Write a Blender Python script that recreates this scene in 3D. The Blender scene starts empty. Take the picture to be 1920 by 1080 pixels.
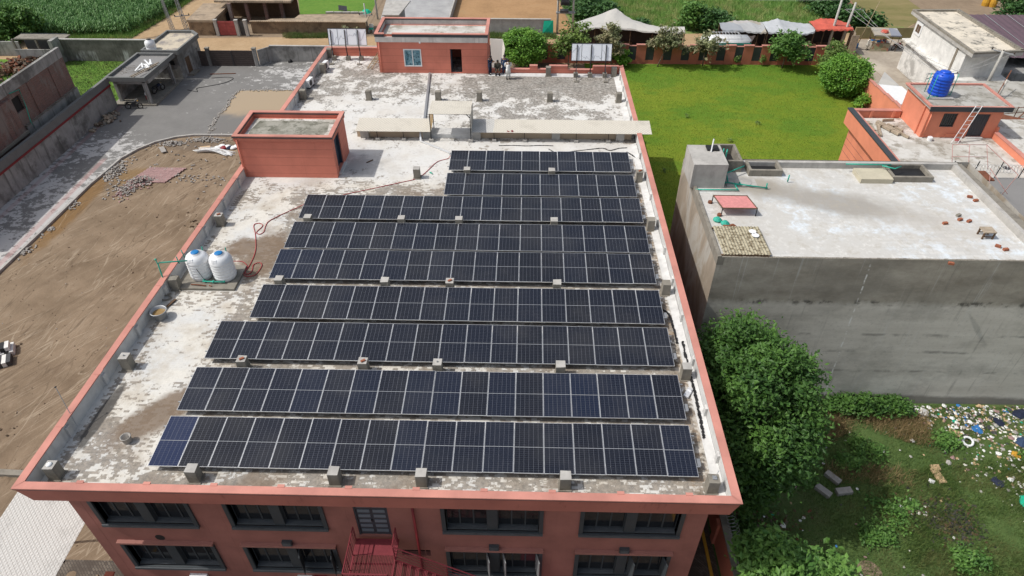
import bpy, bmesh, math, random
import numpy as np
from mathutils import Vector, Matrix
R = math.radians
random.seed(7)
rng = np.random.default_rng(11)
scn = bpy.context.scene
COL = scn.collection
G = -10.0                                   # level of the natural ground; the big roof is z = 0

# ------------------------------------------------------------------ camera, sky, sun, exposure
cam = bpy.data.objects.new('camera', bpy.data.cameras.new('camera'))
COL.objects.link(cam)
cam.data.sensor_width = 36.0
cam.data.lens = 1260.6 / 1920 * 36.0
cam.data.clip_start = 0.5
cam.data.clip_end = 2000
cam.location = (14.1626, -14.9328, 21.8317)
_yaw, _pit = -0.02325, 0.69484
_f = Vector((math.sin(_yaw) * math.cos(_pit), math.cos(_yaw) * math.cos(_pit), -math.sin(_pit)))
cam.rotation_euler = _f.to_track_quat('-Z', 'Y').to_euler()
scn.camera = cam

SUN_EL, SUN_AZ = R(53), R(7)              # the sun stands to the left (-X), a touch towards the camera
to_sun = Vector((-math.cos(SUN_EL) * math.cos(SUN_AZ), -math.cos(SUN_EL) * math.sin(SUN_AZ), math.sin(SUN_EL)))
wld = bpy.data.worlds.new('World'); scn.world = wld; wld.use_nodes = True
wn = wld.node_tree.nodes; wn.clear()
sky = wn.new('ShaderNodeTexSky'); sky.sky_type = 'NISHITA'; sky.sun_disc = False
sky.sun_elevation = SUN_EL
sky.sun_rotation = math.atan2(to_sun.x, to_sun.y)
sky.altitude = 200; sky.air_density = 1.2; sky.dust_density = 4.0; sky.ozone_density = 1.0
bgn = wn.new('ShaderNodeBackground'); bgn.inputs['Strength'].default_value = 0.135
wo = wn.new('ShaderNodeOutputWorld')
hs = wn.new('ShaderNodeHueSaturation'); hs.inputs['Saturation'].default_value = .62      # hazy monsoon sky
wld.node_tree.links.new(sky.outputs[0], hs.inputs['Color']); wld.node_tree.links.new(hs.outputs[0], bgn.inputs[0]); wld.node_tree.links.new(bgn.outputs[0], wo.inputs[0])
sl = bpy.data.lights.new('sun', 'SUN'); sl.energy = 3.3; sl.angle = R(0.55); sl.color = (1.0, 0.965, 0.905)
sun = bpy.data.objects.new('sun', sl); COL.objects.link(sun)
sun.rotation_euler = to_sun.to_track_quat('Z', 'Y').to_euler(); sun.location = (-30, 0, 40)
scn.view_settings.view_transform = 'Standard'
scn.view_settings.look = 'None'
scn.view_settings.exposure = 0.0
scn.view_settings.gamma = 1.0
scn.view_settings.use_curve_mapping = False
scn.render.resolution_x, scn.render.resolution_y = 1024, 576

# ------------------------------------------------------------------ object helpers
_org = {}
def tag(o, label=None, cat=None, group=None, kind=None):
    if label: o['label'] = label
    if cat: o['category'] = cat
    if group: o['group'] = group
    if kind: o['kind'] = kind
    return o
def thing(name, label, cat, loc=(0, 0, 0), group=None, rz=0.0):
    o = bpy.data.objects.new(name, None); o.empty_display_size = 0.2
    COL.objects.link(o); o.location = loc; o.rotation_euler = (0, 0, rz)
    _org[o.name] = Vector(loc)
    return tag(o, label, cat, group)
def link(name, me, mats, parent=None, smooth=False):
    o = bpy.data.objects.new(name, me); COL.objects.link(o)
    if mats is not None:
        if not isinstance(mats, (list, tuple)): mats = [mats]
        for m in mats: me.materials.append(m)
    if parent is not None: o.parent = parent
    if smooth:
        me.polygons.foreach_set('use_smooth', [True] * len(me.polygons))
    return o
def dup(o, loc=None, rz=None, label=None, group=None, parent=None, scale=None):
    c = o.copy(); COL.objects.link(c)
    if parent is not None: c.parent = parent
    if loc is not None: c.location = loc
    if rz is not None: c.rotation_euler = (0, 0, rz)
    if scale is not None: c.scale = (scale,) * 3 if not isinstance(scale, tuple) else scale
    if label: c['label'] = label
    if group: c['group'] = group
    for ch in list(o.children): dup(ch, parent=c)
    return c
class MB:
    def __init__(s): s.v = []; s.f = []; s.m = []
    def add(s, vs, fs, m=0):
        b = len(s.v); s.v += [tuple(q) for q in vs]
        s.f += [tuple(b + i for i in q) for q in fs]; s.m += [m] * len(fs); return s
    def box(s, x0, x1, y0, y1, z0, z1, m=0):
        return s.add([(x0,y0,z0),(x1,y0,z0),(x1,y1,z0),(x0,y1,z0),(x0,y0,z1),(x1,y0,z1),(x1,y1,z1),(x0,y1,z1)],
                     [(3,2,1,0),(4,5,6,7),(0,1,5,4),(1,2,6,5),(2,3,7,6),(3,0,4,7)], m)
    def obox(s, c, size, rot=(0,0,0), m=0):
        M = Matrix.Translation(c) @ (Matrix.Rotation(rot[2],4,'Z') @ Matrix.Rotation(rot[1],4,'Y') @ Matrix.Rotation(rot[0],4,'X'))
        a, b, d = [q/2 for q in size]
        vs = [M @ Vector(q) for q in [(-a,-b,-d),(a,-b,-d),(a,b,-d),(-a,b,-d),(-a,-b,d),(a,-b,d),(a,b,d),(-a,b,d)]]
        return s.add(vs, [(3,2,1,0),(4,5,6,7),(0,1,5,4),(1,2,6,5),(2,3,7,6),(3,0,4,7)], m)
    def beam(s, a, b, w, h=None, m=0):
        a, b = Vector(a), Vector(b); h = h or w; d = b - a
        if d.length < 1e-6: return s
        q = d.to_track_quat('X', 'Z').to_matrix(); y = q @ Vector((0,w/2,0)); z = q @ Vector((0,0,h/2))
        vs = [a-y-z, a+y-z, a+y+z, a-y+z, b-y-z, b+y-z, b+y+z, b-y+z]
        return s.add(vs, [(0,3,2,1),(4,5,6,7),(0,1,5,4),(1,2,6,5),(2,3,7,6),(3,0,4,7)], m)
    def tube(s, pts, r, n=8, m=0, caps=True):
        pts = [Vector(p) for p in pts]; rs = r if isinstance(r, (list, tuple)) else [r] * len(pts)
        vs = []; fs = []; pd = None
        for i, p in enumerate(pts):
            d = (pts[min(i+1, len(pts)-1)] - pts[max(i-1, 0)])
            if d.length < 1e-9: d = Vector((0,0,1))
            q = d.to_track_quat('Z', 'Y').to_matrix()
            for k in range(n):
                t = 2*math.pi*k/n
                vs.append(p + q @ Vector((rs[i]*math.cos(t), rs[i]*math.sin(t), 0)))
        for i in range(len(pts)-1):
            for k in range(n):
                fs.append((i*n+k, i*n+(k+1)%n, (i+1)*n+(k+1)%n, (i+1)*n+k))
        if caps:
            fs.append(tuple(reversed(range(n)))); fs.append(tuple(range((len(pts)-1)*n, len(pts)*n)))
        return s.add(vs, fs, m)
    def cyl(s, c, r0, r1, z0, z1, n=12, m=0):
        return s.tube([(c[0],c[1],z0),(c[0],c[1],z1)], [r0, r1], n, m)
    def lathe(s, c, prof, n=20, m=0, cap=True):
        vs = []; fs = []
        for r, z in prof:
            for k in range(n):
                t = 2*math.pi*k/n; vs.append((c[0]+r*math.cos(t), c[1]+r*math.sin(t), c[2]+z))
        for i in range(len(prof)-1):
            for k in range(n): fs.append((i*n+k, i*n+(k+1)%n, (i+1)*n+(k+1)%n, (i+1)*n+k))
        if cap: fs.append(tuple(reversed(range(n)))); fs.append(tuple(range((len(prof)-1)*n, len(prof)*n)))
        return s.add(vs, fs, m)
    def prism(s, poly, z0, z1, m=0):
        n = len(poly); ar = sum(poly[i][0]*poly[(i+1)%n][1]-poly[(i+1)%n][0]*poly[i][1] for i in range(n))
        if ar < 0: poly = poly[::-1]
        vs = [(p[0],p[1],z0) for p in poly] + [(p[0],p[1],z1) for p in poly]
        fs = [tuple(reversed(range(n))), tuple(range(n, 2*n))] + [(i,(i+1)%n,n+(i+1)%n,n+i) for i in range(n)]
        return s.add(vs, fs, m)
    def poly(s, pts, m=0): return s.add(pts, [tuple(range(len(pts)))], m)
    def build(s, name, mats, parent=None, smooth=False, local=False):
        me = bpy.data.meshes.new(name)
        v = s.v
        o0 = _org.get(parent.name, Vector((0,0,0))) if parent is not None else Vector((0,0,0))
        if parent is not None and not local: v = [(q[0]-o0.x, q[1]-o0.y, q[2]-o0.z) for q in v]
        me.from_pydata(v, [], s.f)
        if any(s.m): me.polygons.foreach_set('material_index', s.m)
        o = link(name, me, mats, parent, smooth)
        _org[o.name] = o0.copy()
        return o
def B(*a, **k): return MB().box(*a, **k)
def np_mesh(name, V, F, mats, parent=None, tone=None):
    """big meshes from arrays: V (n,3), F (m,3 or 4); tone = one value per face written to the attribute 'tone'"""
    me = bpy.data.meshes.new(name); V = np.asarray(V, np.float32); F = np.asarray(F, np.int32)
    if parent is not None and parent.name in _org:
        V = V - np.array(_org[parent.name], np.float32)
    k = F.shape[1]
    me.vertices.add(len(V)); me.vertices.foreach_set('co', V.ravel())
    me.loops.add(F.size); me.loops.foreach_set('vertex_index', F.ravel())
    me.polygons.add(len(F)); me.polygons.foreach_set('loop_start', np.arange(0, F.size, k, dtype=np.int32))
    me.polygons.foreach_set('loop_total', np.full(len(F), k, np.int32))
    if tone is not None:
        a = me.attributes.new('tone', 'FLOAT', 'FACE'); a.data.foreach_set('value', np.asarray(tone, np.float32))
    me.polygons.foreach_set('use_smooth', np.zeros(len(F), bool))
    me.update(calc_edges=True); me.validate()
    o = link(name, me, mats, parent); _org[o.name] = _org.get(parent.name, Vector((0,0,0))) if parent is not None else Vector((0,0,0))
    return o

# ------------------------------------------------------------------ material helpers
class NT:
    def __init__(s, name):
        s.mat = bpy.data.materials.new(name); s.mat.use_nodes = True
        s.n = s.mat.node_tree.nodes; s.l = s.mat.node_tree.links
        s.b = s.n['Principled BSDF']; s._p = None
        s.b.inputs['Roughness'].default_value = 0.85
        s.b.inputs['Specular IOR Level'].default_value = 0.3
    def pos(s):
        if s._p is None: s._p = s.n.new('ShaderNodeNewGeometry').outputs['Position']
        return s._p
    def xyz(s, v=None):
        k = s.n.new('ShaderNodeSeparateXYZ'); s.l.new(v or s.pos(), k.inputs[0]); return k.outputs
    def comb(s, x, y, z):
        k = s.n.new('ShaderNodeCombineXYZ')
        for i, q in enumerate((x, y, z)): s.set(k.inputs[i], q)
        return k.outputs[0]
    def set(s, inp, v):
        if hasattr(v, 'is_output') or isinstance(v, bpy.types.NodeSocket): s.l.new(v, inp)
        elif isinstance(v, (tuple, list)) and len(v) == 3 and inp.type == 'RGBA': inp.default_value = (*v, 1)
        else: inp.default_value = v
    def map(s, v=None, scale=(1,1,1), rot=(0,0,0), loc=(0,0,0)):
        k = s.n.new('ShaderNodeMapping'); s.l.new(v or s.pos(), k.inputs[0])
        k.inputs['Scale'].default_value = scale; k.inputs['Rotation'].default_value = rot; k.inputs['Location'].default_value = loc
        return k.outputs[0]
    def noise(s, scale, v=None, detail=5, rough=0.6, dist=0.0, color=False):
        k = s.n.new('ShaderNodeTexNoise'); s.l.new(v or s.pos(), k.inputs['Vector'])
        k.inputs['Scale'].default_value = scale; k.inputs['Detail'].default_value = detail
        k.inputs['Roughness'].default_value = rough; k.inputs['Distortion'].default_value = dist
        return k.outputs[1 if color else 0]
    def voro(s, scale, v=None, feature='F1', out=0):
        k = s.n.new('ShaderNodeTexVoronoi'); k.feature = feature; s.l.new(v or s.pos(), k.inputs['Vector'])
        k.inputs['Scale'].default_value = scale; return k.outputs[out]
    def brick(s, v, bw, bh, mortar=0.02, c1=(1,1,1), c2=(.8,.8,.8), cm=(0,0,0), off=0.5):
        k = s.n.new('ShaderNodeTexBrick'); s.l.new(v, k.inputs['Vector'])
        k.inputs['Scale'].default_value = 1; k.inputs['Brick Width'].default_value = bw; k.inputs['Row Height'].default_value = bh
        k.inputs['Mortar Size'].default_value = mortar; k.inputs['Mortar Smooth'].default_value = 0.3
        k.inputs['Color1'].default_value = (*c1,1); k.inputs['Color2'].default_value = (*c2,1); k.inputs['Mortar'].default_value = (*cm,1)
        k.offset = off
        return k.outputs
    def ramp(s, f, stops, interp='LINEAR'):
        k = s.n.new('ShaderNodeValToRGB'); s.l.new(f, k.inputs[0]); e = k.color_ramp.elements; k.color_ramp.interpolation = interp
        while len(e) > len(stops): e.remove(e[-1])
        while len(e) < len(stops): e.new(0.5)
        for i, (p, c) in enumerate(stops):
            e[i].position = p; e[i].color = (*c, 1) if isinstance(c, (tuple, list)) else (c, c, c, 1)
        return k.outputs[0]
    def th(s, f, a, b):                                   # smooth threshold a..b -> 0..1
        k = s.n.new('ShaderNodeMapRange'); k.interpolation_type = 'SMOOTHSTEP'; s.l.new(f, k.inputs[0])
        k.inputs[1].default_value = a; k.inputs[2].default_value = b; return k.outputs[0]
    def mix(s, fac, a, b, mode='MIX'):
        k = s.n.new('ShaderNodeMix'); k.data_type = 'RGBA'; k.blend_type = mode
        s.set(k.inputs[0], fac); s.set(k.inputs[6], a); s.set(k.inputs[7], b); return k.outputs[2]
    def m(s, op, a, b=0.0, c=None):
        k = s.n.new('ShaderNodeMath'); k.operation = op; s.set(k.inputs[0], a); s.set(k.inputs[1], b)
        if c is not None: s.set(k.inputs[2], c)
        return k.outputs[0]
    def attr(s, name='tone'):
        k = s.n.new('ShaderNodeAttribute'); k.attribute_name = name; return k.outputs['Fac']
    def rnd(s): return s.n.new('ShaderNodeObjectInfo').outputs['Random']
    def spot(s, x, y, rx, ry, soft=0.5, wob=0.35, ws=1.2, ang=0.0):   # an irregular stain round (x, y) in the ground plane
        o = s.xyz(); c, sn = math.cos(ang), math.sin(ang)
        dx = s.m('SUBTRACT', o[0], x); dy = s.m('SUBTRACT', o[1], y)
        u = s.m('DIVIDE', s.m('ADD', s.m('MULTIPLY', dx, c), s.m('MULTIPLY', dy, sn)), rx)
        v = s.m('DIVIDE', s.m('SUBTRACT', s.m('MULTIPLY', dy, c), s.m('MULTIPLY', dx, sn)), ry)
        d = s.m('SQRT', s.m('ADD', s.m('MULTIPLY', u, u), s.m('MULTIPLY', v, v)))
        d = s.m('ADD', d, s.m('MULTIPLY', s.m('SUBTRACT', s.noise(ws, detail=5), 0.5), wob*4))
        return s.th(d, 1.0 + soft*0.5, 1.0 - soft*0.5)
    def bump(s, h, strength=0.3, dist=0.02):
        k = s.n.new('ShaderNodeBump'); k.inputs['Strength'].default_value = strength; k.inputs['Distance'].default_value = dist
        s.l.new(h, k.inputs['Height']); s.l.new(k.outputs[0], s.b.inputs['Normal'])
    def out(s, col, rough=None, metal=None, spec=None):
        s.set(s.b.inputs['Base Color'], col)
        if rough is not None: s.set(s.b.inputs['Roughness'], rough)
        if metal is not None: s.b.inputs['Metallic'].default_value = metal
        if spec is not None: s.b.inputs['Specular IOR Level'].default_value = spec
        return s.mat
def sc(c, k): return tuple(min(1, q*k) for q in c)
def simple(name, col, rough=0.8, var=0.18, scale=2.5, bump=0.0, metal=0.0, spec=0.3, dirt=None, dirtk=0.5):
    t = NT(name); n1 = t.noise(scale, detail=6); n2 = t.noise(scale*9, detail=3)
    f = t.m('ADD', t.m('MULTIPLY', n1, 0.7), t.m('MULTIPLY', n2, 0.3))
    c = t.ramp(f, [(0.3, sc(col, 1-var)), (0.7, sc(col, 1+var))])
    if dirt: c = t.mix(t.m('MULTIPLY', t.th(t.noise(scale*1.7, detail=8, rough=.7), .5, .66), dirtk), c, dirt)
    if bump: t.bump(n2, bump, 0.02)
    return t.out(c, rough, metal, spec)
# ------------------------------------------------------------------ materials
M = {}
def mk_roof():
    t = NT('lime_washed_roof'); o = t.xyz(); y = o[1]; x = o[0]
    tone = t.attr()
    big = t.noise(0.20, detail=4); med = t.noise(0.9, detail=10, rough=0.70); fine = t.noise(5.5, detail=6, rough=.72)
    rear = t.th(y, 26.5, 27.6); far = t.th(y, 32.0, 36.5); front = t.th(y, 22.5, 19.5); right = t.th(x, 5.0, 11.0); under = t.m('MULTIPLY', t.th(x, -.6, .8), front)
    f = t.m('ADD', t.m('MULTIPLY', big, 0.45), t.m('MULTIPLY', med, 0.75))
    f = t.m('ADD', f, t.m('MULTIPLY', fine, 0.46))
    f = t.m('ADD', f, t.m('MULTIPLY', t.m('SUBTRACT', tone, 0.5), t.m('MULTIPLY', front, 0.21)))
    f = t.m('ADD', f, t.m('MULTIPLY', under, .04)); f = t.m('ADD', f, t.m('MULTIPLY', front, .045))
    f = t.m('SUBTRACT', f, t.m('MULTIPLY', t.th(y, 19, 22.5), t.m('SUBTRACT', .05, t.m('MULTIPLY', rear, .05))))
    f = t.m('ADD', f, t.m('MULTIPLY', rear, 0.02))
    f = t.m('ADD', f, t.m('MULTIPLY', far, t.m('ADD', .035, t.m('MULTIPLY', right, .055))))
    f = t.m('ADD', f, t.m('MULTIPLY', t.m('MULTIPLY', rear, t.th(x, 9, 13)), .025))
    f = t.m('SUBTRACT', f, t.m('MULTIPLY', t.spot(-1.6, 6.8, 1.3, 3.2, .9), .14))
    f = t.m('SUBTRACT', f, t.m('MULTIPLY', t.spot(-1.2, 17.2, 1.6, 2.6, .9), .14))
    f = t.m('SUBTRACT', f, t.m('MULTIPLY', t.spot(1.0, 31.0, 5.0, 2.4, 1.0), .07))
    lime = t.mix(t.th(t.noise(0.45, detail=7), .38, .62), (.62, .595, .54), (.56, .56, .545))
    lime = t.mix(t.m('MULTIPLY', t.th(y, 20, 23), .65), lime, (.61, .603, .585))
    film = t.th(t.noise(.55, t.map(loc=(5, 2, 0)), detail=9, rough=.68), .46, .64)
    lime = t.mix(t.m('MULTIPLY', film, t.m('ADD', .25, t.m('MULTIPLY', front, .4))), lime, (.43, .375, .30))
    lime = t.mix(t.m('MULTIPLY', t.th(fine, .46, .66), .30), lime, (.42, .40, .36))
    worn = t.mix(t.th(fine, .35, .65), (.115, .098, .08), (.29, .25, .205))
    worn = t.mix(t.m('MULTIPLY', rear, .75), worn, t.mix(t.th(t.noise(4.5, detail=8, rough=.8), .38, .62), (.085, .08, .07), (.42, .40, .365)))
    pk = t.m('MULTIPLY', t.th(f, .85, .89), t.m('SUBTRACT', .92, t.m('MULTIPLY', t.m('SUBTRACT', 1.0, rear), .12)))
    col = t.mix(pk, lime, worn)
    brown = t.mix(t.noise(1.6, detail=7), (.12, .082, .054), (.23, .17, .12))
    st = t.m('MAXIMUM', t.spot(0.1, 13.7, 1.15, 2.2, .6, .28), t.spot(-0.85, 2.75, 0.82, 2.1, .6, .22, 1.2, -.75))
    st = t.m('MAXIMUM', st, t.spot(-0.9, 14.4, 1.3, .9, .7)); st = t.m('MAXIMUM', st, t.m('MULTIPLY', t.spot(0.45, 7.4, .6, 1.0, .8), .7))
    st = t.m('MAXIMUM', st, t.m('MULTIPLY', t.spot(19.0, 24.9, 1.0, .45, .7), .8))
    st = t.m('MAXIMUM', st, t.m('MULTIPLY', t.m('MULTIPLY', t.th(t.noise(.36, detail=7, rough=.66), .48, .66), t.m('ADD', .2, t.m('MULTIPLY', under, .6))), .8))
    st = t.m('MAXIMUM', st, t.m('MULTIPLY', t.m('MULTIPLY', far, t.th(t.noise(.28, detail=7, rough=.66), .45, .6)), .22))
    col = t.mix(t.m('MULTIPLY', st, .9), col, brown)
    edge = t.m('MULTIPLY', t.th(x, 20.2, 20.75), t.th(x, 21.75, 21.2))
    ed = t.m('MULTIPLY', t.m('MULTIPLY', edge, t.th(t.noise(2.2, detail=10, rough=.78), .42, .60)), t.th(y, 26, 24))
    col = t.mix(t.m('MULTIPLY', ed, .88), col, t.mix(t.th(med, .4, .6), (.05, .045, .04), (.30, .21, .13)))
    dk = t.m('MULTIPLY', t.th(t.noise(.8, detail=10, rough=.74), .50, .64), t.m('MULTIPLY', far, t.m('MULTIPLY', t.th(t.noise(3.2, detail=9, rough=.8), .42, .56), t.m('ADD', .4, t.m('MULTIPLY', right, .45)))))
    col = t.mix(dk, col, t.mix(fine, (.08, .075, .065), (.20, .19, .17)))
    col = t.mix(t.m('MULTIPLY', t.spot(3.4, 23.3, 1.3, 1.2, .9, .6, 2.2), .45), col, (.22, .22, .22))
    lc = t.m('MULTIPLY', t.spot(-3.2, 2.6, .28, 1.8, .3, .25, 1.4, -.05), .9)
    col = t.mix(lc, col, (.08, .075, .07))
    t.bump(t.m('ADD', fine, med), .25, .012)
    return t.out(col, .9, spec=.2)
M['roof'] = mk_roof()

def mk_paint(name, col, streak=.35, groove=0.0, dirt=(.16, .07, .05), fade=.12):
    t = NT(name); n = t.noise(.6, detail=6); c = t.ramp(n, [(.3, sc(col, 1-fade)), (.7, sc(col, 1+fade))])
    v = t.map(scale=(2.2, 2.2, .16)); s = t.th(t.noise(1.6, v, detail=7, rough=.65), .56, .74)
    c = t.mix(t.m('MULTIPLY', s, streak), c, dirt)
    c = t.mix(t.m('MULTIPLY', t.th(t.noise(30, detail=2), .45, .7), .10), c, sc(col, .6))
    if groove:
        z = t.m('FRACT', t.m('DIVIDE', t.m('ADD', t.xyz()[2], 40.03), groove))
        g = t.m('LESS_THAN', z, .022 / groove); c = t.mix(t.m('MULTIPLY', g, .55), c, sc(col, .35))
    t.bump(t.noise(60, detail=2), .12, .01)
    return t.out(c, .78)
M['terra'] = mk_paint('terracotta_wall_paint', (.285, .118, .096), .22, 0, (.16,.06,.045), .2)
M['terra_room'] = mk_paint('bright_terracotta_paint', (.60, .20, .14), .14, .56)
M['terra_plain'] = mk_paint('terracotta_parapet_paint', (.60, .19, .135), .22)
M['coping'] = mk_paint('faded_salmon_coping', (.485, .215, .172), .22, 0, (.36, .17, .14), .2)
M['fascia'] = mk_paint('terracotta_fascia', (.42, .158, .126), .45, 0, (.14, .045, .035))
M['orange'] = mk_paint('orange_wall_paint', (.66, .235, .145), .10, 0, (.40, .16, .10))
M['fence'] = mk_paint('brick_red_fence_paint', (.46, .155, .10), .30)

def mk_plaster(name, col, dark=(.12, .115, .105), k=.6, sc_=.5, lo=.5, hi=.68, streak=.5):
    t = NT(name); c = t.ramp(t.noise(1.3, detail=7), [(.3, sc(col, .82)), (.7, sc(col, 1.15))])
    d = t.th(t.noise(sc_, detail=9, rough=.68), lo, hi); c = t.mix(t.m('MULTIPLY', d, k), c, dark)
    v = t.map(scale=(1.8, 1.8, .12)); s = t.th(t.noise(1.5, v, detail=7, rough=.6), .52, .7); c = t.mix(t.m('MULTIPLY', s, streak), c, dark)
    t.bump(t.noise(18, detail=5), .25, .015)
    return t.out(c, .92)
M['lime_wall'] = mk_plaster('lime_plaster_parapet', (.55, .545, .53), (.30, .29, .28), .35, .8, .55, .7, .35)
M['concrete'] = mk_plaster('weathered_concrete', (.235, .215, .18), (.10, .09, .075), .55, 1.4, .5, .66, .35)
M['concrete_lt'] = mk_plaster('pale_concrete', (.40, .385, .36), (.20, .19, .175), .4, 1.2, .5, .7, .3)
M['grey_wall'] = mk_plaster('stained_grey_wall', (.31, .305, .29), (.09, .087, .078), .75, .35, .46, .62, .7)
M['grey_trim'] = simple('dark_grey_plaster', (.16, .163, .158), .85, .15, 1.2)
M['white_wall'] = mk_plaster('whitewashed_wall', (.68, .67, .64), (.33, .32, .29), .4, .5, .55, .7, .25)
M['white_stain'] = mk_plaster('damp_white_wall', (.62, .61, .58), (.30, .29, .27), .75, .45, .5, .6, .4)
M['yellow_wall'] = simple('cream_yellow_wall', (.62, .48, .27), .85, .1, 1)
M['white_band'] = mk_plaster('whitewashed_band', (.55, .52, .49), (.3, .27, .25), .3, .8)

def mk_blockwall():           # the tall grey end wall, rendered in two lifts
    t = NT('rendered_block_wall'); z = t.xyz()[2]
    n = t.noise(.5, t.map(scale=(.35, .35, 2.2)), detail=8, rough=.65)
    c = t.ramp(n, [(.3, (.52, .49, .43)), (.7, (.70, .67, .605))])
    up = t.th(t.m('ADD', z, t.m('MULTIPLY', t.noise(1.1, t.map(scale=(1, 1, .4)), detail=8, rough=.7), .9)), -1.85, -1.25)
    c = t.mix(up, c, t.ramp(t.noise(.7, t.map(scale=(.7, .7, 1.5)), detail=8, rough=.7), [(.3, (.24, .215, .175)), (.72, (.46, .425, .36))]))
    v = t.map(scale=(3.2, 3.2, .07)); s = t.noise(1.5, v, detail=8, rough=.65)
    c = t.mix(t.m('MULTIPLY', t.m('MULTIPLY', t.th(s, .55, .72), t.th(t.noise(.4, detail=5), .45, .6)), .5), c, (.16, .155, .14)); c = t.mix(t.m('MULTIPLY', t.th(s, .42, .33), .35), c, (.64, .64, .63))
    b = t.th(t.m('ABSOLUTE', t.m('SUBTRACT', z, -1.95)), .30, .03)
    c = t.mix(t.m('MULTIPLY', b, t.m('MULTIPLY', t.th(t.noise(1.4, detail=5), .48, .62), .85)), c, (.06, .058, .05))
    for zz in (-4.3, -5.6, -7.2):
        b = t.th(t.m('ABSOLUTE', t.m('SUBTRACT', t.m('ADD', z, t.m('MULTIPLY', t.noise(.8), .3)), zz + .15)), .16, .02)
        c = t.mix(t.m('MULTIPLY', b, t.m('MULTIPLY', t.th(t.noise(.6, detail=7), .47, .6), .5)), c, (.10, .095, .085))
    c = t.mix(t.m('MULTIPLY', t.th(t.m('ADD', z, t.m('MULTIPLY', t.noise(.5, detail=4), .9)), -8.75, -9.1), .8), c, (.15, .14, .12))
    c = t.mix(t.m('MULTIPLY', t.th(t.noise(.22, t.map(scale=(1, 1, 1.6)), detail=9, rough=.7), .45, .64), .4), c, (.20, .19, .165)); c = t.mix(t.m('MULTIPLY', t.th(t.noise(6, detail=6, rough=.8), .52, .7), .35), c, (.22, .21, .19))
    dx = t.m('ADD', t.xyz()[0], t.m('MULTIPLY', z, .06)); dr_ = t.m('MULTIPLY', t.th(t.m('ABSOLUTE', t.m('SUBTRACT', t.m('ADD', dx, t.m('MULTIPLY', t.noise(2, t.map(scale=(1, 1, .3))), .25)), 32.1)), .06, .02), t.th(t.noise(1.7, t.map(scale=(0, 0, 1)), detail=4), .47, .55)); c = t.mix(t.m('MULTIPLY', dr_, .8), c, (.78, .78, .76))
    t.bump(t.noise(9, detail=6), .35, .02)
    return t.out(c, .93)
M['block_wall'] = mk_blockwall()
def mk_sidewall():
    t = NT('patchy_render_side_wall'); v = t.map(scale=(1, .7, .38))
    n = t.noise(.55, v, detail=9, rough=.62, dist=.8)
    c = t.ramp(n, [(.32, (.22, .19, .15)), (.46, (.33, .28, .22)), (.56, (.42, .40, .36)), (.66, (.30, .27, .23))])
    s = t.th(t.noise(2.0, t.map(scale=(2, 2, .12)), detail=7), .55, .72); c = t.mix(t.m('MULTIPLY', s, .25), c, (.14, .13, .115))
    t.bump(t.noise(14, detail=5), .3, .02)
    return t.out(c, .93)
M['side_wall'] = mk_sidewall()
def mk_greyroof():
    t = NT('tiled_lime_roof'); v = t.map(rot=(0, 0, R(-1)))
    bk = t.brick(v, .62, .31, .012, (.57, .565, .545), (.47, .47, .46), (.37, .365, .35))
    c = t.mix(t.m('MULTIPLY', t.th(t.noise(.24, detail=8, rough=.65), .42, .60), .65), (.48, .468, .44), bk[0])
    pb = t.m('MULTIPLY', t.th(t.noise(.9, v, detail=9, rough=.74), .47, .62), t.th(t.noise(.16, detail=3), .42, .55)); c = t.mix(t.m('MULTIPLY', pb, .9), c, (.60, .655, .70))
    c = t.mix(t.m('MULTIPLY', t.th(t.noise(2.6, v, detail=9, rough=.78), .50, .66), .55), c, (.66, .655, .63))
    c = t.mix(t.m('MULTIPLY', t.spot(31.5, 18.3, 4.6, 1.2, 1.0, .4, .5, -.32), .8), c, (.27, .25, .22))
    c = t.mix(t.m('MULTIPLY', t.spot(27.5, 20.0, 2.0, .9, 1.0, .4, .8), .75), c, (.28, .25, .205))
    c = t.mix(t.m('MULTIPLY', t.spot(37.0, 16.0, 3.2, 2.0, 1.0, .4, .6), .4), c, (.42, .39, .35))
    c = t.mix(t.m('MULTIPLY', t.th(t.noise(1.7, detail=8, rough=.7), .50, .68), .45), c, (.36, .325, .265))
    t.bump(t.m('ADD', bk[1], t.noise(12)), .15, .01)
    return t.out(c, .88)
M['grey_roof'] = mk_greyroof()
def mk_stainroof(name, a, b, d, s1=.45, seed=0):
    t = NT(name); v = t.map(loc=(seed*7.3, seed*3.1, 0))
    c = t.mix(t.th(t.noise(s1, v, detail=8, rough=.62), .42, .6), a, b)
    c = t.mix(t.m('MULTIPLY', t.th(t.noise(s1*1.4, t.map(loc=(seed*2+9, 4, 0)), detail=10, rough=.72), .50, .61), .85), c, d)
    t.bump(t.noise(10, detail=5), .2, .015)
    return t.out(c, .92)
M['roof_orange_bldg'] = mk_stainroof('pale_weathered_roof', (.54, .53, .50), (.43, .41, .37), (.24, .215, .175), .6, 1)
M['roof_dirty'] = mk_stainroof('mossy_roof', (.40, .39, .36), (.30, .285, .25), (.16, .15, .125), .5, 2)
M['roof_mossy'] = mk_stainroof('moss_stained_room_roof', (.62, .60, .57), (.40, .385, .34), (.17, .165, .135), .9, 3)
M['roof_white_bldg'] = mk_stainroof('black_stained_cream_roof', (.62, .56, .46), (.50, .455, .38), (.13, .125, .11), .55, 4)
M['roof_gate'] = mk_stainroof('cream_patched_roof', (.50, .44, .34), (.40, .35, .28), (.22, .20, .19), .6, 5)
M['roof_grey'] = simple('smooth_grey_roof', (.21, .205, .20), .8, .08, .6)

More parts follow.
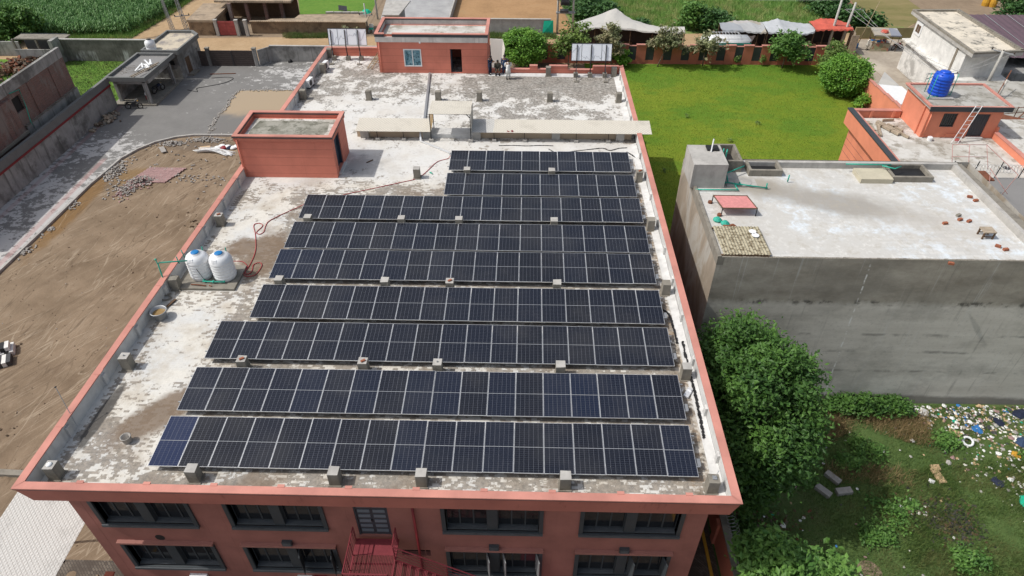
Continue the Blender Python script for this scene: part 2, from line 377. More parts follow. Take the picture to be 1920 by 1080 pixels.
DIRT_A = 66
def mk_dirt():
    t = NT('churned_yard_soil')
    rs = lambda an, s_, loc=(0, 0, 0): t.map(t.map(rot=(0, 0, R(90-an))), scale=s_, loc=loc)      # an = heading of the streaks in the ground plane
    v = rs(DIRT_A, (1.3, .34, 1)); tr = t.m('ADD', t.m('MULTIPLY', t.noise(1.0, v, detail=3, rough=.5, dist=.8), .6), t.m('MULTIPLY', t.noise(1.6, detail=9, rough=.7), .4))
    v2 = rs(DIRT_A+12, (2.2, .42, 1)); tr2 = t.m('ADD', t.m('MULTIPLY', t.noise(.8, v2, detail=3, rough=.5, dist=1.2), .55), t.m('MULTIPLY', t.noise(2.3, detail=9, rough=.7), .45))
    c = t.ramp(t.noise(.25, detail=7), [(.3, (.15, .108, .071)), (.55, (.232, .172, .117)), (.75, (.28, .213, .149))])
    c = t.mix(t.m('MULTIPLY', t.th(tr, .54, .68), .3), c, (.33, .265, .195)); c = t.mix(t.m('MULTIPLY', t.th(tr2, .54, .68), .25), c, (.33, .27, .20))
    c = t.mix(t.m('MULTIPLY', t.th(tr, .44, .34), .5), c, (.15, .105, .07))
    c = t.mix(t.m('MULTIPLY', t.spot(-24.6, 33.5, .9, 6.5, .7, .3, .7), .8), c, (.20, .115, .045))
    c = t.mix(t.m('MULTIPLY', t.spot(-22.3, 38.6, 1.3, 1.4, .7, .3, .9), .7), c, (.21, .13, .055))
    c = t.mix(t.m('MULTIPLY', t.spot(-18, 44.6, 3.2, 1.2, .8, .4, .8), .6), c, (.14, .11, .085))
    c = t.mix(t.m('MULTIPLY', t.th(t.noise(3.5, detail=9, rough=.75), .60, .72), .6), c, (.12, .09, .06))
    for an, sx, k in ((DIRT_A, .12, 1.7), (DIRT_A-14, .10, 1.3), (DIRT_A+22, .16, 1.1)):      # thin scraped lines left by tyres and blades
        ln = t.noise(k*.55, rs(an, (1.5, sx*.8, 1), (an, k, 0)), detail=2.5, rough=.45, dist=.35)
        c = t.mix(t.m('MULTIPLY', t.m('MULTIPLY', t.th(t.m('ABSOLUTE', t.m('SUBTRACT', ln, .5)), .011, .003), t.th(t.noise(.22, t.map(loc=(an, 0, 0)), detail=3), .46, .56)), .42), c, (.40, .33, .245))
        c = t.mix(t.m('MULTIPLY', t.m('MULTIPLY', t.th(t.m('ABSOLUTE', t.m('SUBTRACT', ln, .56)), .010, .003), t.th(t.noise(.22, t.map(loc=(0, an, 0)), detail=3), .46, .56)), .5), c, (.10, .072, .048))
    hf = t.noise(9, detail=6, rough=.8); c = t.mix(t.m('MULTIPLY', t.th(hf, .53, .70), .42), c, (.13, .095, .062)); c = t.mix(t.m('MULTIPLY', t.th(hf, .46, .30), .18), c, (.36, .29, .205))
    t.bump(t.m('ADD', t.m('ADD', tr, tr2), t.m('MULTIPLY', t.noise(7, detail=9, rough=.78), 1.0)), .45, .06)
    return t.out(c, .95, spec=.15)
M['dirt'] = mk_dirt()
def mk_yard():
    t = NT('lime_patched_paver_yard')
    bk = t.brick(t.map(rot=(0, 0, R(2))), .24, .12, .012, (.20, .195, .185), (.175, .17, .162), (.11, .105, .10))
    c = t.mix(.5, bk[0], t.ramp(t.noise(.35, detail=6), [(.3, (.15, .146, .14)), (.7, (.235, .228, .217))]))
    n = t.m('ADD', t.m('MULTIPLY', t.noise(.13, detail=3), .5), t.m('MULTIPLY', t.noise(1.1, t.map(scale=(1, 1.3, 1)), detail=9, rough=.72), .62))
    n = t.m('ADD', n, t.m('MULTIPLY', t.m('SUBTRACT', t.th(t.xyz()[1], 49, 36), .5), .16))
    n = t.m('ADD', n, t.m('MULTIPLY', t.spot(-15, 60.5, 6.5, 4.5, 1, .3, .5), .10))
    n = t.m('ADD', n, t.m('MULTIPLY', t.m('SUBTRACT', t.noise(4.0, t.map(scale=(1, 1.5, 1)), detail=7, rough=.78), .5), .34))
    c = t.mix(t.m('MULTIPLY', t.th(n, .575, .605), .85), c, (.50, .49, .475))
    ek = t.m('MULTIPLY', t.th(t.m('ABSOLUTE', t.m('ADD', t.xyz()[0], 26.2)), .28, .2), t.th(t.xyz()[1], 42, 41)); c = t.mix(t.m('MULTIPLY', ek, .45), c, (.40, .22, .21))
    ek = t.th(t.m('ABSOLUTE', t.m('ADD', t.xyz()[0], 30.1)), .28, .2); c = t.mix(t.m('MULTIPLY', ek, .35), c, (.36, .20, .19))
    t.bump(bk[1], -.2, .01)
    return t.out(c, .85)
M['yard'] = mk_yard()
def ground_mat(name, stops, s1=.3, s2=3.0, stretch=None, bump=.5, extra=None, rough=.95, d=.06):
    t = NT(name); v = t.map(scale=stretch) if stretch else t.pos()
    f = t.m('ADD', t.m('MULTIPLY', t.noise(s1, v, detail=8, rough=.62), .6), t.m('MULTIPLY', t.noise(s2, v, detail=7, rough=.7), .4))
    c = t.ramp(f, stops)
    if extra: c = extra(t, c)
    t.bump(t.noise(s2*2.5, detail=7, rough=.7), bump, d)
    return t.out(c, rough, spec=.15)
def lawn_x(t, c):
    o = t.xyz()
    c = t.mix(t.m('MULTIPLY', t.th(t.noise(.16, t.map(scale=(1, 1.6, 1)), detail=6, rough=.6), .46, .60), .6), c, (.075, .175, .018))
    c = t.mix(t.m('MULTIPLY', t.th(o[1], 58, 65), .5), c, (.08, .18, .02))
    c = t.mix(t.m('MULTIPLY', t.th(t.noise(1.2, detail=8, rough=.75), .56, .70), .4), c, (.085, .14, .018))
    c = t.mix(t.m('MULTIPLY', t.th(t.noise(.7, detail=6, rough=.7), .60, .72), .4), c, (.25, .215, .05))
    hf = t.noise(7, detail=5, rough=.8); c = t.mix(t.m('MULTIPLY', t.th(hf, .5, .7), .55), c, (.05, .10, .012)); return t.mix(t.m('MULTIPLY', t.th(hf, .46, .30), .45), c, (.24, .29, .05))
M['lawn'] = ground_mat('mown_lawn', [(.33, (.085, .17, .016)), (.5, (.145, .205, .018)), (.68, (.19, .225, .024))], .12, 1.5, None, .5, lawn_x)
M['waste'] = ground_mat('rough_weedy_ground', [(.33, (.048, .088, .026)), (.54, (.088, .135, .042)), (.7, (.12, .12, .06)), (.84, (.15, .125, .08))], .35, 2.5, None, .8)
M['green'] = ground_mat('short_green_grass', [(.32, (.07, .16, .025)), (.55, (.12, .22, .035)), (.75, (.19, .22, .07))], .25, 2.0, None, .6)
M['meadow'] = ground_mat('tall_meadow_ground', [(.3, (.075, .19, .04)), (.48, (.12, .24, .055)), (.56, (.22, .25, .09)), (.68, (.38, .32, .17))], .11, 1.2, (1, 2.2, 1), .9, None, .95, .25)
M['dry'] = ground_mat('dry_mown_field', [(.3, (.10, .115, .035)), (.5, (.19, .165, .07)), (.7, (.27, .21, .11))], .2, 1.5, (.6, 2.5, 1), .7)
M['sand'] = ground_mat('sandy_track', [(.3, (.30, .205, .115)), (.55, (.40, .28, .165)), (.75, (.45, .34, .22))], .25, 2.0, None, .5)
M['orange_soil'] = ground_mat('orange_soil_plot', [(.3, (.25, .15, .075)), (.55, (.37, .225, .115)), (.75, (.31, .235, .135))], .3, 2.5, None, .6)
M['gravel'] = ground_mat('grey_gravel', [(.35, (.27, .27, .27)), (.65, (.42, .42, .42))], .5, 9, None, .6)
M['soil'] = ground_mat('bare_brown_soil', [(.3, (.17, .125, .085)), (.7, (.30, .23, .16))], .3, 2.2)
M['redsoil'] = ground_mat('brick_red_track', [(.3, (.26, .12, .085)), (.7, (.36, .19, .14))], .3, 2.2)
def street_x(t, c):
    return t.mix(t.m('MULTIPLY', t.th(t.noise(.25, detail=7), .5, .66), .5), c, (.52, .47, .39))
M['street'] = ground_mat('worn_concrete_street', [(.3, (.27, .23, .185)), (.7, (.42, .37, .305))], .2, 1.6, None, .25, street_x, .9)
M['darkpave'] = None
def mk_darkpave():
    t = NT('damp_interlocking_pavers'); bk = t.brick(t.map(rot=(0, 0, R(45))), .22, .11, .012, (.075, .055, .04), (.14, .115, .09), (.025, .02, .016))
    c = t.mix(t.m('MULTIPLY', t.th(t.noise(1.0, detail=6), .45, .6), .6), bk[0], (.05, .036, .026)); t.bump(bk[1], -.4, .01)
    return t.out(c, .6)
M['darkpave'] = mk_darkpave()
def mk_water():
    t = NT('muddy_standing_water'); c = t.mix(t.th(t.m('ADD', t.xyz()[1], t.m('MULTIPLY', t.noise(.5, detail=5), 3)), 51.8, 54), (.16, .145, .125), (.36, .27, .165))
    return t.out(c, .12, spec=.5)
M['water'] = mk_water()

# solar cells: 6 x 24 half cells printed on the glass (coordinates are local to each module)
def mk_cells():
    t = NT('solar_cell_glass'); tc = t.n.new('ShaderNodeTexCoord').outputs['Object']; o = t.xyz(tc)
    W, L = 1.134, 2.279
    fx = t.m('FRACT', t.m('DIVIDE', t.m('SUBTRACT', o[0], .021), .182))
    gx = t.m('LESS_THAN', t.m('MINIMUM', fx, t.m('SUBTRACT', 1, fx)), .021)
    y = o[1]; half = t.m('GREATER_THAN', y, L/2)
    yy = t.m('SUBTRACT', t.m('SUBTRACT', y, .024), t.m('MULTIPLY', half, 1.1155 + .012))
    fy = t.m('FRACT', t.m('DIVIDE', yy, .0918))
    gy = t.m('LESS_THAN', t.m('MINIMUM', fy, t.m('SUBTRACT', 1, fy)), .036)
    mid = t.m('LESS_THAN', t.m('ABSOLUTE', t.m('SUBTRACT', y, L/2)), .009)
    oc = t.n.new('ShaderNodeObjectInfo').outputs['Color']; rnd = t.xyz(oc)[0]
    base = t.ramp(rnd, [(0, (.0055, .0068, .0118)), (.5, (.005, .0076, .0165)), (.75, (.006, .010, .024)), (.9, (.005, .012, .036)), (1, (.005, .016, .07))])
    fac = t.m('MAXIMUM', t.m('MULTIPLY', gx, .62), t.m('MULTIPLY', gy, .26))
    c = t.mix(fac, base, (.20, .21, .24)); c = t.mix(mid, c, (.30, .31, .32))
    bus = t.m('FRACT', t.m('MULTIPLY', fx, 10)); c = t.mix(t.m('MULTIPLY', t.m('LESS_THAN', bus, .10), .08), c, (.3, .3, .32))
    du = t.noise(.35, detail=8, rough=.65); c = t.mix(t.m('MULTIPLY', t.th(du, .40, .72), .05), c, (.30, .28, .25)); dr = t.m('MULTIPLY', t.th(t.noise(9, detail=2), .77, .80), .5); c = t.mix(dr, c, (.45, .44, .42))
    return t.out(c, t.m('ADD', .13, t.m('MULTIPLY', du, .16)), spec=.42)
M['cells'] = mk_cells()
M['moss_dark'] = mk_stainroof('dark_moss_on_roof', (.20, .195, .16), (.30, .29, .25), (.11, .11, .085), 1.3, 9)
M['alu'] = simple('anodised_aluminium', (.78, .79, .80), .42, .05, 2, 0, .55)
M['galv'] = simple('galvanised_steel', (.36, .37, .38), .5, .12, 3, 0, .6)
M['wframe'] = simple('charcoal_window_metal', (.045, .052, .058), .5, .2, 2)
M['wframe_lt'] = simple('charcoal_sill', (.075, .083, .09), .6, .25, 3)
M['glass'] = simple('dark_window_glass', (.012, .014, .017), .08, .2, .7, spec=.55)
M['pane_blue'] = mk_stainroof('mottled_film_window', (.10, .22, .28), (.22, .36, .42), (.03, .07, .09), 3.0, 6)
M['door_dark'] = simple('charcoal_door', (.05, .055, .065), .5, .15, 2)
M['door_lite'] = simple('frosted_door_panel', (.13, .165, .19), .3, .15, 2)
M['door_blue'] = simple('navy_door_leaf', (.035, .05, .075), .5, .2, 2)
M['red_steel'] = simple('crimson_painted_steel', (.175, .030, .038), .5, .2, 3)
M['red_pipe'] = simple('dark_red_pipe', (.20, .022, .026), .5, .15, 2)
M['black'] = simple('black_rubber', (.018, .018, .019), .6, .2, 3)
M['dkgrey'] = simple('dark_grey_metal', (.055, .055, .058), .55, .2, 3)
M['white_plastic'] = simple('white_tank_plastic', (.74, .75, .76), .38, .05, 1.2, spec=.45, dirt=(.55, .53, .48), dirtk=.3)
M['blue_plastic'] = simple('blue_lid_plastic', (.015, .17, .42), .4, .1, 3)
M['blue_tank'] = simple('royal_blue_tank_plastic', (.008, .075, .52), .38, .1, 1.5, spec=.45)
M['green_pipe'] = simple('green_ppr_pipe', (.035, .34, .25), .5, .15, 4)
M['red_hose'] = simple('red_cable', (.36, .045, .05), .55, .15, 3)
M['white_paint'] = simple('white_painted_metal', (.72, .73, .73), .5, .06, 3)
M['white_cloth'] = simple('white_cloth', (.74, .74, .72), .9, .08, 2)
M['cream_cloth'] = simple('cream_tarpaulin', (.76, .74, .67), .8, .06, .8)
M['navy_cloth'] = simple('navy_cloth', (.018, .024, .05), .9, .2, 4)
M['olive_cloth'] = simple('grey_olive_cloth', (.10, .095, .075), .9, .2, 4)
M['blue_cloth'] = simple('slate_blue_cloth', (.035, .06, .12), .9, .2, 4)
M['skin'] = simple('brown_skin', (.30, .17, .105), .6, .08, 5)
M['hair'] = simple('black_hair', (.012, .011, .01), .6, .2, 6)
M['wood'] = simple('weathered_timber', (.34, .28, .21), .85, .3, 4)
M['wood_dk'] = simple('old_brown_timber', (.12, .075, .045), .85, .3, 4)
M['bamboo'] = simple('bamboo_pole', (.30, .235, .145), .8, .25, 4)
M['bark'] = simple('grey_brown_bark', (.15, .115, .085), .95, .3, 3, .4)
M['yellow_line'] = simple('yellow_kerb_paint', (.50, .27, .03), .8, .2, 2)
M['rust'] = simple('rusty_steel', (.17, .065, .035), .85, .35, 2.5, .3)
M['brown_gate'] = simple('dark_brown_sheet_gate', (.075, .06, .055), .6, .15, 2)
M['red_gate'] = simple('faded_red_gate', (.33, .075, .07), .7, .25, 1.5)
M['purple_sheet'] = simple('purple_roof_sheet', (.115, .075, .09), .55, .12, .8)
M['brick_red'] = simple('loose_red_brick', (.28, .10, .055), .9, .25, 5)
M['paver_grey'] = simple('loose_grey_paver', (.32, .30, .275), .9, .25, 4)
M['paver_pink'] = simple('pink_paver', (.33, .21, .20), .9, .22, 4)
M['sign_white'] = simple('white_sign_sheet', (.80, .83, .88), .5, .05, .8)
M['sign_line'] = simple('black_marker_line', (.16, .165, .18), .8, .1, 3)
M['teal'] = simple('teal_green_net', (.01, .38, .24), .8, .2, 1.5)
M['red_tarp'] = simple('coral_red_tarpaulin', (.52, .105, .07), .6, .2, 1.2)
M['pole_conc'] = simple('spun_concrete_pole', (.42, .41, .38), .85, .12, 2)
M['steel_lat'] = simple('grey_lattice_steel', (.27, .28, .29), .6, .15, 3)
M['ceramic'] = simple('dark_insulator', (.05, .035, .03), .3, .2, 5)
M['wire'] = simple('overhead_wire', (.30, .30, .30), .5, .1, 2)
M['bed_net'] = simple('pink_plastic_webbing', (.56, .23, .22), .7, .2, 6)
M['ash'] = simple('charred_ash', (.055, .048, .048), .95, .4, 3, .5)
M['cardboard'] = simple('cardboard', (.48, .34, .20), .9, .2, 3)
M['bluebag'] = simple('blue_plastic_bag', (.03, .16, .42), .5, .2, 3)
M['mud'] = mk_stainroof('mud_plaster', (.25, .175, .11), (.20, .135, .085), (.11, .075, .05), .7, 7)
M['mudroof'] = mk_stainroof('mud_roof', (.36, .28, .20), (.29, .225, .16), (.22, .18, .13), .7, 8)
def mk_brickwall():
    t = NT('old_red_brickwork'); v = t.comb(t.xyz()[1], t.xyz()[2], 0)
    bk = t.brick(v, .24, .085, .012, (.20, .085, .065), (.125, .065, .053), (.26, .235, .215))
    c = t.mix(t.m('MULTIPLY', t.th(t.noise(.55, t.map(scale=(1, 1, .5)), detail=9, rough=.7), .48, .62), .75), bk[0], (.23, .205, .185))
    c = t.mix(t.m('MULTIPLY', t.th(t.noise(1.4, t.map(scale=(2, 2, .15)), detail=7), .55, .7), .45), c, (.07, .06, .055))
    t.bump(bk[1], -.4, .015); return t.out(c, .95)
M['brickwall'] = mk_brickwall()
def mk_sheet(name, a, b):                                 # woven fibreglass sheet: fine diagonal hatch printed on corrugation
    t = NT(name); o = t.xyz()
    u = t.m('FRACT', t.m('MULTIPLY', t.m('ADD', o[0], o[1]), 4.6)); v = t.m('FRACT', t.m('MULTIPLY', t.m('SUBTRACT', o[0], o[1]), 4.6))
    k = t.m('MAXIMUM', t.m('LESS_THAN', u, .17), t.m('LESS_THAN', v, .17)); c = t.mix(t.m('MULTIPLY', k, .85), a, b)
    c = t.mix(t.m('MULTIPLY', t.th(t.noise(.7, detail=7), .5, .68), .45), c, sc(b, .8)); return t.out(c, .7)
M['sheet_cream'] = mk_sheet('cream_fibreglass_sheet', (.575, .54, .47), (.42, .385, .32))
M['sheet_white'] = mk_sheet('white_fibreglass_sheet', (.51, .50, .475), (.34, .325, .30))
def mk_rustsheet():
    t = NT('speckled_tin_sheet'); c = t.mix(t.th(t.noise(3.6, t.map(scale=(1, 1.6, 1)), detail=4, rough=.7), .46, .60), (.37, .335, .24), (.15, .12, .075))
    return t.out(c, .8)
M['tin_speckled'] = mk_rustsheet()
def mk_tarp(name, cols, s=.35):
    t = NT(name); v = t.voro(s, t.map(scale=(1, .6, 1)), out=1); k = t.xyz(v)
    c = t.ramp(k[0], [(i/(len(cols)), q) for i, q in enumerate(cols)], 'CONSTANT')
    c = t.mix(t.m('MULTIPLY', t.th(t.noise(1.5, detail=7), .5, .7), .3), c, (.30, .29, .28)); t.bump(t.noise(2.5, detail=5), .5, .08)
    return t.out(c, .7)
M['tarp_grey'] = mk_tarp('patched_pale_tarpaulin', [(.47, .455, .42), (.43, .42, .395), (.50, .48, .44)], .2)
M['tarp_patch'] = mk_tarp('patchwork_tarpaulin', [(.38, .385, .385), (.29, .305, .325), (.36, .325, .265), (.23, .245, .29), (.41, .39, .375)], .45)
M['tarp_dark'] = simple('dark_brown_tarpaulin', (.075, .06, .055), .8, .25, 1.5)
def mk_leaf(name, lo, hi, warm=None):
    t = NT(name); n = t.noise(.9, detail=3); f = t.m('ADD', t.m('MULTIPLY', t.attr(), .65), t.m('MULTIPLY', n, .35))
    c = t.ramp(f, [(.2, lo), (.75, hi)])
    if warm: c = t.mix(t.m('MULTIPLY', t.th(t.noise(.5, detail=6), .46, .60), .6), c, warm)
    m = t.out(c, .55, spec=.35)
    tr = t.n.new('ShaderNodeBsdfTranslucent'); t.set(tr.inputs[0], t.mix(.5, c, hi)); mx = t.n.new('ShaderNodeMixShader'); mx.inputs[0].default_value = .22
    t.l.new(t.b.outputs[0], mx.inputs[1]); t.l.new(tr.outputs[0], mx.inputs[2]); t.l.new(mx.outputs[0], t.n['Material Output'].inputs[0])
    return m
M['leaf_big'] = mk_leaf('broad_green_leaf', (.024, .072, .014), (.10, .21, .038))
M['leaf_bush'] = mk_leaf('fresh_green_leaf', (.045, .125, .024), (.15, .29, .06))
M['leaf_round'] = mk_leaf('clipped_ficus_leaf', (.07, .19, .022), (.19, .37, .05))
M['leaf_tree'] = mk_leaf('mixed_green_leaf', (.06, .115, .026), (.19, .28, .06))
M['leaf_pale'] = mk_leaf('dusty_pale_leaf', (.09, .115, .05), (.28, .30, .15), (.32, .25, .15))
M['leaf_dark'] = mk_leaf('dark_thicket_leaf', (.024, .075, .02), (.08, .175, .045))
M['leaf_lime'] = mk_leaf('lime_green_leaf', (.08, .20, .025), (.22, .40, .05))
M['maize'] = mk_leaf('maize_leaf', (.06, .17, .04), (.19, .34, .12))
M['grass'] = mk_leaf('grass_blade', (.05, .105, .027), (.155, .225, .06), (.19, .175, .075))
M['drygrass'] = mk_leaf('dry_grass_blade', (.18, .135, .065), (.42, .31, .16))
M['meadowgrass'] = mk_leaf('meadow_blade', (.09, .22, .045), (.24, .38, .09), (.42, .36, .17))

M['rail_pink'] = simple('faded_red_rail', (.40, .22, .20), .7, .2, 3)
def mk_patchwall():
    t = NT('dark_wall_with_pale_patches'); z = t.xyz()[2]
    c = t.ramp(t.noise(.9, detail=8, rough=.7), [(.3, (.075, .072, .062)), (.7, (.20, .19, .17))])
    p = t.m('MULTIPLY', t.th(t.noise(.55, t.map(scale=(1, 1, .25), loc=(3, 0, 0)), detail=5), .46, .56), t.th(t.m('ADD', z, t.m('MULTIPLY', t.noise(.8), 1.2)), -7.9, -8.5))
    c = t.mix(t.m('MULTIPLY', p, .85), c, (.48, .48, .47)); c = t.mix(t.m('MULTIPLY', t.th(t.noise(2, t.map(scale=(2, 2, .2)), detail=7), .5, .65), .4), c, (.06, .058, .05))
    return t.out(c, .93)
M['patch_wall'] = mk_patchwall()
M['hood'] = mk_paint('terracotta_hood', (.30, .135, .11), .15)
M['lawn_blade'] = mk_leaf('lawn_blade', (.07, .14, .012), (.19, .26, .03), (.24, .25, .04))
M['soil_dark'] = simple('damp_soil', (.10, .072, .048), .95, .25, 4)
# ------------------------------------------------------------------ vegetation helpers
def leaf_quads(P, size, up=0.35, aspect=.55):
    """rhombic leaves at points P (n,3), random facing with an upward bias"""
    n = len(P); N = rng.normal(size=(n, 3)); N[:, 2] = np.abs(N[:, 2]) + up * 2; N /= np.linalg.norm(N, axis=1)[:, None]
    A = np.cross(N, rng.normal(size=(n, 3))); A /= np.linalg.norm(A, axis=1)[:, None] + 1e-9; Bv = np.cross(N, A)
    s = (np.asarray(size) * (0.6 + 0.8 * rng.random(n)))[:, None]
    V = np.stack([P - A*s, P + Bv*s*aspect - N*s*.18, P + A*s, P - Bv*s*aspect - N*s*.18], 1).reshape(-1, 3)
    F = np.arange(4*n).reshape(-1, 4)
    return V, F
def crown_points(c, r, nclump, nleaf, spread, shell=.55, cut=-1.0):
    if shell < .7:                                       # uneven crown: several lobes of different size round the middle
        k = 9; L = rng.normal(size=(k*4, 3)); L /= np.linalg.norm(L, axis=1)[:, None]; L = L[L[:, 2] > cut*.7][:k]; L *= (.42 + .34*rng.random((len(L), 1))); rr = .34 + .26*rng.random(len(L))
        li = rng.integers(0, len(L), nclump); D = rng.normal(size=(nclump, 3)); D /= np.linalg.norm(D, axis=1)[:, None]
        C = np.array(c) + (L[li] + D * (rr[li] * (shell + (1-shell) * rng.random(nclump)**.5))[:, None]) * np.array(r); core = rng.random(nclump) < .12
        C[core] = np.array(c) + D[core] * .35 * np.array(r)
        idx = rng.integers(0, nclump, nleaf); P = C[idx] + rng.normal(size=(nleaf, 3)) * spread * np.array([1, 1, .55])
        return P, np.clip(rng.random(nclump)[idx] * .65 + rng.random(nleaf) * .35, 0, 1), C
    D = rng.normal(size=(nclump*3, 3)); D /= np.linalg.norm(D, axis=1)[:, None]; D = D[D[:, 2] > cut][:nclump]
    rad = shell + (1 - shell) * rng.random(len(D)) ** .6; rad *= 0.86 + .22 * rng.random(len(D))
    C = np.array(c) + D * rad[:, None] * np.array(r)
    idx = rng.integers(0, len(C), nleaf)
    P = C[idx] + rng.normal(size=(nleaf, 3)) * spread * np.array([1, 1, .7])
    tone = np.clip(rng.random(len(C))[idx] * .7 + rng.random(nleaf) * .3, 0, 1)
    return P, tone, C
def make_tree(name, label, base, crown, r, nclump, nleaf, leaf, spread, lm, group=None, trunk=.12, shell=.55, cut=-.9, cat='tree', lean=None):
    t = thing(name, label, cat, base, group); b = Vector(base); c = Vector(crown)
    P, tone, C = crown_points(crown, r, nclump, nleaf, spread, shell, cut)
    keep = P[:, 2] > base[2] + .03; P, tone = P[keep], tone[keep]
    V, F = leaf_quads(P, leaf); np_mesh('crown', V, F, M[lm], t, tone)
    mb = MB(); fork = b.lerp(c, .55); fork.z = b.z + max(.25, (c.z - r[2]*.45 - b.z))
    mb.tube([b - Vector((0,0,.1)), b.lerp(fork, .5) + Vector((.04*trunk*8, 0, 0)), fork], [trunk, trunk*.8, trunk*.65], 7)
    for i in range(7):
        q = Vector(C[int(rng.integers(len(C)))]); mid = fork.lerp(q, .5) + Vector((0, 0, .12*r[2]))
        mb.tube([fork, mid, q], [trunk*.5, trunk*.32, trunk*.1], 5)
    mb.build('trunk', M['bark'], t, True)
    return t
def blades(P, h, w, lean=.35):
    n = len(P); a = rng.random(n) * 2*np.pi; hh = h * (.5 + rng.random(n)); d = np.stack([np.cos(a), np.sin(a), np.zeros(n)], 1)
    l = np.stack([np.cos(a*3+1), np.sin(a*3+1), np.zeros(n)], 1) * (lean * hh * rng.random(n))[:, None]
    ww = (w * (.6 + .8*rng.random(n)))[:, None]
    V = np.stack([P - d*ww, P + d*ww, P + l + np.stack([np.zeros(n), np.zeros(n), hh], 1)], 1).reshape(-1, 3)
    return V, np.arange(3*n).reshape(-1, 3)
def in_poly(x, y, poly):
    c = np.zeros(len(x), bool); n = len(poly)
    for i in range(n):
        x1, y1 = poly[i]; x2, y2 = poly[(i+1) % n]
        k = ((y1 > y) != (y2 > y)) & (x < (x2-x1)*(y-y1)/(y2-y1+1e-12)+x1); c ^= k
    return c
def scatter(poly, n, z):
    xs = [p[0] for p in poly]; ys = [p[1] for p in poly]; out = np.zeros((0, 2))
    while len(out) < n:
        q = np.stack([rng.uniform(min(xs), max(xs), n), rng.uniform(min(ys), max(ys), n)], 1); out = np.vstack([out, q[in_poly(q[:, 0], q[:, 1], poly)]])
    return np.column_stack([out[:n], np.full(n, z)])
def sheet(name, poly, z, mat, kind='structure'):
    o = MB().poly([(x, y, z) for x, y in poly]).build(name, mat); return tag(o, kind=kind)

# ------------------------------------------------------------------ the setting: ground sheets
sheet('ground', [(-300,-200),(350,-200),(350,400),(-300,400)], G-.04, M['soil'])
KERB = [(-26.3,-14),(-25.95,10),(-25.80,24.36),(-25.55,29.67),(-25.31,36.81),(-25.03,38.99),(-24.75,41.6),(-24.0,43.5),(-22.89,45.0),(-21.22,46.12),(-19.59,46.6),(-15.3,46.68),(-3.4,46.7)]
tag(MB().prism([(-31.2,-14)] + KERB + [(-3.4,66.2),(-31.2,66.2)], G-.02, G+.10).build('paved_yard', M['yard']), kind='structure')
# kerb: one stone run along the edge of the paving
mk = MB()
for a, b in zip(KERB[:-1], KERB[1:]): mk.beam((a[0]+.09, a[1], G+.07), (b[0]+.09, b[1], G+.07), .2, .24)
tag(mk.build('kerb', M['concrete_lt']), kind='structure')
# churned soil, a fine height grid between the kerb and the building
kx = lambda y: float(np.interp(y, [p[1] for p in KERB], [p[0] for p in KERB]))
ny, nx = 330, 190; ys = np.linspace(-14, 46.5, ny)
X = np.zeros((ny, nx)); Y = np.zeros((ny, nx))
for j, yv in enumerate(ys):
    X[j] = np.linspace(kx(yv) + .15, -3.2, nx); Y[j] = yv
Z = np.zeros_like(X)
for k in range(70):                                   # tyre ruts and scrapes: long shallow ridges in the direction the machines drove
    an = R(rng.normal(DIRT_A, 13)); cx, cy = rng.uniform(-25, -4), rng.uniform(-12, 45); ln, wd, am = rng.uniform(2, 9), rng.uniform(.10, .30), rng.uniform(-.05, .045)
    u = (X-cx)*math.cos(an) + (Y-cy)*math.sin(an); v = -(X-cx)*math.sin(an) + (Y-cy)*math.cos(an) + .02*u*u*rng.normal()*.3
    Z += am * np.exp(-(u/ln)**4) * np.exp(-(v/wd)**2)
for k in range(260):
    cx, cy, s_ = rng.uniform(-25.5, -4), rng.uniform(-13, 46), rng.uniform(.1, .45); Z += rng.uniform(-.05, .05) * np.exp(-((X-cx)**2+(Y-cy)**2)/s_**2)
V = np.stack([X, Y, G + .0 + Z], -1).reshape(-1, 3); ii = np.arange(ny*nx).reshape(ny, nx)
F = np.stack([ii[:-1, :-1], ii[:-1, 1:], ii[1:, 1:], ii[1:, :-1]], -1).reshape(-1, 4)
o = np_mesh('dirt_yard', V, F, M['dirt']); tag(o, kind='structure'); o.data.polygons.foreach_set('use_smooth', [True]*len(F))
# muddy puddle in the unpaved bed, edged by loose setts
PUD = [(-18.66,57.38),(-15.5,57.75),(-3.5,57.8),(-3.5,47.0),(-18.1,47.0),(-18.55,49.2),(-18.72,51.22),(-18.4,53.0),(-18.75,54.9)]
sheet('puddle', PUD, G+.108, M['water'])
# grass and soil areas round the site
sheet('side_lawn', [(-60,36),(-31.2,36),(-31.2,67),(-60,67)], G-.02, M['green'])
sheet('track', [(-60,66.4),(60,66.9),(58,72),(70,82),(60,83),(20,76.9),(-38.5,74.0),(-60,72.5)], G-.015, M['sand'])
sheet('footpath', [(-38.6,73.6),(-36.2,74.6),(-31,80),(-33,97),(-37,97),(-37.6,84)], G-.008, M['sand'])
sheet('gravel_plot', [(-6.4,77.3),(3.1,77.3),(3.15,98),(-8,98)], G-.012, M['gravel'])
sheet('soil_plot', [(3.3,77.3),(20.4,77.5),(18.0,98),(3.15,98)], G-.011, M['orange_soil'])
sheet('courtyard', [(-30,76.6),(-7.9,76.9),(-8,98),(-30,98)], G-.010, M['soil'])
sheet('courtyard_grass', [(-18.8,84.3),(-8.6,85.2),(-9.2,98),(-23,98)], G-.005, M['green'])
sheet('maize_field', [(-150,72.6),(-56,72.9),(-48,74.0),(-38.9,74.6),(-37.6,84),(-36.9,98),(-37,140),(-150,140)], G-.010, M['meadow'])
sheet('meadow', [(20.6,77),(58.4,78.5),(62.5,98),(64,140),(18.2,140),(18.2,98)], G-.010, M['meadow'])
sheet('red_track', [(58.4,78.5),(60.6,79),(64.2,98),(62.5,98)], G-.007, M['redsoil'])
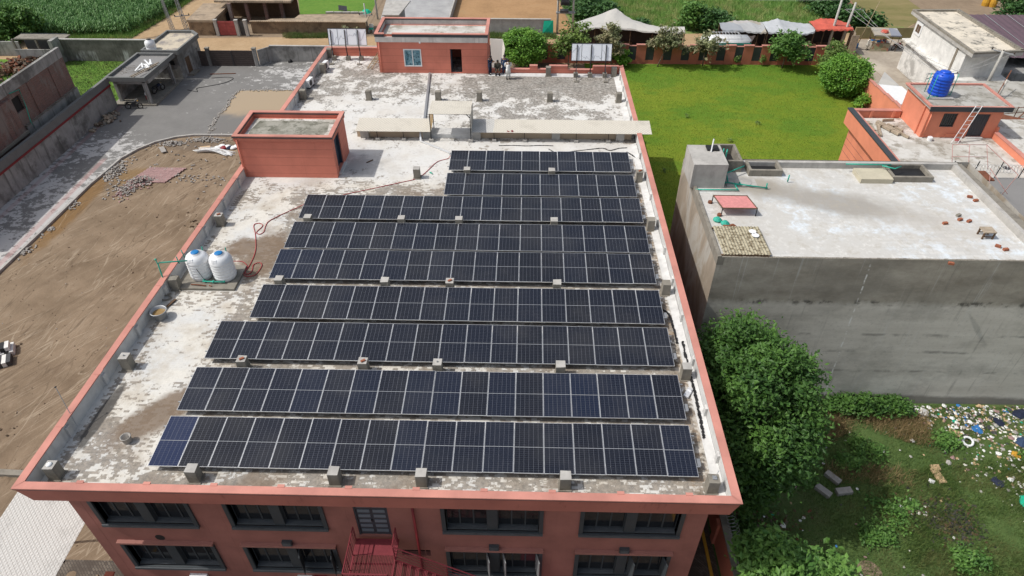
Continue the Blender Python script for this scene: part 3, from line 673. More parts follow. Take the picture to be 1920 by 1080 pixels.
sheet('dry_field', [(60.6,80.2),(66,80.2),(72,86),(72,98),(64.2,98)], G-.010, M['dry'])
sheet('bare_field', [(66,80),(130,70),(130,140),(72,140),(72,86)], G-.012, M['soil'])
sheet('verge', [(58.8,76.5),(66,76),(66.2,81),(60.5,80.9)], G-.003, M['green'])
sheet('lawn', [(21.2,14),(51.4,14),(51.2,66.8),(21.2,66.7)], G-.005, M['lawn'])
sheet('front_court', [(-9.0,-12),(23.9,-12),(23.9,42),(-3.4,42),(-3.4,1.6),(-9.0,1.6)], G+.02, M['darkpave'])
STREET = [(51.5,36),(51.5,60),(51.3,67),(56.0,67),(56.2,72.6),(58.5,76),(70,76),(70,36)]
sheet('street', STREET, G-.002, M['street'])
# joints of the street slabs, recessed strips
mj = MB()
for a, b in (((56.1,71.6),(56.6,40)),((53.6,66.0),(53.9,40)),((51.4,61.5),(62,62.2)),((51.4,53.5),(60,54)),((56,72.2),(66,72.6))): mj.beam((a[0],a[1],G+.001),(b[0],b[1],G+.001), .06, .004)
tag(mj.build('street_joint', M['soil']), kind='structure')
# rough plot on the right: uneven grid
nx, ny = 120, 100; xs = np.linspace(23.9, 62, nx); ys = np.linspace(-13, 12.85, ny); X, Y = np.meshgrid(xs, ys)
Z = np.zeros_like(X)
for k in range(220):
    cx, cy, s_ = rng.uniform(24, 61), rng.uniform(-12, 12.5), rng.uniform(.3, 1.6); Z += rng.uniform(-.06, .10) * np.exp(-((X-cx)**2+(Y-cy)**2)/s_**2)
V = np.stack([X, Y, G + Z], -1).reshape(-1, 3); ii = np.arange(ny*nx).reshape(ny, nx)
F = np.stack([ii[:-1, :-1], ii[:-1, 1:], ii[1:, 1:], ii[1:, :-1]], -1).reshape(-1, 4)
o = np_mesh('waste_ground', V, F, M['waste']); tag(o, kind='structure'); o.data.polygons.foreach_set('use_smooth', [True]*len(F))
# ------------------------------------------------------------------ the main building
bld = thing('office_building', 'large terracotta building whose long flat roof carries the solar panels', 'building', (9, 18, G))
def wall_holes(mb, u0, u1, z0, z1, holes, fn, depth=.3, m=0, mr=None):
    """a wall sheet with rectangular openings and their reveals; fn(u, d, z) maps to world, d = depth behind the face"""
    us = sorted({u0, u1, *[h[0] for h in holes], *[h[1] for h in holes]}); zs = sorted({z0, z1, *[h[2] for h in holes], *[h[3] for h in holes]})
    for a, b in zip(us[:-1], us[1:]):
        for c, d in zip(zs[:-1], zs[1:]):
            um, zm = (a+b)/2, (c+d)/2
            if any(h[0] < um < h[1] and h[2] < zm < h[3] for h in holes): continue
            mb.add([fn(a,0,c), fn(b,0,c), fn(b,0,d), fn(a,0,d)], [(0,1,2,3)], m)
    for h in holes:
        a, b, c, d = h; mm = m if mr is None else mr
        mb.add([fn(a,0,c), fn(a,depth,c), fn(a,depth,d), fn(a,0,d)], [(0,1,2,3)], mm)
        mb.add([fn(b,0,c), fn(b,0,d), fn(b,depth,d), fn(b,depth,c)], [(0,1,2,3)], mm)
        mb.add([fn(a,0,c), fn(b,0,c), fn(b,depth,c), fn(a,depth,c)], [(0,1,2,3)], mm)
        mb.add([fn(a,0,d), fn(a,depth,d), fn(b,depth,d), fn(b,0,d)], [(0,1,2,3)], mm)
YF = -0.60; XL, XR = -3.38, 21.32
top = [(-2.46,1.14),(2.79,6.35),(11.23,14.89),(16.62,20.30)]
mid = [(-2.31,1.31),(2.82,6.40),(11.26,14.93),(16.59,20.20)]
wins = [(a,b,-2.68,-.95,'t') for a,b in top] + [(a,b,-6.02,-4.25,'m') for a,b in mid] + [(a,b,-9.2,-7.25,'b') for a,b in ((-1.2,1.0),(2.4,4.2),(12.2,14.2),(17.2,19.2))]
DOOR = (7.68,9.00,-3.22,-.85)
lowwin = (9.25,10.45,-4.75,-4.3)
mb = MB()
wall_holes(mb, XL, XR, G, -.36, [w[:4] for w in wins] + [DOOR, lowwin], lambda u,d,z: (u, YF+d, z), .35)
mb.add([(XL,YF,G),(XL,YF,-.36),(XL+.5,41.8,-.36),(XL+.5,41.8,G)], [(0,1,2,3)])
mb.add([(XR,YF,G),(XR,38.4,G),(XR,38.4,-.03),(XR,YF,-.03)], [(0,1,2,3)])
mb.add([(XL+.5,41.8,G),(XL+.5,41.8,-.03),(10.9,41.8,-.03),(10.9,41.8,G)], [(0,1,2,3)])
mb.add([(10.9,38.4,G),(10.9,38.4,-.03),(XR,38.4,-.03),(XR,38.4,G)], [(0,1,2,3)])
mb.add([(XL,3,G),(XL,3,-.03),(XR,3,-.03),(XR,3,G)], [(0,1,2,3)])                       # dark room side behind the windows
for z in (-3.3,-6.6): mb.box(XL+.05, XR-.05, YF+.36, 3, z-.12, z)
wallo = mb.build('wall', M['terra'], bld)
# vertical joints in the render
mj = MB()
for u in (-2.95, 1.55, 2.35, 6.75, 7.35, 10.25, 10.85, 15.35, 16.1, 20.75): mj.box(u-.012, u+.012, YF-.003, YF+.001, G, -.41)
mj.build('render_joint', M['terra'], bld)
# cornice slab, roof deck, parapet, coping
ox = lambda y: -4.24 + (y+1.3)/43.3*.96                                   # outer left edge of the roof, slightly skewed
OUT = [(-4.24,-1.32),(22.0,-1.32),(21.92,38.95),(10.95,38.95),(10.95,42.55),(-3.27,42.55)]
FB = -.40
MB().poly([(x,y,FB+.002) for x,y in ((-4.08,-1.10),(21.84,-1.10),(21.76,38.95),(10.95,38.95),(10.95,42.55),(-3.11,42.55))][::-1]).build('roof_slab', M['terra'], bld)
T = .27
inn = [(-4.24+T,-1.32+T),(22-T,-1.32+T),(21.92-T,38.95-T),(10.95-T,38.95-T),(10.95-T,42.55-T),(-3.27+T,42.55-T)]
MB().poly([(x,y,0) for x,y in inn]).build('roof_deck', M['roof'], bld)
def wall_run(a, b, ai, bi, z0, z1, mb, m_out=0, m_in=1):
    mb.add([(*a,z0),(*b,z0),(*b,z1),(*a,z1)], [(0,1,2,3)], m_out); mb.add([(*ai,z0),(*ai,z1),(*bi,z1),(*bi,z0)], [(0,1,2,3)], m_in)
    mb.add([(*a,z1),(*b,z1),(*bi,z1),(*ai,z1)], [(0,1,2,3)], m_out)
PT = .66
for i, (nm, zt) in enumerate((('parapet',PT),('parapet',PT),('parapet',PT),(None,0),('parapet',PT),('parapet',PT))):
    if nm is None: continue
    j = (i+1) % 6; mb = MB(); inm = 1 if i in (1, 5) or i == 0 else 0
    if i == 2:                                                           # stepped rear parapet
        for x0, x1, h in ((10.96,14.35,.36),(14.35,15.0,.66),(15.0,15.95,.36),(15.95,17.45,.66),(17.45,19.5,.36),(19.5,21.92,.66)):
            mb.box(x0, x1, 38.95-T, 38.95, 0, h)
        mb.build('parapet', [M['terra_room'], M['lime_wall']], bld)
        mc = MB()
        for x0, x1, h in ((10.96,14.35,.36),(14.35,15.0,.66),(15.0,15.95,.36),(15.95,17.45,.66),(17.45,19.5,.36),(19.5,21.6,.66)): mc.box(x0, x1, 38.95-T-.02, 38.97, h+.002, h+.05)
        mc.build('coping', M['coping'], bld); continue
    wall_run(OUT[i], OUT[j], inn[i], inn[j], -.045, zt, mb, 0, inm)
    if i in (0, 1, 5):                                                   # the fascia leans back towards its foot on the three open sides
        mb = MB(); ft = {0:(-4.08,-1.10), 1:(21.84,-1.10), 2:(21.76,38.95), 5:(-3.11,42.55)}; pa, pb = OUT[i], OUT[j]; qa, qb = ft[i], ft[j] if j != 0 or i != 5 else ft[0]
        mb.add([(*pa,zt),(*pb,zt),(*qb,FB),(*qa,FB)], [(3,2,1,0)]); mb.add([(*inn[i],0),(*inn[j],0),(*inn[j],zt),(*inn[i],zt)], [(3,2,1,0)], inm); mb.add([(*pa,zt),(*pb,zt),(*inn[j],zt),(*inn[i],zt)], [(0,1,2,3)])
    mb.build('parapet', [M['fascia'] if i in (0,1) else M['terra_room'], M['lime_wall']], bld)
    # coping: a slab with a shadow lip, thicker where the ribs stand
    mc = MB(); a, b, ai, bi = OUT[i], OUT[j], inn[i], inn[j]; d = (Vector((*b,0))-Vector((*a,0))).normalized(); nrm = Vector((d.y,-d.x,0))*.03
    P0 = [Vector((*a,0))+nrm-d*.03*(i in (0,1,5)), Vector((*b,0))+nrm+d*.03*(i in (0,1,5)), Vector((*bi,0))-nrm*.5, Vector((*ai,0))-nrm*.5]
    mc.add([(q.x,q.y,PT+.004) for q in P0]+[(q.x,q.y,PT+.06) for q in P0], [(3,2,1,0),(4,5,6,7),(0,1,5,4),(1,2,6,5),(2,3,7,6),(3,0,4,7)])
    mc.build('coping', M['coping'], bld)
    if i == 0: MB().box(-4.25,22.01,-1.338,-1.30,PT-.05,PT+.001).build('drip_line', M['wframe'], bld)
# ribs on the inside of the parapet
def rib(x, y, ax):
    mb = MB()
    if ax == 'x': mb.box(x-.10, x+.10, y, y+.09, .001, PT); mb.box(x-.13, x+.13, y-.02, y+.10, PT+.062, PT+.078)
    elif ax == 'l': mb.box(x-.005, x+.09, y-.12, y+.12, .001, PT-.10); MB().box(x-.25, x+.05, y-.15, y+.15, PT+.062, PT+.074).build('coping_joint', M['coping'], bld)
    else: mb.box(x-.09, x+.005, y-.12, y+.12, .001, PT-.10)
    return mb
for x in np.linspace(-1.9, 20.2, 10): rib(float(x), -1.32+T, 'x').build('parapet_rib', M['coping'], bld)
for y in (1.6,4.4,7.4,10.3,13.0,15.4,18.2,20.6,29.8,32.4,34.6,37.2,39.6): rib(ox(y)+T, y, 'l').build('parapet_rib', M['lime_wall'], bld)
for y in (.9,3.2,6.0,8.9,11.6,14.2,16.9,19.6,22.2,24.6,30.0,32.6,35.2,37.4): rib(21.98-T-(y/40)*.08, y, 'r').build('parapet_rib', M['lime_wall'], bld)
# lime skirting along the right side and front
mb = MB(); mb.add([(21.35,-1.0,.006),(21.72,-1.0,.12),(21.64,26.7,.12),(21.25,26.7,.006)], [(0,1,2,3)]); mb.add([(21.2,27.8,.006),(21.64,27.8,.12),(21.64,38.6,.12),(21.2,38.6,.006)], [(0,1,2,3)])
mb.add([(11.0,38.62,.10),(21.5,38.62,.10),(21.4,38.1,.006),(11.0,38.2,.006)],[(3,2,1,0)]); mb.build('lime_fillet', M['lime_wall'], bld)
# pavers of the front roof: laid one by one, joined into one stuff part
tw, tl = .115, .232; xs = np.arange(-3.9, 21.2, tl); ys = np.arange(-.98, 22.0, tw); gx, gy = np.meshgrid(xs, ys); gx = gx + (np.arange(len(ys)) % 2)[:, None]*tl*.5
gx, gy = gx.ravel(), gy.ravel(); k = (gx > ox(gy)+T+.12) & (gx < 21.1) & ~((gx > -3.7) & (gx < 2.5) & (gy > 21.5)) & ~((gx>-3.4)&(gx<-.4)&(gy>10.6)&(gy<12.7)); gx, gy = gx[k], gy[k]; n = len(gx)
zz = .0015 + .002*rng.random(n); g_ = .0008; big_ = rng.random(n)
q = np.stack([np.stack([gx+g_, gy+g_, 0*zz+.0002], 1), np.stack([gx+tl-g_, gy+g_, 0*zz+.0002], 1), np.stack([gx+tl-g_, gy+tw-g_, 0*zz+.0002], 1), np.stack([gx+g_, gy+tw-g_, 0*zz+.0002], 1),
              np.stack([gx+g_+.0008, gy+g_+.0008, zz], 1), np.stack([gx+tl-g_-.0008, gy+g_+.0008, zz], 1), np.stack([gx+tl-g_-.0008, gy+tw-g_-.0008, zz], 1), np.stack([gx+g_+.0008, gy+tw-g_-.0008, zz], 1)], 1).reshape(-1, 3)
fl = np.array([[4,5,6,7],[0,1,5,4],[1,2,6,5],[2,3,7,6],[3,0,4,7]]); F = (np.arange(n)[:, None, None]*8 + fl[None]).reshape(-1, 4)
o = np_mesh('roof_paver', q, F, M['roof'], bld, np.repeat(big_, 5)); o['kind'] = 'stuff'
# column stubs left above the deck
def stub(x, y, h=.70, capm='concrete', item=None):
    mb = MB(); w = .20; j = lambda: random.uniform(-.012, .012)
    vs = [(x-w+j(),y-w+j(),.002),(x+w+j(),y-w+j(),.002),(x+w+j(),y+w+j(),.002),(x-w+j(),y+w+j(),.002),(x-w+j(),y-w+j(),h+j()),(x+w+j(),y-w+j(),h+j()),(x+w+j(),y+w+j(),h+j()),(x-w+j(),y+w+j(),h+j())]
    mb.add(vs, [(3,2,1,0),(0,1,5,4),(1,2,6,5),(2,3,7,6),(3,0,4,7)]); mb.add(vs, [(4,5,6,7)], 1); mb.box(x-w-.05, x+w+.05, y-w-.05, y+w+.05, .003, .05)
    o = mb.build('column_stub', [M['concrete'], M[capm]], bld)
    if item == 'disc': MB().lathe((x-.02,y,h), [(.11,-.01),(.11,.03),(.07,.06),(.0,.07)], 14).build('cap_light', M['white_paint'], o, True)
    if item == 'post': MB().box(x-.06,x+.1,y-.06,y+.1,h-.01,h+.05).tube([(x+.03,y+.02,h),(x+.09,y+.05,h+.38)], .008, 5).lathe((x+.09,y+.05,h+.38), [(.0,-.02),(.03,0),(.0,.02)], 8).build('lightning_rod', M['galv'], o)
    if item == 'bolt': MB().cyl((x,y), .035, .03, h-.01, h+.07, 8).build('anchor_bolt', M['galv'], o)
    if item == 'brick': MB().obox((x+.02,y-.02,h+.03), (.2,.1,.06), (0,0,.6)).build('loose_brick', M['brick_red'], o)
C_X = [1.89,7.2,10.45,15.8]
stub(-3.42,-.30,.72,'concrete_lt','disc')
for x in C_X: stub(x,-.30,.70,'concrete_lt')
stub(21.23,-.32,.70,'concrete','post')
for yy in (5.33,10.93,16.48):
    for x in C_X: stub(x, yy, .70, 'concrete_lt', random.choice((None,None,'bolt','brick')))
stub(-3.30,5.36,.72,'concrete_lt','bolt'); stub(-3.38,10.83,.70); stub(-3.15,16.5,.72,'concrete_lt','brick')
for yy in (5.32,11.0,16.6,21.92): stub(21.24, yy, .72, 'concrete_lt' if yy < 6 else 'concrete', 'brick' if yy > 20 else None)
for x in (7.33,10.5,15.79): stub(x, 22.0, .70, 'concrete_lt')
for x in (-2.9,2.13,7.42,10.56,15.91,21.12): stub(x, 33.5, .72)
for x, y in ((-2.6,38.6),(-2.85,42.0),(15.88,38.4),(21.2,38.4)): stub(x, y, .74)
# --- windows of the facade
def window(w):
    a, b, c, d, kind = w
    fr = MB(); p = .09 if kind != 't' else .07
    fr.box(a-.16,a,YF-p,YF+.30,c-.16,d+.16); fr.box(b,b+.16,YF-p,YF+.30,c-.16,d+.16); fr.box(a,b,YF-p,YF+.30,c-.16,c); fr.box(a,b,YF-p,YF+.30,d,d+.16)
    pw = .42 if b-a > 3 else .1; cx = (a+b)/2; fr.box(cx-pw/2, cx+pw/2, YF+.02, YF+.32, c, d)
    fo = fr.build('window', M['wframe'], bld)
    ms = MB(); ms.box(a+.02,cx-pw/2-.01,YF+.03,YF+.27,c+.001,c+.07); ms.box(cx+pw/2+.01,b-.02,YF+.03,YF+.27,c+.001,c+.07); ms.box(a-.16,b+.16,YF-p-.05,YF-p,c-.17,c-.03); ms.build('sill', M['wframe_lt'], fo)
    for s0, s1 in ((a,cx-pw/2),(cx+pw/2,b)):
        n = 3 if b-a > 3 else 1; ww = (s1-s0)/n
        fm = MB()
        for i in range(n+1):
            u = s0+ww*i; fm.box(max(s0,u-.03), min(s1,u+.03), YF+.2, YF+.26, c+.08, d)
        fm.box(s0,s1,YF+.19,YF+.25,c+.075,c+.14); fm.box(s0,s1,YF+.19,YF+.25,d-.07,d); fm.build('sash', M['wframe'], fo)
        for i in range(n):
            MB().box(s0+ww*i+.03, s0+ww*(i+1)-.03, YF+.225, YF+.235, c+.14, d-.07).build('pane', M['glass'], fo)
    if kind == 'm': MB().box(a-.19,b+.19,YF-.17,YF-.001,d+.165,d+.27).build('hood', M['hood'], fo)
    return fo
for i, w in enumerate(wins):
    fo = window(w)
    if w[4] == 'm' and i in (5,6,7):                                   # casements pushed open
        cx = (w[0]+w[1])/2
        for hx, an in ((cx+.3, -1.25),(w[1]-.12, -1.35)) if i != 6 else ((cx-.32,-1.3),(cx+.35,-1.3),(w[1]-.1,-1.3)):
            MB().obox((hx+.25*math.cos(an), YF+.12+.25*math.sin(an)*1.2, (w[2]+w[3])/2+.02), (.52,.03,1.35), (0,0,an)).build('open_casement', M['wframe'] if i != 6 else M['galv'], fo)
for (a,b), k in zip(mid, (0,1,1,1)):
    cx = (a+b)/2
    if k:
        o = MB().box(cx-.2,cx+.2,YF-.14,YF-.001,-4.02,-3.72).build('wall_vent', M['wframe'], bld); MB().box(cx-.16,cx+.16,YF-.15,YF-.141,-3.98,-3.77).build('louvre', M['wframe_lt'], o)
    else:
        mh = MB(); n = 20; mh.add([(cx-.15+.2*math.cos(2*math.pi*i/n), YF-.004, -3.75+.2*math.sin(2*math.pi*i/n)) for i in range(n)], [tuple(range(n))]); mh.build('vent_hole', M['black'], bld)
# --- fire door, low window, drainpipe, small plates
dr = MB(); a,b,c,d = DOOR
dr.box(a,a+.06,YF+.02,YF+.14,c,d).box(b-.06,b,YF+.02,YF+.14,c,d).box(a+.06,b-.06,YF+.02,YF+.14,d-.07,d); do = dr.build('fire_door', M['door_dark'], bld)
for s in (0,1):
    x0 = a+.06+s*(b-a-.12)/2; x1 = x0+(b-a-.12)/2
    MB().box(x0+.005,x1-.005,YF+.06,YF+.11,c+.01,d-.07).build('leaf', M['door_dark'], do)
    for k in range(6):
        z = c+.2+k*.345; MB().box(x0+.07,x1-.06,YF+.045,YF+.058,z,z+.19).build('lite', M['door_lite'], do)
MB().box((a+b)/2-.06,(a+b)/2-.02,YF+.0,YF+.058,c+1.0,c+1.12).build('handle', M['black'], do)
MB().box(lowwin[0],lowwin[1],YF+.2,YF+.22,lowwin[2],lowwin[3]).build('pane', M['glass'], bld)
MB().tube([(10.02,YF-.10,-.42),(10.02,YF-.10,G+.2)], .055, 10).build('drainpipe', M['red_pipe'], bld, True)
MB().box(6.05,6.2,YF-.02,YF-.001,-6.32,-6.2).build('sign_plate', M['white_paint'], bld)
MB().box(5.2,5.75,YF-.35,YF-.001,-6.85,-6.6).build('hose_cabinet', M['red_pipe'], bld)
MB().box(4.45,5.1,YF-.3,YF-.001,-6.85,-6.62).build('condenser', M['white_paint'], bld)
MB().box(-.3,.45,YF-.35,YF-.001,-7.0,-6.7).build('condenser', M['white_paint'], bld)
# --- unseen block and slab added behind the rear parapet to cast the lawn shadow
MB().box(-2.6,21.6,39.0,42.3,-1.3,-1.0).box(-2.6,21.7,42.6,48.9,G,-4.2).box(11,21.3,38.97,42.5,G,-1.31).build('rear_shadow_block', M['terra'], bld)

# --- stair rooms on the roof
def room(x0,x1,y0,y1,h,par,name,wm,holes,side_holes,band=False,notch=None,rm='roof_mossy'):
    mb = MB(); th = .2
    wall_holes(mb, x0,x1,0.004,h-.02, holes, lambda u,d,z:(u,y0+d,z), th)
    wall_holes(mb, y0,y1,0.004,h-.02, side_holes, lambda u,d,z:(x1-d,u,z), th)
    mb.add([(x0,y1,.004),(x0,y1,h-.02),(x1,y1,h-.02),(x1,y1,.004)], [(0,1,2,3)]); mb.add([(x0,y0,.004),(x0,y0,h-.02),(x0,y1,h-.02),(x0,y1,.004)], [(0,1,2,3)])
    if holes or side_holes:                                             # inner faces
        wall_holes(mb, x0+th,x1-th,0.004,h-par-.08, holes, lambda u,d,z:(u,y0+th-d*0,z), 0.0)
    r = mb.build(name, wm, bld)
    zr = h-par; MB().box(x0+.02,x1-.02,y0+.02,y1-.02,zr-.12,zr-.004).build('ceiling_slab', wm, r)
    w = .27; o = .10
    MB().poly([(x0+w,y0+w,zr),(x1-w,y0+w,zr),(x1-w,y1-w,zr),(x0+w,y1-w,zr)]).build('roof', M[rm], r)
    segs = [((x0-o,x1+o),(y1-w+.1,y1+o)),((x0-o,x0+w-.1),(y0-o+w,y1+o-w)),((x1-w+.1,x1+o),(y0-o+w,y1+o-w))]
    fr = [(x0-o,x1+o)] if not notch else [(x0-o,notch[0]),(notch[1],x1+o)]
    segs += [(f,(y0-o,y0+w-.1)) for f in fr]
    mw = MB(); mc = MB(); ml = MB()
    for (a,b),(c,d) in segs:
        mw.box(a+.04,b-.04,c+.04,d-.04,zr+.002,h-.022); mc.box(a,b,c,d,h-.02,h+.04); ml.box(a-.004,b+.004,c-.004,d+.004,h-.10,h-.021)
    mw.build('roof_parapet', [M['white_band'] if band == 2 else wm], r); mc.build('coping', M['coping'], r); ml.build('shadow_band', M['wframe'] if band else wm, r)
    return r
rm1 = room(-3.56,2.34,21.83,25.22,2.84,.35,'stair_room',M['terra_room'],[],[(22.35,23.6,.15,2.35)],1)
do = MB().box(2.05,2.28,22.35,22.42,.15,2.35).box(2.05,2.28,23.53,23.6,.15,2.35).box(2.05,2.28,22.42,23.53,2.28,2.35).build('door_frame', M['door_blue'], rm1)
MB().box(2.06,2.12,22.43,23.52,.16,2.27).build('door_leaf', M['door_blue'], rm1); MB().box(2.05,2.5,22.2,23.7,.004,.13).build('door_step', M['lime_wall'], rm1)
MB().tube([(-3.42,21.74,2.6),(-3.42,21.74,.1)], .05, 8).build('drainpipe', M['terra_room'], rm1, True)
MB().poly([(x,y,2.496) for x,y in ((-3.0,22.25),(1.5,22.2),(1.75,23.2),(1.6,24.55),(-.5,24.7),(-2.9,24.6),(-3.1,23.4))]).build('moss_patch', M['moss_dark'], rm1)
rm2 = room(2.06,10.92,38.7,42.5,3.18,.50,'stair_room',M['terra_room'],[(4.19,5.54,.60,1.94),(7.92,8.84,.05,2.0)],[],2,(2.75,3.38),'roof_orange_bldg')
MB().box(2.0,10.98,38.56,38.68,2.56,2.97).build('painted_band', M['white_band'], rm2)
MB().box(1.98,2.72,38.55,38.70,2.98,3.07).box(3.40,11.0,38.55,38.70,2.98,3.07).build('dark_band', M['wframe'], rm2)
w_ = MB()
for a,b,c,d in ((4.15,5.58,.56,.64),(4.15,5.58,1.90,1.98),(4.15,4.23,.64,1.90),(5.50,5.58,.64,1.90),(4.83,4.90,.64,1.90)): w_.box(a,b,38.66,38.74,c,d)
wo_ = w_.build('window', M['white_paint'], rm2)
for a,b in ((4.23,4.83),(4.90,5.50)): MB().box(a,b,38.70,38.71,.64,1.90).build('pane', M['pane_blue'], wo_)
MB().box(7.94,8.00,38.85,39.75,.06,1.98).build('door_leaf', M['door_blue'], rm2)
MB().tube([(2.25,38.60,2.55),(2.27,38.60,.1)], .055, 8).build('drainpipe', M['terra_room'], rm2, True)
MB().box(5.5,5.62,38.5,38.69,2.5,2.62).build('wall_lamp', M['white_paint'], rm2)
# ------------------------------------------------------------------ solar rows: row > module (> glass), rails, legs
PW, PL, GAP, TILT = 1.142, 2.279, .014, R(3.8)
mf = MB(); b_ = .010
mf.box(0,PW,0,b_,-.034,.002).box(0,PW,PL-b_,PL,-.034,.002).box(0,b_,b_,PL-b_,-.034,.002).box(PW-b_,PW,b_,PL-b_,-.034,.002)
me_frame = bpy.data.meshes.new('solar_module'); me_frame.from_pydata(mf.v, [], mf.f); me_frame.materials.append(M['alu'])
me_glass = bpy.data.meshes.new('cell_glass'); gm = MB().box(b_,PW-b_,b_,PL-b_,-.008,-.001); me_glass.from_pydata(gm.v, [], gm.f); me_glass.materials.append(M['cells'])
ROWS = [(18,0.0,0.0),(18,.01,2.707),(18,.02,5.664),(17,1.165,8.368),(17,1.181,11.335),(17,1.207,13.945),(17,1.227,16.788),(10,9.28,19.493),(10,9.275,22.412)]
RLAB = ['nearest solar row along the front edge of the roof, eighteen modules','second solar row from the front edge, several modules tinted deep blue','third solar row from the front, the last one with eighteen modules',
 'fourth solar row from the front, the one level with the steel tub','fifth solar row from the front, starting beside the red cable loop','middle solar row whose left end points at the white tanks',
 'third solar row from the rear, first long row behind two short ones','second shortest solar row, just in front of the rearmost row','rearmost short solar row nearest the cream canopy']
for i, (n, x0, y0) in enumerate(ROWS):
    w = n*PW + (n-1)*GAP
    t = thing('solar_row', RLAB[i], 'solar panels', (x0, y0, 0.0), 'rows of solar panels on the roof')
    for k in range(n):
        o = bpy.data.objects.new('solar_module', me_frame); COL.objects.link(o); o.parent = t
        o.location = (k*(PW+GAP), random.uniform(-.006,.006), .35 + random.uniform(-.004,.004)); o.rotation_euler = (TILT + R(random.uniform(-.25,.25)), R(random.uniform(-.2,.2)), 0)
        g = bpy.data.objects.new('cell_glass', me_glass); COL.objects.link(g); g.parent = o; g.color = ((.95 if (i,k)==(0,0) else random.uniform(.62,.80) if (i==1 and k in (4,6,8,9,11,13,14,16)) or (i==4 and k<2) else random.uniform(0,.68) if i<2 else random.uniform(0,.5)),0,0,1)
    rm = MB(); zf = lambda y: .35 - .055 + y*math.sin(TILT)
    for yy in (.45, 1.82): MB().beam((-.12,yy,zf(yy)), (w+.14,yy,zf(yy)), .045, .04).build('mounting_rail', M['galv'], t, local=True)
    for k in range(int(n/2)+1):
        xx = .25 + k*(w-.5)/int(n/2); lm = MB()
        for yy in (.45, 1.82): MB().box(xx-.03,xx+.03,yy-.03,yy+.03,.004,zf(yy)-.02).box(xx-.12,xx+.12,yy-.12,yy+.12,.004,.06).build('leg', M['galv'], t, local=True)
    MB().box(w+.06,w+.2,.5,.85,.18,.30).build('junction_box', M['galv'], t, local=True); MB().box(w+.03,w+.12,1.5,1.62,.2,.34).build('clamp', M['galv'], t, local=True)
# ------------------------------------------------------------------ water tanks on their slab
MB().box(-3.42,-.42,10.68,12.62,.004,.14).build('tank_plinth', M['concrete'], bld)
def tank(x, y, label, pipe):
    t = thing('water_tank', label, 'water tank', (x, y, .142), 'white water tanks on the roof')
    pr = [(.50,0),(.54,.06)]
    for k in range(6): z = .14+k*.17; pr += [(.545,z),(.565,z+.035),(.565,z+.11),(.545,z+.145)]
    pr += [(.54,1.18),(.48,1.30),(.36,1.40),(.22,1.44),(.22,1.47),(.0,1.47)]
    MB().lathe((0,0,0), pr, 32, cap=False).build('tank_body', M['white_plastic'], t, True, True)
    MB().lathe((.0,.02,1.44), [(.20,0),(.205,.05),(.17,.075),(.06,.085),(.0,.085)], 20).build('lid', M['blue_plastic'], t, True, True)
    MB().obox((-.1,-.40,1.26), (.24,.2,.16), (-.5,0,0)).lathe((-.1,-.43,1.28), [(.07,0),(.07,.06),(0,.065)], 12).build('inlet_boss', M['white_plastic'], t, local=True)
    if pipe: MB().tube([(.05,-.45,1.22),(.14,-.56,.8),(.3,-.57,.3),(.45,-.54,.05)], .012, 5).build('float_cable', M['black'], t, True, True)
    MB().tube([(.2,.42,1.3),(.2,.46,1.5)], .03, 8).build('vent', M['green_pipe'], t, local=True)
    return t
tank(-2.38, 11.72, 'white plastic water tank with blue lid, left of the pair, joined to the green pipe', True)
tank(-1.17, 11.68, 'white plastic water tank with blue lid, right of the pair, nearer the solar rows', False)
t = thing('supply_pipe', 'green plastic pipes climbing over the salmon parapet to the white tanks', 'pipe', (-3.8,11.2,0))
MB().tube([(-3.75,10.55,.1),(-3.95,10.9,.9),(-3.95,10.95,1.45),(-3.9,11.0,1.5),(-2.62,11.25,1.46)], .035, 8).build('riser', M['green_pipe'], t, True)
MB().tube([(-3.95,10.95,1.2),(-3.98,10.95,1.72)], .025, 8).lathe((-3.98,10.95,1.70), [(.05,0),(.05,.06),(.0,.07)], 8).tube([(-3.62,12.1,.6),(-3.65,12.1,1.05)], .025, 8).tube([(-3.55,12.6,.6),(-3.58,12.6,1.1)], .025, 8).build('vent_stub', M['green_pipe'], t, True)
MB().tube([(-2.15,11.12,.25),(-1.0,11.08,.25)], .035, 8).tube([(-2.1,11.1,.25),(-2.1,11.3,.25)], .05, 8).tube([(-1.05,11.08,.25),(-1.05,11.3,.25)], .05, 8).box(-1.62,-1.54,11.03,11.15,.2,.31).build('outlet_manifold', M['green_pipe'], t, True)
tag(MB().tube([(-2.7,10.95,.18),(-2.3,10.9,.2),(-1.9,10.86,.18)], .03, 6).tube([(-1.75,10.9,.17),(-1.6,10.84,.17)], .03, 6).build('valve_offcut', M['rust']), 'rusty pipe offcuts lying at the front edge of the tank slab', 'pipe')
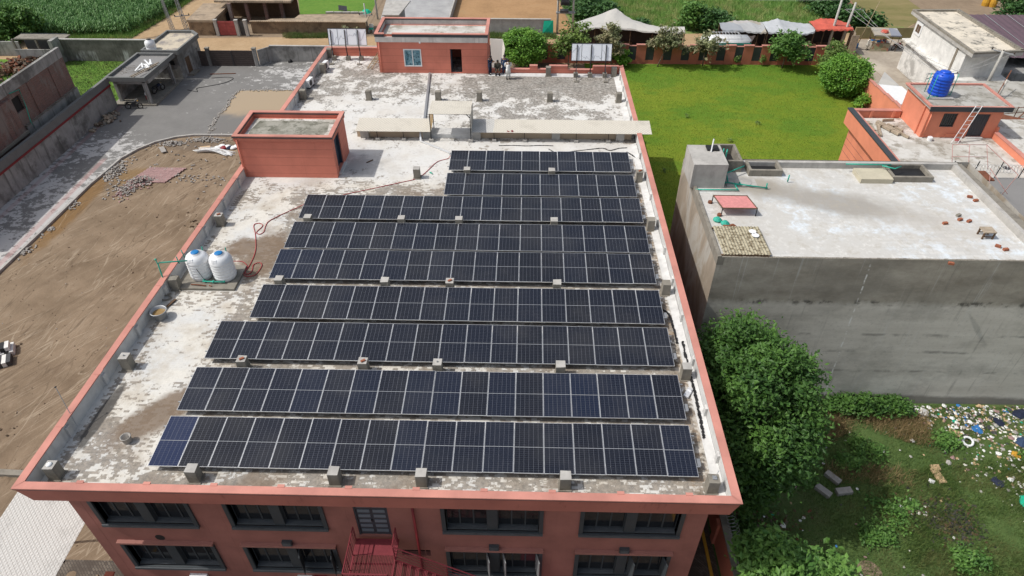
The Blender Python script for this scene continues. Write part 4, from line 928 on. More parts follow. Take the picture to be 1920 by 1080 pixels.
# ------------------------------------------------------------------ cables, conduits, small roof things
def path(pts, z=.03, n=6):                                   # Catmull-Rom through ground points
    P = [Vector((p[0], p[1], p[2] if len(p) > 2 else z)) for p in pts]; out = []
    for i in range(len(P)-1):
        a, b, c, d = P[max(i-1,0)], P[i], P[i+1], P[min(i+2,len(P)-1)]
        for k in range(n):
            u = k/n; out.append(.5*((2*b)+(c-a)*u+(2*a-5*b+4*c-d)*u*u+(3*b-a-3*c+d)*u**3))
    return out + [P[-1]]
tag(MB().tube(path([(9.2,24.53,.2),(9.0,24.42),(8.37,23.99),(7.9,22.9),(7.6,22.25),(7.2,21.75),(6.33,21.33),(4.79,20.60),(3.34,19.94),(2.6,19.5),(1.6,19.0,.2)]), .022, 5).build('cable', M['red_hose'], smooth=True), 'long red cable running from the short rear solar rows to the long ones', 'cable')
tag(MB().tube(path([(1.3,18.68,.2),(.62,18.28),(.01,17.64),(-.55,16.91),(-.60,16.37),(-.53,15.85),(-.69,15.59),(-.93,15.79),(-.78,16.37),(-.93,16.63),(-1.23,16.63),(-1.27,16.36),(-.93,15.58),(-.50,14.33),(-.36,13.52),(-.34,12.68),(-.42,12.23),(-.36,11.96),(-.10,11.84),(.23,12.02),(.32,12.74),(.12,13.01),(-.14,12.82),(-.06,12.24),(-.26,12.01),(-.42,12.32),(-.43,12.68),(-.9,13.1),(-1.7,13.0),(-2.2,12.5,.3)]), .022, 5).build('cable', M['red_hose'], smooth=True), 'red cable looping over the stained roof beside the white tanks', 'cable')
t = thing('conduit', 'steel cable conduit crossing the rear roof from the stair room to the solar rows', 'conduit', (6.9,27,0))
MB().beam((6.17,38.55,.07),(6.85,29.2,.07),.16,.10).beam((6.85,29.2,.07),(6.88,28.0,.5),.14,.1).build('cable_tray', M['galv'], t)
MB().beam((6.88,27.3,.62),(6.93,26.75,.10),.12,.09).beam((6.93,26.75,.08),(9.1,25.12,.08),.10,.08).build('trunking', M['alu'], t)
o = MB().lathe((0,0,0), [(.27,0),(.36,.42),(.40,.43),(.38,.46),(.34,.44),(.26,.06)], 22, cap=False).build('steel_tub', M['galv'], None, True); o.location = (-3.28,8.62,.02); tag(o, 'round steel tub of muddy water standing against the left parapet', 'tub')
MB().lathe((0,0,.30), [(.0,0),(.32,0)], 20, cap=False).build('muddy_water', simple('tub_water', (.26,.17,.07), .2, .2, 3), o)
o = MB().lathe((0,0,0), [(.16,0),(.19,.30),(.21,.31),(.17,.30),(.13,.02),(.0,.02)], 18, cap=False).build('paint_pot', M['paver_grey'], None, True); o.location = (-1.5,1.35,.012); tag(o, 'small grey pot standing alone near the front left corner', 'pot')
o = MB().lathe((0,0,0), [(.0,0),(.045,0),(.045,.17),(.018,.23),(.018,.27),(0,.27)], 10).build('bottle', M['green_pipe']); o.location = (8.05,22.6,.05); o.rotation_euler = (0,R(90),R(-40)); tag(o, 'small green bottle lying by the concrete stub near the short rows', 'bottle')
tag(MB().obox((-3.25,9.5,.06),(.12,.9,.05),(0,0,-.35)).build('plank', M['wood_dk']), 'dark plank leaning by the left parapet behind the steel tub', 'plank')
o = MB().obox((0,0,.05),(.22,.5,.1),(0,0,0)).obox((0,.2,.12),(.18,.12,.06)).build('flood_light', M['alu']); o.location = (21.2,4.35,.01); o.rotation_euler = (0,0,R(-32)); tag(o, 'silver floodlight lying on the roof by the right parapet', 'lamp')
tag(MB().obox((3.95,23.95,.04),(.5,.07,.04),(0,0,.8)).build('wood_scrap', M['wood_dk']), 'short brown stick lying near the front stair room door', 'stick')
o = MB().tube(path([(-3.92,10.05,.0),(-3.8,10.3,.1),(-3.55,10.2,.05),(-3.4,10.0,.0),(-3.7,9.85,.06),(-3.85,10.0,.1),(-3.5,10.35,.08)], .05), .05, 5).build('rag_heap', M['concrete']); tag(o, 'crumpled grey rag heap in the gutter by the tanks', 'rag')
def crack(pts, w, nm):
    mb = MB(); P = path(pts, .03, 10); prev = None; zc = P[0].z
    for i, p in enumerate(P):
        k = w*random.uniform(.5,1.4); q = (p.x+random.uniform(-.025,.025), p.y)
        if i: mb.beam((prev[0],prev[1],zc),(q[0],q[1],zc), k, .03)
        prev = q
    return mb.build(nm, M['black'], bld)
crack([(20.95,9.75),(21.15,9.5),(21.22,9.2),(21.25,8.59),(21.26,7.9),(21.28,7.4)], .09, 'bitumen_seam')
crack([(21.5,7.5,.09),(21.5,6.56,.09),(21.5,5.4,.09),(21.5,4.6,.09),(21.48,3.76,.09),(21.45,2.8,.09),(21.42,2.0,.09)], .10, 'bitumen_seam')
crack([(12.3,26.3),(13.4,26.35),(14.2,26.3),(15.2,26.4),(16.0,26.35)], .035, 'bitumen_seam'); crack([(15.7,25.9),(16.0,25.5),(16.2,25.2)], .05, 'bitumen_seam')
crack([(16.6,25.4),(17.6,25.7),(18.6,25.95),(19.3,26.1),(19.8,25.8),(20.4,26.1),(21.0,26.2)], .045, 'bitumen_seam'); crack([(20.9,25.6),(21.2,25.2),(21.4,24.8)], .06, 'bitumen_seam')
t = thing('lightning_rod', 'thin lightning rod leaning over the left parapet near the front corner', 'rod', (-3.95,2.2,.72))
MB().tube([(-3.75,1.9,.2),(-4.05,2.25,1.0),(-4.35,2.6,1.75)], .014, 5).build('rod', M['galv'], t); MB().lathe((-4.35,2.6,1.75), [(0,-.04),(.05,0),(0,.04)], 8).build('tip', M['black'], t)
# ------------------------------------------------------------------ joint cover: cream sheet canopy and the portal over the passage
t = thing('joint_canopy', 'long cream fibreglass canopy over the joint between the two roofs', 'canopy', (12,27.3,0))
def corr(x0,x1,y0,y1,z0,z1,p=.12,h=.004):
    n = int((x1-x0)/p*2); mb = MB(); vs = []
    for i in range(n+1):
        x = x0+(x1-x0)*i/n; dz = h if i % 2 else -h; vs += [(x,y0,z0+dz),(x,y1,z1+dz)]
    mb.add(vs, [(2*i,2*i+2,2*i+3,2*i+1) for i in range(n)]); mb.add([(a,b,c-.006) for a,b,c in vs], [(2*i,2*i+1,2*i+3,2*i+2) for i in range(n)]); return mb
xe = [2.5,4.0,5.9,7.62]; 
for a,b in zip(xe[:-1],xe[1:]): corr(a,b+.05,26.86,28.45,.70+.002*(a%3),.92).build('roof_sheet', M['sheet_cream'], t)
xe = [10.42,11.9,13.6,15.2,16.9,18.6,20.5,22.62]
for i,(a,b) in enumerate(zip(xe[:-1],xe[1:])): corr(a,b+.05,26.86,28.45,.70+.002*(i%3),.92).build('roof_sheet', M['sheet_cream'] if i else M['sheet_white'], t)
for x in (3.95,5.75,11.97,14.06,17.58,19.77):
    MB().beam((x,26.98,.1),(x-.02,26.98,.70),.035,.035).build('post', M['black'], t); MB().box(x-.14,x+.14,26.85,27.12,.003,.16).build('footing', M['concrete_lt'], t)
MB().beam((2.5,26.98,.66),(7.6,26.98,.66),.04,.04).beam((10.4,26.98,.66),(22.5,26.98,.66),.04,.04).build('purlin', M['black'], t)
t = thing('roof_portal', 'small cream sheeted portal frame over the gap between the two roofs', 'portal', (9,27.4,0))
corr(7.62,10.42,26.72,28.66,2.08,2.14,.14).build('roof_sheet', M['sheet_cream'], t)
mb = corr(26.8,28.6,.72,2.06,0,0,.14); MB().add([(10.44+v[2],v[0],v[1]) for v in mb.v], mb.f).build('side_sheet', M['sheet_cream'], t)
pm = MB()
for x in (7.66,10.38):
    for y in (26.85,28.5): pm.beam((x,y,.1),(x,y,2.06),.05,.05)
pm.beam((7.66,26.85,2.03),(10.38,26.85,2.03),.05).beam((7.66,28.5,2.05),(10.38,28.5,2.05),.05).beam((10.38,26.85,1.75),(10.1,26.85,2.03),.04); pm.build('frame', M['black'], t)
bm_ = MB()
for k in range(5): bm_.beam((7.66,26.95+.32*k,.75),(7.66,27.1+.32*k,2.0),.03,.03)
bm_.build('side_bars', M['yellow_line'], t)
for x in (7.66,10.36): MB().box(x-.15,x+.15,26.72,27.0,.003,.18).build('footing', M['concrete_lt'], t)
# upstand walls either side of the joint
mb = MB(); mb.box(2.45,7.5,27.42,27.56,.002,.5).box(10.55,21.4,27.42,27.56,.002,.5); mb.build('joint_upstand', simple('beige_upstand', (.46,.36,.26), .9, .1, 1), bld)
MB().box(7.5,10.55,27.35,28.3,.002,.30).build('passage_step', M['lime_wall'], bld)
for x in (3.0,7.3,10.75,16.2,20.6): MB().box(x-.28,x+.28,27.2,27.6,.004,.6).build('joint_pier', M['concrete_lt'], bld)
MB().box(21.0,21.6,27.62,28.0,.004,.45).build('joint_pier', M['concrete_lt'], bld)
tag(MB().obox((13.05,27.1,.66),(.4,.22,.12),(0,.1,.3)).obox((13.2,27.05,.72),(.14,.2,.06),(0,0,.2)).build('rag', M['red_pipe']), 'dark red rag hanging under the front edge of the cream canopy', 'rag')
# ------------------------------------------------------------------ AC condensers
def ac(x, y, rz, label):
    t = thing('condenser', label, 'air conditioner', (x,y,0), 'air conditioners on the rear roof', rz)
    MB().box(-.42,.42,-.15,.15,.12,.68).build('casing', M['white_paint'], t, local=True)
    MB().lathe((0,0,0), [(.22,0),(.22,.012),(.0,.012)], 18).build('fan_grille', M['dkgrey'], t, local=True)
    g = t.children[-1]; g.rotation_euler = (R(90),0,0); g.location = (-.1,-.152,.4)
    MB().box(-.38,-.30,-.16,.16,.0,.12).box(.30,.38,-.16,.16,.0,.12).build('foot', M['dkgrey'], t, local=True)
ac(-2.55,39.15,R(80),'white air conditioner beside the rear left concrete stub'); ac(-2.95,35.7,R(80),'white air conditioner standing alone by the left parapet of the rear roof')
# ------------------------------------------------------------------ white sign boards on posts
def board(xs, y, x0, x1, z0, z1, n, foot, label, seed):
    t = thing('sign_board', label, 'sign board', ((x0+x1)/2, y, 0), 'white sign boards on the rear roof')
    w = (x1-x0)/n; rr = random.Random(seed); ty = lambda z: y - .10 + (z-z0)/(z1-z0)*.27      # the sheets lean back a little
    def slab(a,b,d0,d1,c,d): return [(a,ty(c)+d0,c),(b,ty(c)+d0,c),(b,ty(c)+d1,c),(a,ty(c)+d1,c),(a,ty(d)+d0,d),(b,ty(d)+d0,d),(b,ty(d)+d1,d),(a,ty(d)+d1,d)], [(3,2,1,0),(4,5,6,7),(0,1,5,4),(1,2,6,5),(2,3,7,6),(3,0,4,7)]
    for k in range(n):
        s = MB().add(*slab(x0+w*k+.01, x0+w*(k+1)-.01, -.01, .01, z0, z1)).build('sign_sheet', M['sign_white'], t)
        ml = MB(); px, pz = x0+w*k+.06, z0+.3+rr.random()*.5
        while px < x0+w*(k+1)-.08:
            q = (px+rr.uniform(.05,.16), min(z1-.08, max(z0+.08, pz+rr.uniform(-.28,.28)))); ml.beam((px,ty(pz)-.016,pz),(q[0],ty(q[1])-.016,q[1]),.008,.008); px, pz = q
        ml.build('marker_scrawl', M['sign_line'], s)
    fm = MB().box(x0-.03,x1+.03,ty(z1)-.02,ty(z1)+.02,z1,z1+.04).box(x0-.03,x1+.03,ty(z0)-.02,ty(z0)+.02,z0-.04,z0)
    for k in range(n+1): fm.add(*slab(x0+w*k-.012,x0+w*k+.012,-.022,.02,z0,z1))
    fm.build('border', M['dkgrey'], t)
    for i, x in enumerate(xs):
        MB().beam((x,foot-.06,.25),(x-.02*i,ty(z0)-.07,z0),.06,.06).beam((x-.02*i,ty(z0)-.07,z0),(x-.02*i,ty(z1)-.07,z1-.05),.06,.06).build('post', M['black'], t); MB().box(x-.17,x+.17,foot-.15,foot+.19,.003,.34).build('footing', M['concrete'], t)
        if i != 1:
            MB().beam((x,foot-.05,.9),(x+.02,foot-1.0,.1),.04,.04).build('strut', M['dkgrey'], t); MB().box(x-.17,x+.19,foot-1.15,foot-.9,.003,.09).build('strut_pad', M['concrete'], t)
board([-2.33,-1.12,0.0],41.42,-2.55,.65,1.32,2.55,4,41.35,'white sign board on black posts at the rear left, beside the stair room',3)
board([18.1,19.25,20.45],38.3,17.68,20.85,1.36,2.6,4,38.2,'white sign board on black posts at the rear right parapet',5)
# ------------------------------------------------------------------ ladder lying against the rear stair room
def ladder(name, label, a0, a1, b0, b1, n, m, r=.03, group=None):
    t = thing(name, label, 'ladder', a0, group)
    MB().tube([a0,a1], r, 6).build('rail', m, t); MB().tube([b0,b1], r, 6).build('rail', m, t)
    for k in range(n):
        u = (k+.5)/n; MB().tube([Vector(a0).lerp(Vector(a1),u), Vector(b0).lerp(Vector(b1),u)], r*.7, 5).build('rung', m, t)
ladder('bamboo_ladder','old bamboo ladder sloping up beside the rear stair room',(.85,39.3,.06),(1.35,42.1,.45),(1.25,39.25,.06),(1.95,42.1,.75),9,M['bamboo'],.035)
ladder('bamboo_ladder','second bamboo ladder lying behind the first one at the rear parapet',(1.2,40.4,.1),(1.75,42.2,.9),(1.6,40.3,.1),(2.02,41.9,.7),6,M['bamboo'],.03)
# white tarpaulin hung beyond the parapet behind the people
t_ = [(11.05,44.2,-2.6),(11.75,44.2,-2.6),(12.15,44.7,-.1),(11.95,45.0,.58),(10.8,45.0,.62)]
tag(MB().add(t_+[(x,y+.05,z) for x,y,z in t_], [(0,1,2,3,4),(9,8,7,6,5),(0,5,6,1),(1,6,7,2),(2,7,8,3),(3,8,9,4)]).beam((10.9,45.1,-4.2),(10.9,45.1,.6),.06,.06).build('tarpaulin_screen', M['cream_cloth']), 'cream tarpaulin screen leaning behind the people at the rear parapet', 'tarpaulin')
# ------------------------------------------------------------------ people
def figure(label, loc, rz, J, E, rad, cloth, tunic=None, legm=None, s=.93, extra=None):
    """one continuous skinned body; clothes and hair are its children"""
    t = thing('person', label, 'person', loc, None, rz)
    names = list(J); me = bpy.data.meshes.new('body'); me.from_pydata([tuple(q*s for q in J[k]) for k in names], [(names.index(a), names.index(b)) for a,b in E], [])
    o = link('body', me, [M['skin']], t); _org[o.name] = Vector((0,0,0))
    md = o.modifiers.new('skin','SKIN'); md.use_smooth_shade = True
    for k, v in zip(names, me.skin_vertices[0].data): v.radius = (rad.get(k,.05)*s,)*2; v.use_root = (k == 'pelvis')
    o.modifiers.new('sub','SUBSURF').levels = 1; o.modifiers['sub'].render_levels = 1
    h = Vector(J['head'])*s
    MB().lathe(h+Vector((0,.012,-.01))*s, [(.0,.125*s),(.07*s,.11*s),(.105*s,.05*s),(.108*s,.0),(.09*s,-.05*s)], 12, cap=False).build('hair', M['hair'], o, True, True)
    fc = MB(); fc.obox(h+Vector((0,-.105,.0))*s, (.025*s,.03*s,.04*s)); fc.build('nose', M['skin'], o, local=True)
    MB().obox(h+Vector((.035,-.094,.025))*s,(.022*s,.012*s,.01*s)).obox(h+Vector((-.035,-.094,.025))*s,(.022*s,.012*s,.01*s)).obox(h+Vector((0,-.096,-.045))*s,(.045*s,.01*s,.008*s)).build('features', M['hair'], o, local=True)
    def cover(nm, chain, r, m):
        mb = MB()
        for c, rr in zip(chain, r): mb.tube([Vector(J[k] if isinstance(k,str) else k)*s for k in c], [q*s for q in rr], 10)
        mb.build(nm, m, o, True, True)
    for nm, ch, rr, m in cloth: cover(nm, ch, rr, m)
    for sx in (-1,1):                                               # hands: palm with five fingers
        k = 'hl' if sx < 0 else 'hr'; e = 'el' if sx < 0 else 'er'; hnd = Vector(J[k])*s; d = (hnd-Vector(J[e])*s).normalized(); side = d.cross(Vector((0,1,0))).normalized() if abs(d.y) < .9 else Vector((1,0,0))
        hm = MB(); hm.beam(hnd, hnd+d*.08*s, .075*s, .03*s)
        for i in range(4): b = hnd+d*.078*s+side*(i-1.5)*.019*s; hm.tube([b, b+d*(.035+.01*(1-abs(i-1.5)/1.5))*s, b+d*.055*s+Vector((0,-.02,-.01))*s], .008*s, 5)
        hm.tube([hnd+side*.03*s, hnd+side*.055*s+d*.03*s, hnd+side*.055*s+d*.06*s], .010*s, 5); hm.build('hand', M['skin'], o, local=True)
        f = Vector(J['fl' if sx < 0 else 'fr'])*s; MB().obox(f+Vector((0,-.05,-.02))*s, (.09*s,.25*s,.07*s)).build('shoe', M['black'], o, local=True)
    return t, o
E_ = [('pelvis','chest'),('chest','neck'),('neck','head'),('chest','sl'),('sl','el'),('el','hl'),('chest','sr'),('sr','er'),('er','hr'),('pelvis','ql'),('ql','kl'),('kl','fl'),('pelvis','qr'),('qr','kr'),('kr','fr')]
RAD = dict(pelvis=.13,chest=.15,neck=.055,head=.10,sl=.07,sr=.07,el=.045,er=.045,hl=.032,hr=.032,ql=.09,qr=.09,kl=.06,kr=.06,fl=.042,fr=.042)
STAND = dict(pelvis=(0,0,.92),chest=(0,0,1.28),neck=(0,-.01,1.48),head=(0,-.03,1.62),sl=(-.2,0,1.40),el=(-.25,.03,1.12),hl=(-.22,-.06,.87),sr=(.2,0,1.40),er=(.25,.03,1.12),hr=(.22,-.06,.87),ql=(-.1,0,.86),kl=(-.11,-.02,.48),fl=(-.12,0,.07),qr=(.1,0,.86),kr=(.11,-.02,.48),fr=(.12,0,.07))
def clothes(top, bot, hem=.62, flare=.20):
    return [('shirt', [[(0,0,hem),'pelvis',(0,0,1.1),'chest',(0,0,1.43),(0,-.01,1.49)],['sl','el'],['sr','er'],['el','hl'],['er','hr']], [[flare,.175,.165,.185,.13,.07],[.085,.068],[.085,.068],[.068,.052],[.068,.052]], top),
            ('trousers', [['ql','kl',(J_['fl'][0],J_['fl'][1],.12)],['qr','kr',(J_['fr'][0],J_['fr'][1],.12)]], [[.115,.09,.075],[.115,.09,.075]], bot)]
J_ = dict(STAND); J_.update(el=(-.26,.1,1.14),hl=(-.08,.2,.98),er=(.26,.1,1.14),hr=(.08,.2,.98))
figure('man in a white tunic and trousers standing with hands behind his back', (12.63,37.65,.008), R(8), J_, E_, RAD, clothes(M['white_cloth'],M['white_cloth'],.5,.24))
J_ = dict(STAND); J_.update(el=(-.27,-.08,1.14),hl=(-.1,-.33,1.2),er=(.27,-.08,1.14),hr=(.1,-.33,1.2),head=(0,-.09,1.6))
figure('man in dark navy clothes standing at the stair room corner holding a phone', (11.12,38.5,.008), R(60), J_, E_, RAD, clothes(M['navy_cloth'],M['navy_cloth'],.7,.19))
tag(MB().obox((11.46,38.40,1.16),(.07,.14,.012),(.3,0,1.0)).build('phone', M['black']), 'small black phone held up by the navy clothed man', 'phone')
J_ = dict(STAND)
figure('bearded man in slate blue tunic standing before the cream tarpaulin edge', (12.3,38.62,.008), R(5), J_, E_, RAD, clothes(M['blue_cloth'],M['blue_cloth'],.5,.22))
J_ = dict(pelvis=(0,0,.46),chest=(0,-.05,.82),neck=(0,-.1,1.02),head=(0,-.15,1.15),sl=(-.2,-.05,.94),el=(-.26,-.16,.68),hl=(-.1,-.4,.56),sr=(.2,-.05,.94),er=(.26,-.16,.68),hr=(.1,-.4,.56),ql=(-.1,-.06,.44),kl=(-.14,-.46,.44),fl=(-.15,-.44,.07),qr=(.1,-.06,.44),kr=(.14,-.46,.44),fr=(.15,-.44,.07))
figure('man in grey olive clothes sitting on the rear parapet with hands together', (11.75,38.75,.008), R(0), J_, E_, RAD,
   [('shirt', [[(0,0,.36),'pelvis','chest',(0,-.09,.98),(0,-.1,1.03)],['sl','el'],['sr','er'],['el','hl'],['er','hr']], [[.19,.19,.19,.13,.07],[.085,.068],[.085,.068],[.068,.05],[.068,.05]], M['olive_cloth']), ('trousers', [['ql','kl',(-.15,-.44,.12)],['qr','kr',(.15,-.44,.12)]], [[.12,.1,.075],[.12,.1,.075]], M['olive_cloth'])])
# ------------------------------------------------------------------ fire escape on the front wall
t = thing('fire_escape', 'crimson steel fire escape landing and stair below the grey fire door', 'stair', (8.4,-1.2,-3.3))
PX0,PX1,PY0,PY1,PZ = 7.55,9.28,-2.75,-.72,-3.27
fm = MB(); fm.box(PX0,PX1,PY0,PY0+.06,PZ-.12,PZ).box(PX0,PX1,PY1-.06,PY1,PZ-.12,PZ).box(PX0,PX0+.06,PY0+.06,PY1-.06,PZ-.12,PZ).box(PX1-.06,PX1,PY0+.06,PY1-.06,PZ-.12,PZ).box(PX0+.06,PX1-.06,-1.78,-1.72,PZ-.1,PZ-.05)
fm.build('landing_frame', M['red_steel'], t); MB().box(PX0+.06,PX1-.06,-1.42,PY1-.06,PZ-.01,PZ-.002).build('landing_plate', M['red_steel'], t)
nb = 26
for k in range(nb):
    x = PX0+.09+(PX1-PX0-.18)*k/(nb-1); MB().box(x-.012,x+.012,PY0+.06,-1.42,PZ-.03,PZ-.005).build('grating_bar', M['red_steel'], t)
def rail(a, b, n, h=1.0, mid=3, parent=t):
    a, b = Vector(a), Vector(b); mb = MB(); up = Vector((0,0,h))
    mb.tube([a+up,b+up], .028, 7)
    for k in range(mid): q = up*((k+1)/(mid+1)); mb.tube([a+q,b+q], .014, 5)
    mb.build('handrail', M['red_steel'], parent)
    for k in range(n): p = a.lerp(b, k/(n-1)); MB().tube([p, p+up], .024, 6).build('baluster', M['red_steel'], parent)
rail((PX0+.03,PY1-.1,PZ),(PX0+.03,PY0+.03,PZ),4); rail((PX0+.03,PY0+.03,PZ),(PX1-.03,PY0+.03,PZ),4,1.0,5); rail((PX1-.03,PY1-.1,PZ),(PX1-.03,-1.55,PZ),2)
SX1, SZ1 = 14.2, -6.62; ns = 16
for y in (-2.72,-1.62): MB().beam((PX1,y,PZ-.08),(SX1,y,SZ1-.05),.05,.22).build('stringer', M['red_steel'], t)
for k in range(ns):
    u = (k+.5)/ns; x = PX1+(SX1-PX1)*u; z = PZ+(SZ1-PZ)*u; sm = MB()
    for j in range(5): sm.box(x-.13+j*.058,x-.10+j*.058,-2.69,-1.65,z-.02,z)
    sm.build('tread', M['red_steel'], t)
rail((PX1,-2.72,PZ),(SX1,-2.72,SZ1),6,.95,3); rail((PX1,-1.6,PZ),(SX1,-1.6,SZ1),6,.95,3)
MB().box(SX1,SX1+1.6,-2.75,-.7,SZ1-.1,SZ1).build('lower_landing', M['red_steel'], t); rail((SX1,-2.72,SZ1),(SX1+1.6,-2.72,SZ1),4,1.0,5)
for x,y in ((PX0+.05,PY0+.05),(PX1-.05,PY0+.05),(SX1+.05,-2.68),(SX1+1.5,-2.68)): MB().box(x-.05,x+.05,y-.05,y+.05,G,(PZ if x < 10 else SZ1)-.12).build('column', M['red_steel'], t)
# ------------------------------------------------------------------ left side: boundary wall, brick house, gatehouse, gate
t = thing('boundary_wall', 'long grey boundary wall with a red strip along the left of the yard', 'wall', (-30.7,20,G))
wx = lambda y: -30.95 + (y-30)/24*.5
def skew(y0,y1,d0,d1,z0,z1):
    mb = MB(); a0,a1,b0,b1 = wx(y0)+d0,wx(y0)+d1,wx(y1)+d0,wx(y1)+d1
    return mb.add([(a0,y0,z0),(a1,y0,z0),(b1,y1,z0),(b0,y1,z0),(a0,y0,z1),(a1,y0,z1),(b1,y1,z1),(b0,y1,z1)], [(3,2,1,0),(4,5,6,7),(0,1,5,4),(1,2,6,5),(2,3,7,6),(3,0,4,7)])
skew(-14,53.2,-.25,0,G,-7.62).build('wall', M['grey_wall'], t); skew(-14,53.2,-.27,.05,-7.44,-6.7).build('upper_band', M['grey_trim'], t)
skew(-14,53.2,-.25,.10,-7.62,-7.44).build('red_strip', M['red_pipe'], t)
t = thing('brick_house', 'unfinished red brick house wall rising behind the left boundary wall', 'house', (-33,45,G))
mb = MB(); WIN = (40.6,42.6,-5.25,-3.9)
wall_holes(mb, 26,50.3,G,-3.4,[WIN],lambda u,d,z:(-32.25-d,u,z),.3); mb.box(-32.56,-32.55,26,50.3,G,-3.41); mb.add([(-32.25,50.3,G),(-32.56,50.3,G),(-32.56,50.3,-3.4),(-32.25,50.3,-3.4)],[(0,1,2,3)])
mb.build('wall', M['brickwall'], t)
MB().box(-32.5,-32.2,26,50.3,-3.38,-2.42).build('parapet', M['grey_wall'], t)
MB().box(-32.24,-32.08,41.4,50.35,G,-6.55).build('plinth', M['grey_wall'], t)
MB().box(-32.24,-31.9,26,40.9,-6.7,-3.6).build('bay', M['brickwall'], t); MB().box(-32.24,-31.75,26,41.0,-6.95,-6.7).build('bay_slab', M['concrete'], t)
MB().box(-32.50,-32.46,40.6,42.6,-5.25,-3.9).build('window', M['black'], t)
mb = MB()
for y in (44.2,47.8): mb.box(-32.25,-32.17,y-.22,y+.22,-6.5,-3.4)
mb.build('pilaster', M['brickwall'], t)
MB().tube([(-32.1,41.3,-3.3),(-32.0,42.5,-3.45),(-31.95,42.3,-5.0),(-31.9,41.9,-6.3),(-31.9,42.2,-8)],.045,6).build('waste_pipe', M['green_pipe'], t, True)
mb = MB()
for k in range(26): mb.obox((-32.16+rng.uniform(-.03,.03), 41.5+k*.34, -6.53+rng.uniform(-.02,.04)),(.24,.26,.09),(0,0,rng.uniform(-.2,.2)))
o = mb.build('ledge_brick', M['concrete'], t); o['kind'] = 'stuff'
t = thing('rear_wall', 'tall stained grey wall with pale patches behind the left grass plot', 'wall', (-37,66.2,G))
MB().box(-43.1,-26,66.05,66.3,G,-7.4).build('wall', M['patch_wall'], t); MB().box(-43.2,-26,66.0,66.35,-7.395,-7.3).build('cap', M['concrete_lt'], t)
MB().box(-43.4,-42.9,64.5,66.04,G,-7.0).build('return_wall', M['grey_wall'], t)
t = thing('shed', 'low grey shed with a pale flat slab and arched openings at the far left', 'shed', (-46,66.5,G))
MB().box(-48.8,-42.6,66.4,68.0,-7.55,-7.4).build('roof', M['concrete'], t); MB().box(-49,-43.5,66.0,66.15,G,-8.6).build('wall', M['grey_wall'], t); MB().box(-49.2,-43.4,68.5,68.6,G,-7.51).build('rear_wall', M['wframe'], t)
mb = MB()
for x in (-49.1,-46.2,-43.5): mb.box(x-.1,x+.1,66.4,66.6,G,-7.51)
mb.build('column', M['concrete'], t)
tag(MB().box(-70,-49.3,67.5,67.7,G,-8.2).build('garden_wall', M['grey_wall']), 'low grey wall left of the arched shed at the far left', 'wall')
def heap(name, label, cat, c, r, n, size, mats, group=None, h=1.0, lng=1.0):
    P = rng.normal(size=(n,2)); mb = MB()
    for i,(a,b) in enumerate(P):
        d = math.exp(-(a*a+b*b)/2); s = size*rng.uniform(.6,1.3)
        mb.obox((c[0]+a*r[0]*.5, c[1]+b*r[1]*.5, c[2]+s*.2+h*d*rng.random()), (s*lng,s*.55,s*.45), (rng.uniform(-.6,.6),rng.uniform(-.6,.6),rng.uniform(0,6.28)), int(rng.integers(len(mats))))
    return tag(mb.build(name,[M[k] for k in mats]), label, cat, group, 'stuff')
heap('dung_heap','dark brown heap of dung cakes on the grass at the far left','heap',(-47.4,63.8,G),(3.0,4.2),330,.42,['wood_dk','rust','bark'],None,.9)
t = thing('gatehouse_porch', 'open grey porch with flat roof and square posts beside the yard', 'porch', (-28.6,56.5,G))
PX = [(-30.35,54.1),(-26.85,53.5),(-26.55,58.9),(-30.3,59.5)]
for x,y in PX: MB().prism([(x-.17,y-.17),(x+.17,y-.17),(x+.17,y+.17),(x-.17,y+.17)],G,-7.35).build('post', M['grey_wall'], t)
RP = [(-30.75,53.15),(-26.45,53.15),(-26.2,60.3),(-30.5,60.3)]; RI = [(-30.5,53.4),(-26.7,53.4),(-26.45,60.05),(-30.25,60.05)]
MB().prism(RP,-7.15,-6.98).build('roof_slab', M['grey_trim'], t); MB().poly([(x,y,-6.972) for x,y in RI]).build('roof', M['roof_grey'], t)
mb = MB()
for i in range(4):
    j=(i+1)%4; mb.add([(*RP[i],-6.98),(*RP[j],-6.98),(*RI[j],-6.98),(*RI[i],-6.98),(*RP[i],-6.68),(*RP[j],-6.68),(*RI[j],-6.68),(*RI[i],-6.68)],[(0,1,5,4),(2,3,7,6),(4,5,6,7)])
mb.build('upstand', M['grey_trim'], t); MB().box(-30.2,-26.75,53.5,53.75,-7.55,-7.16).box(-26.75,-26.45,53.75,59,-7.55,-7.16).build('beam', M['grey_wall'], t)
MB().box(-30.9,-26.2,53.2,60.2,G+.102,G+.28).build('floor', M['concrete'], t); MB().box(-30.6,-30.4,54.4,60.4,G+.28,-7.16).build('back_wall', M['grey_wall'], t)
tag(MB().beam((-27.9,53.3,-6.62),(-26.6,57.2,-6.6),.09).beam((-27.6,53.2,-6.62),(-26.5,56.6,-6.6),.07).build('batten', M['wood']), 'pair of long timber battens lying across the porch roof edge', 'timber')
mb = MB()
for k in range(13): a = rng.uniform(0,6.28); p=(-27.9+rng.uniform(-.6,.7),56.6+rng.uniform(-.8,.8)); mb.obox((p[0],p[1],-6.85+.03*k),(1.5,.16,.05),(0,rng.uniform(-.08,.08),a*.25+1.0))
tag(mb.build('board_pile',M['white_paint']),'jumbled pile of white boards on the porch roof','boards',None,'stuff')
mb=MB()
for k in range(16): a=rng.uniform(0,3.14); p=(-29.0+rng.normal()*.6,55.6+rng.normal()*.6); mb.tube(path([(p[0],p[1]),(p[0]+.5*math.cos(a),p[1]+.5*math.sin(a),-6.85),(p[0]+1.1*math.cos(a+.3),p[1]+1.1*math.sin(a+.3))],-6.94,4),.014,4)
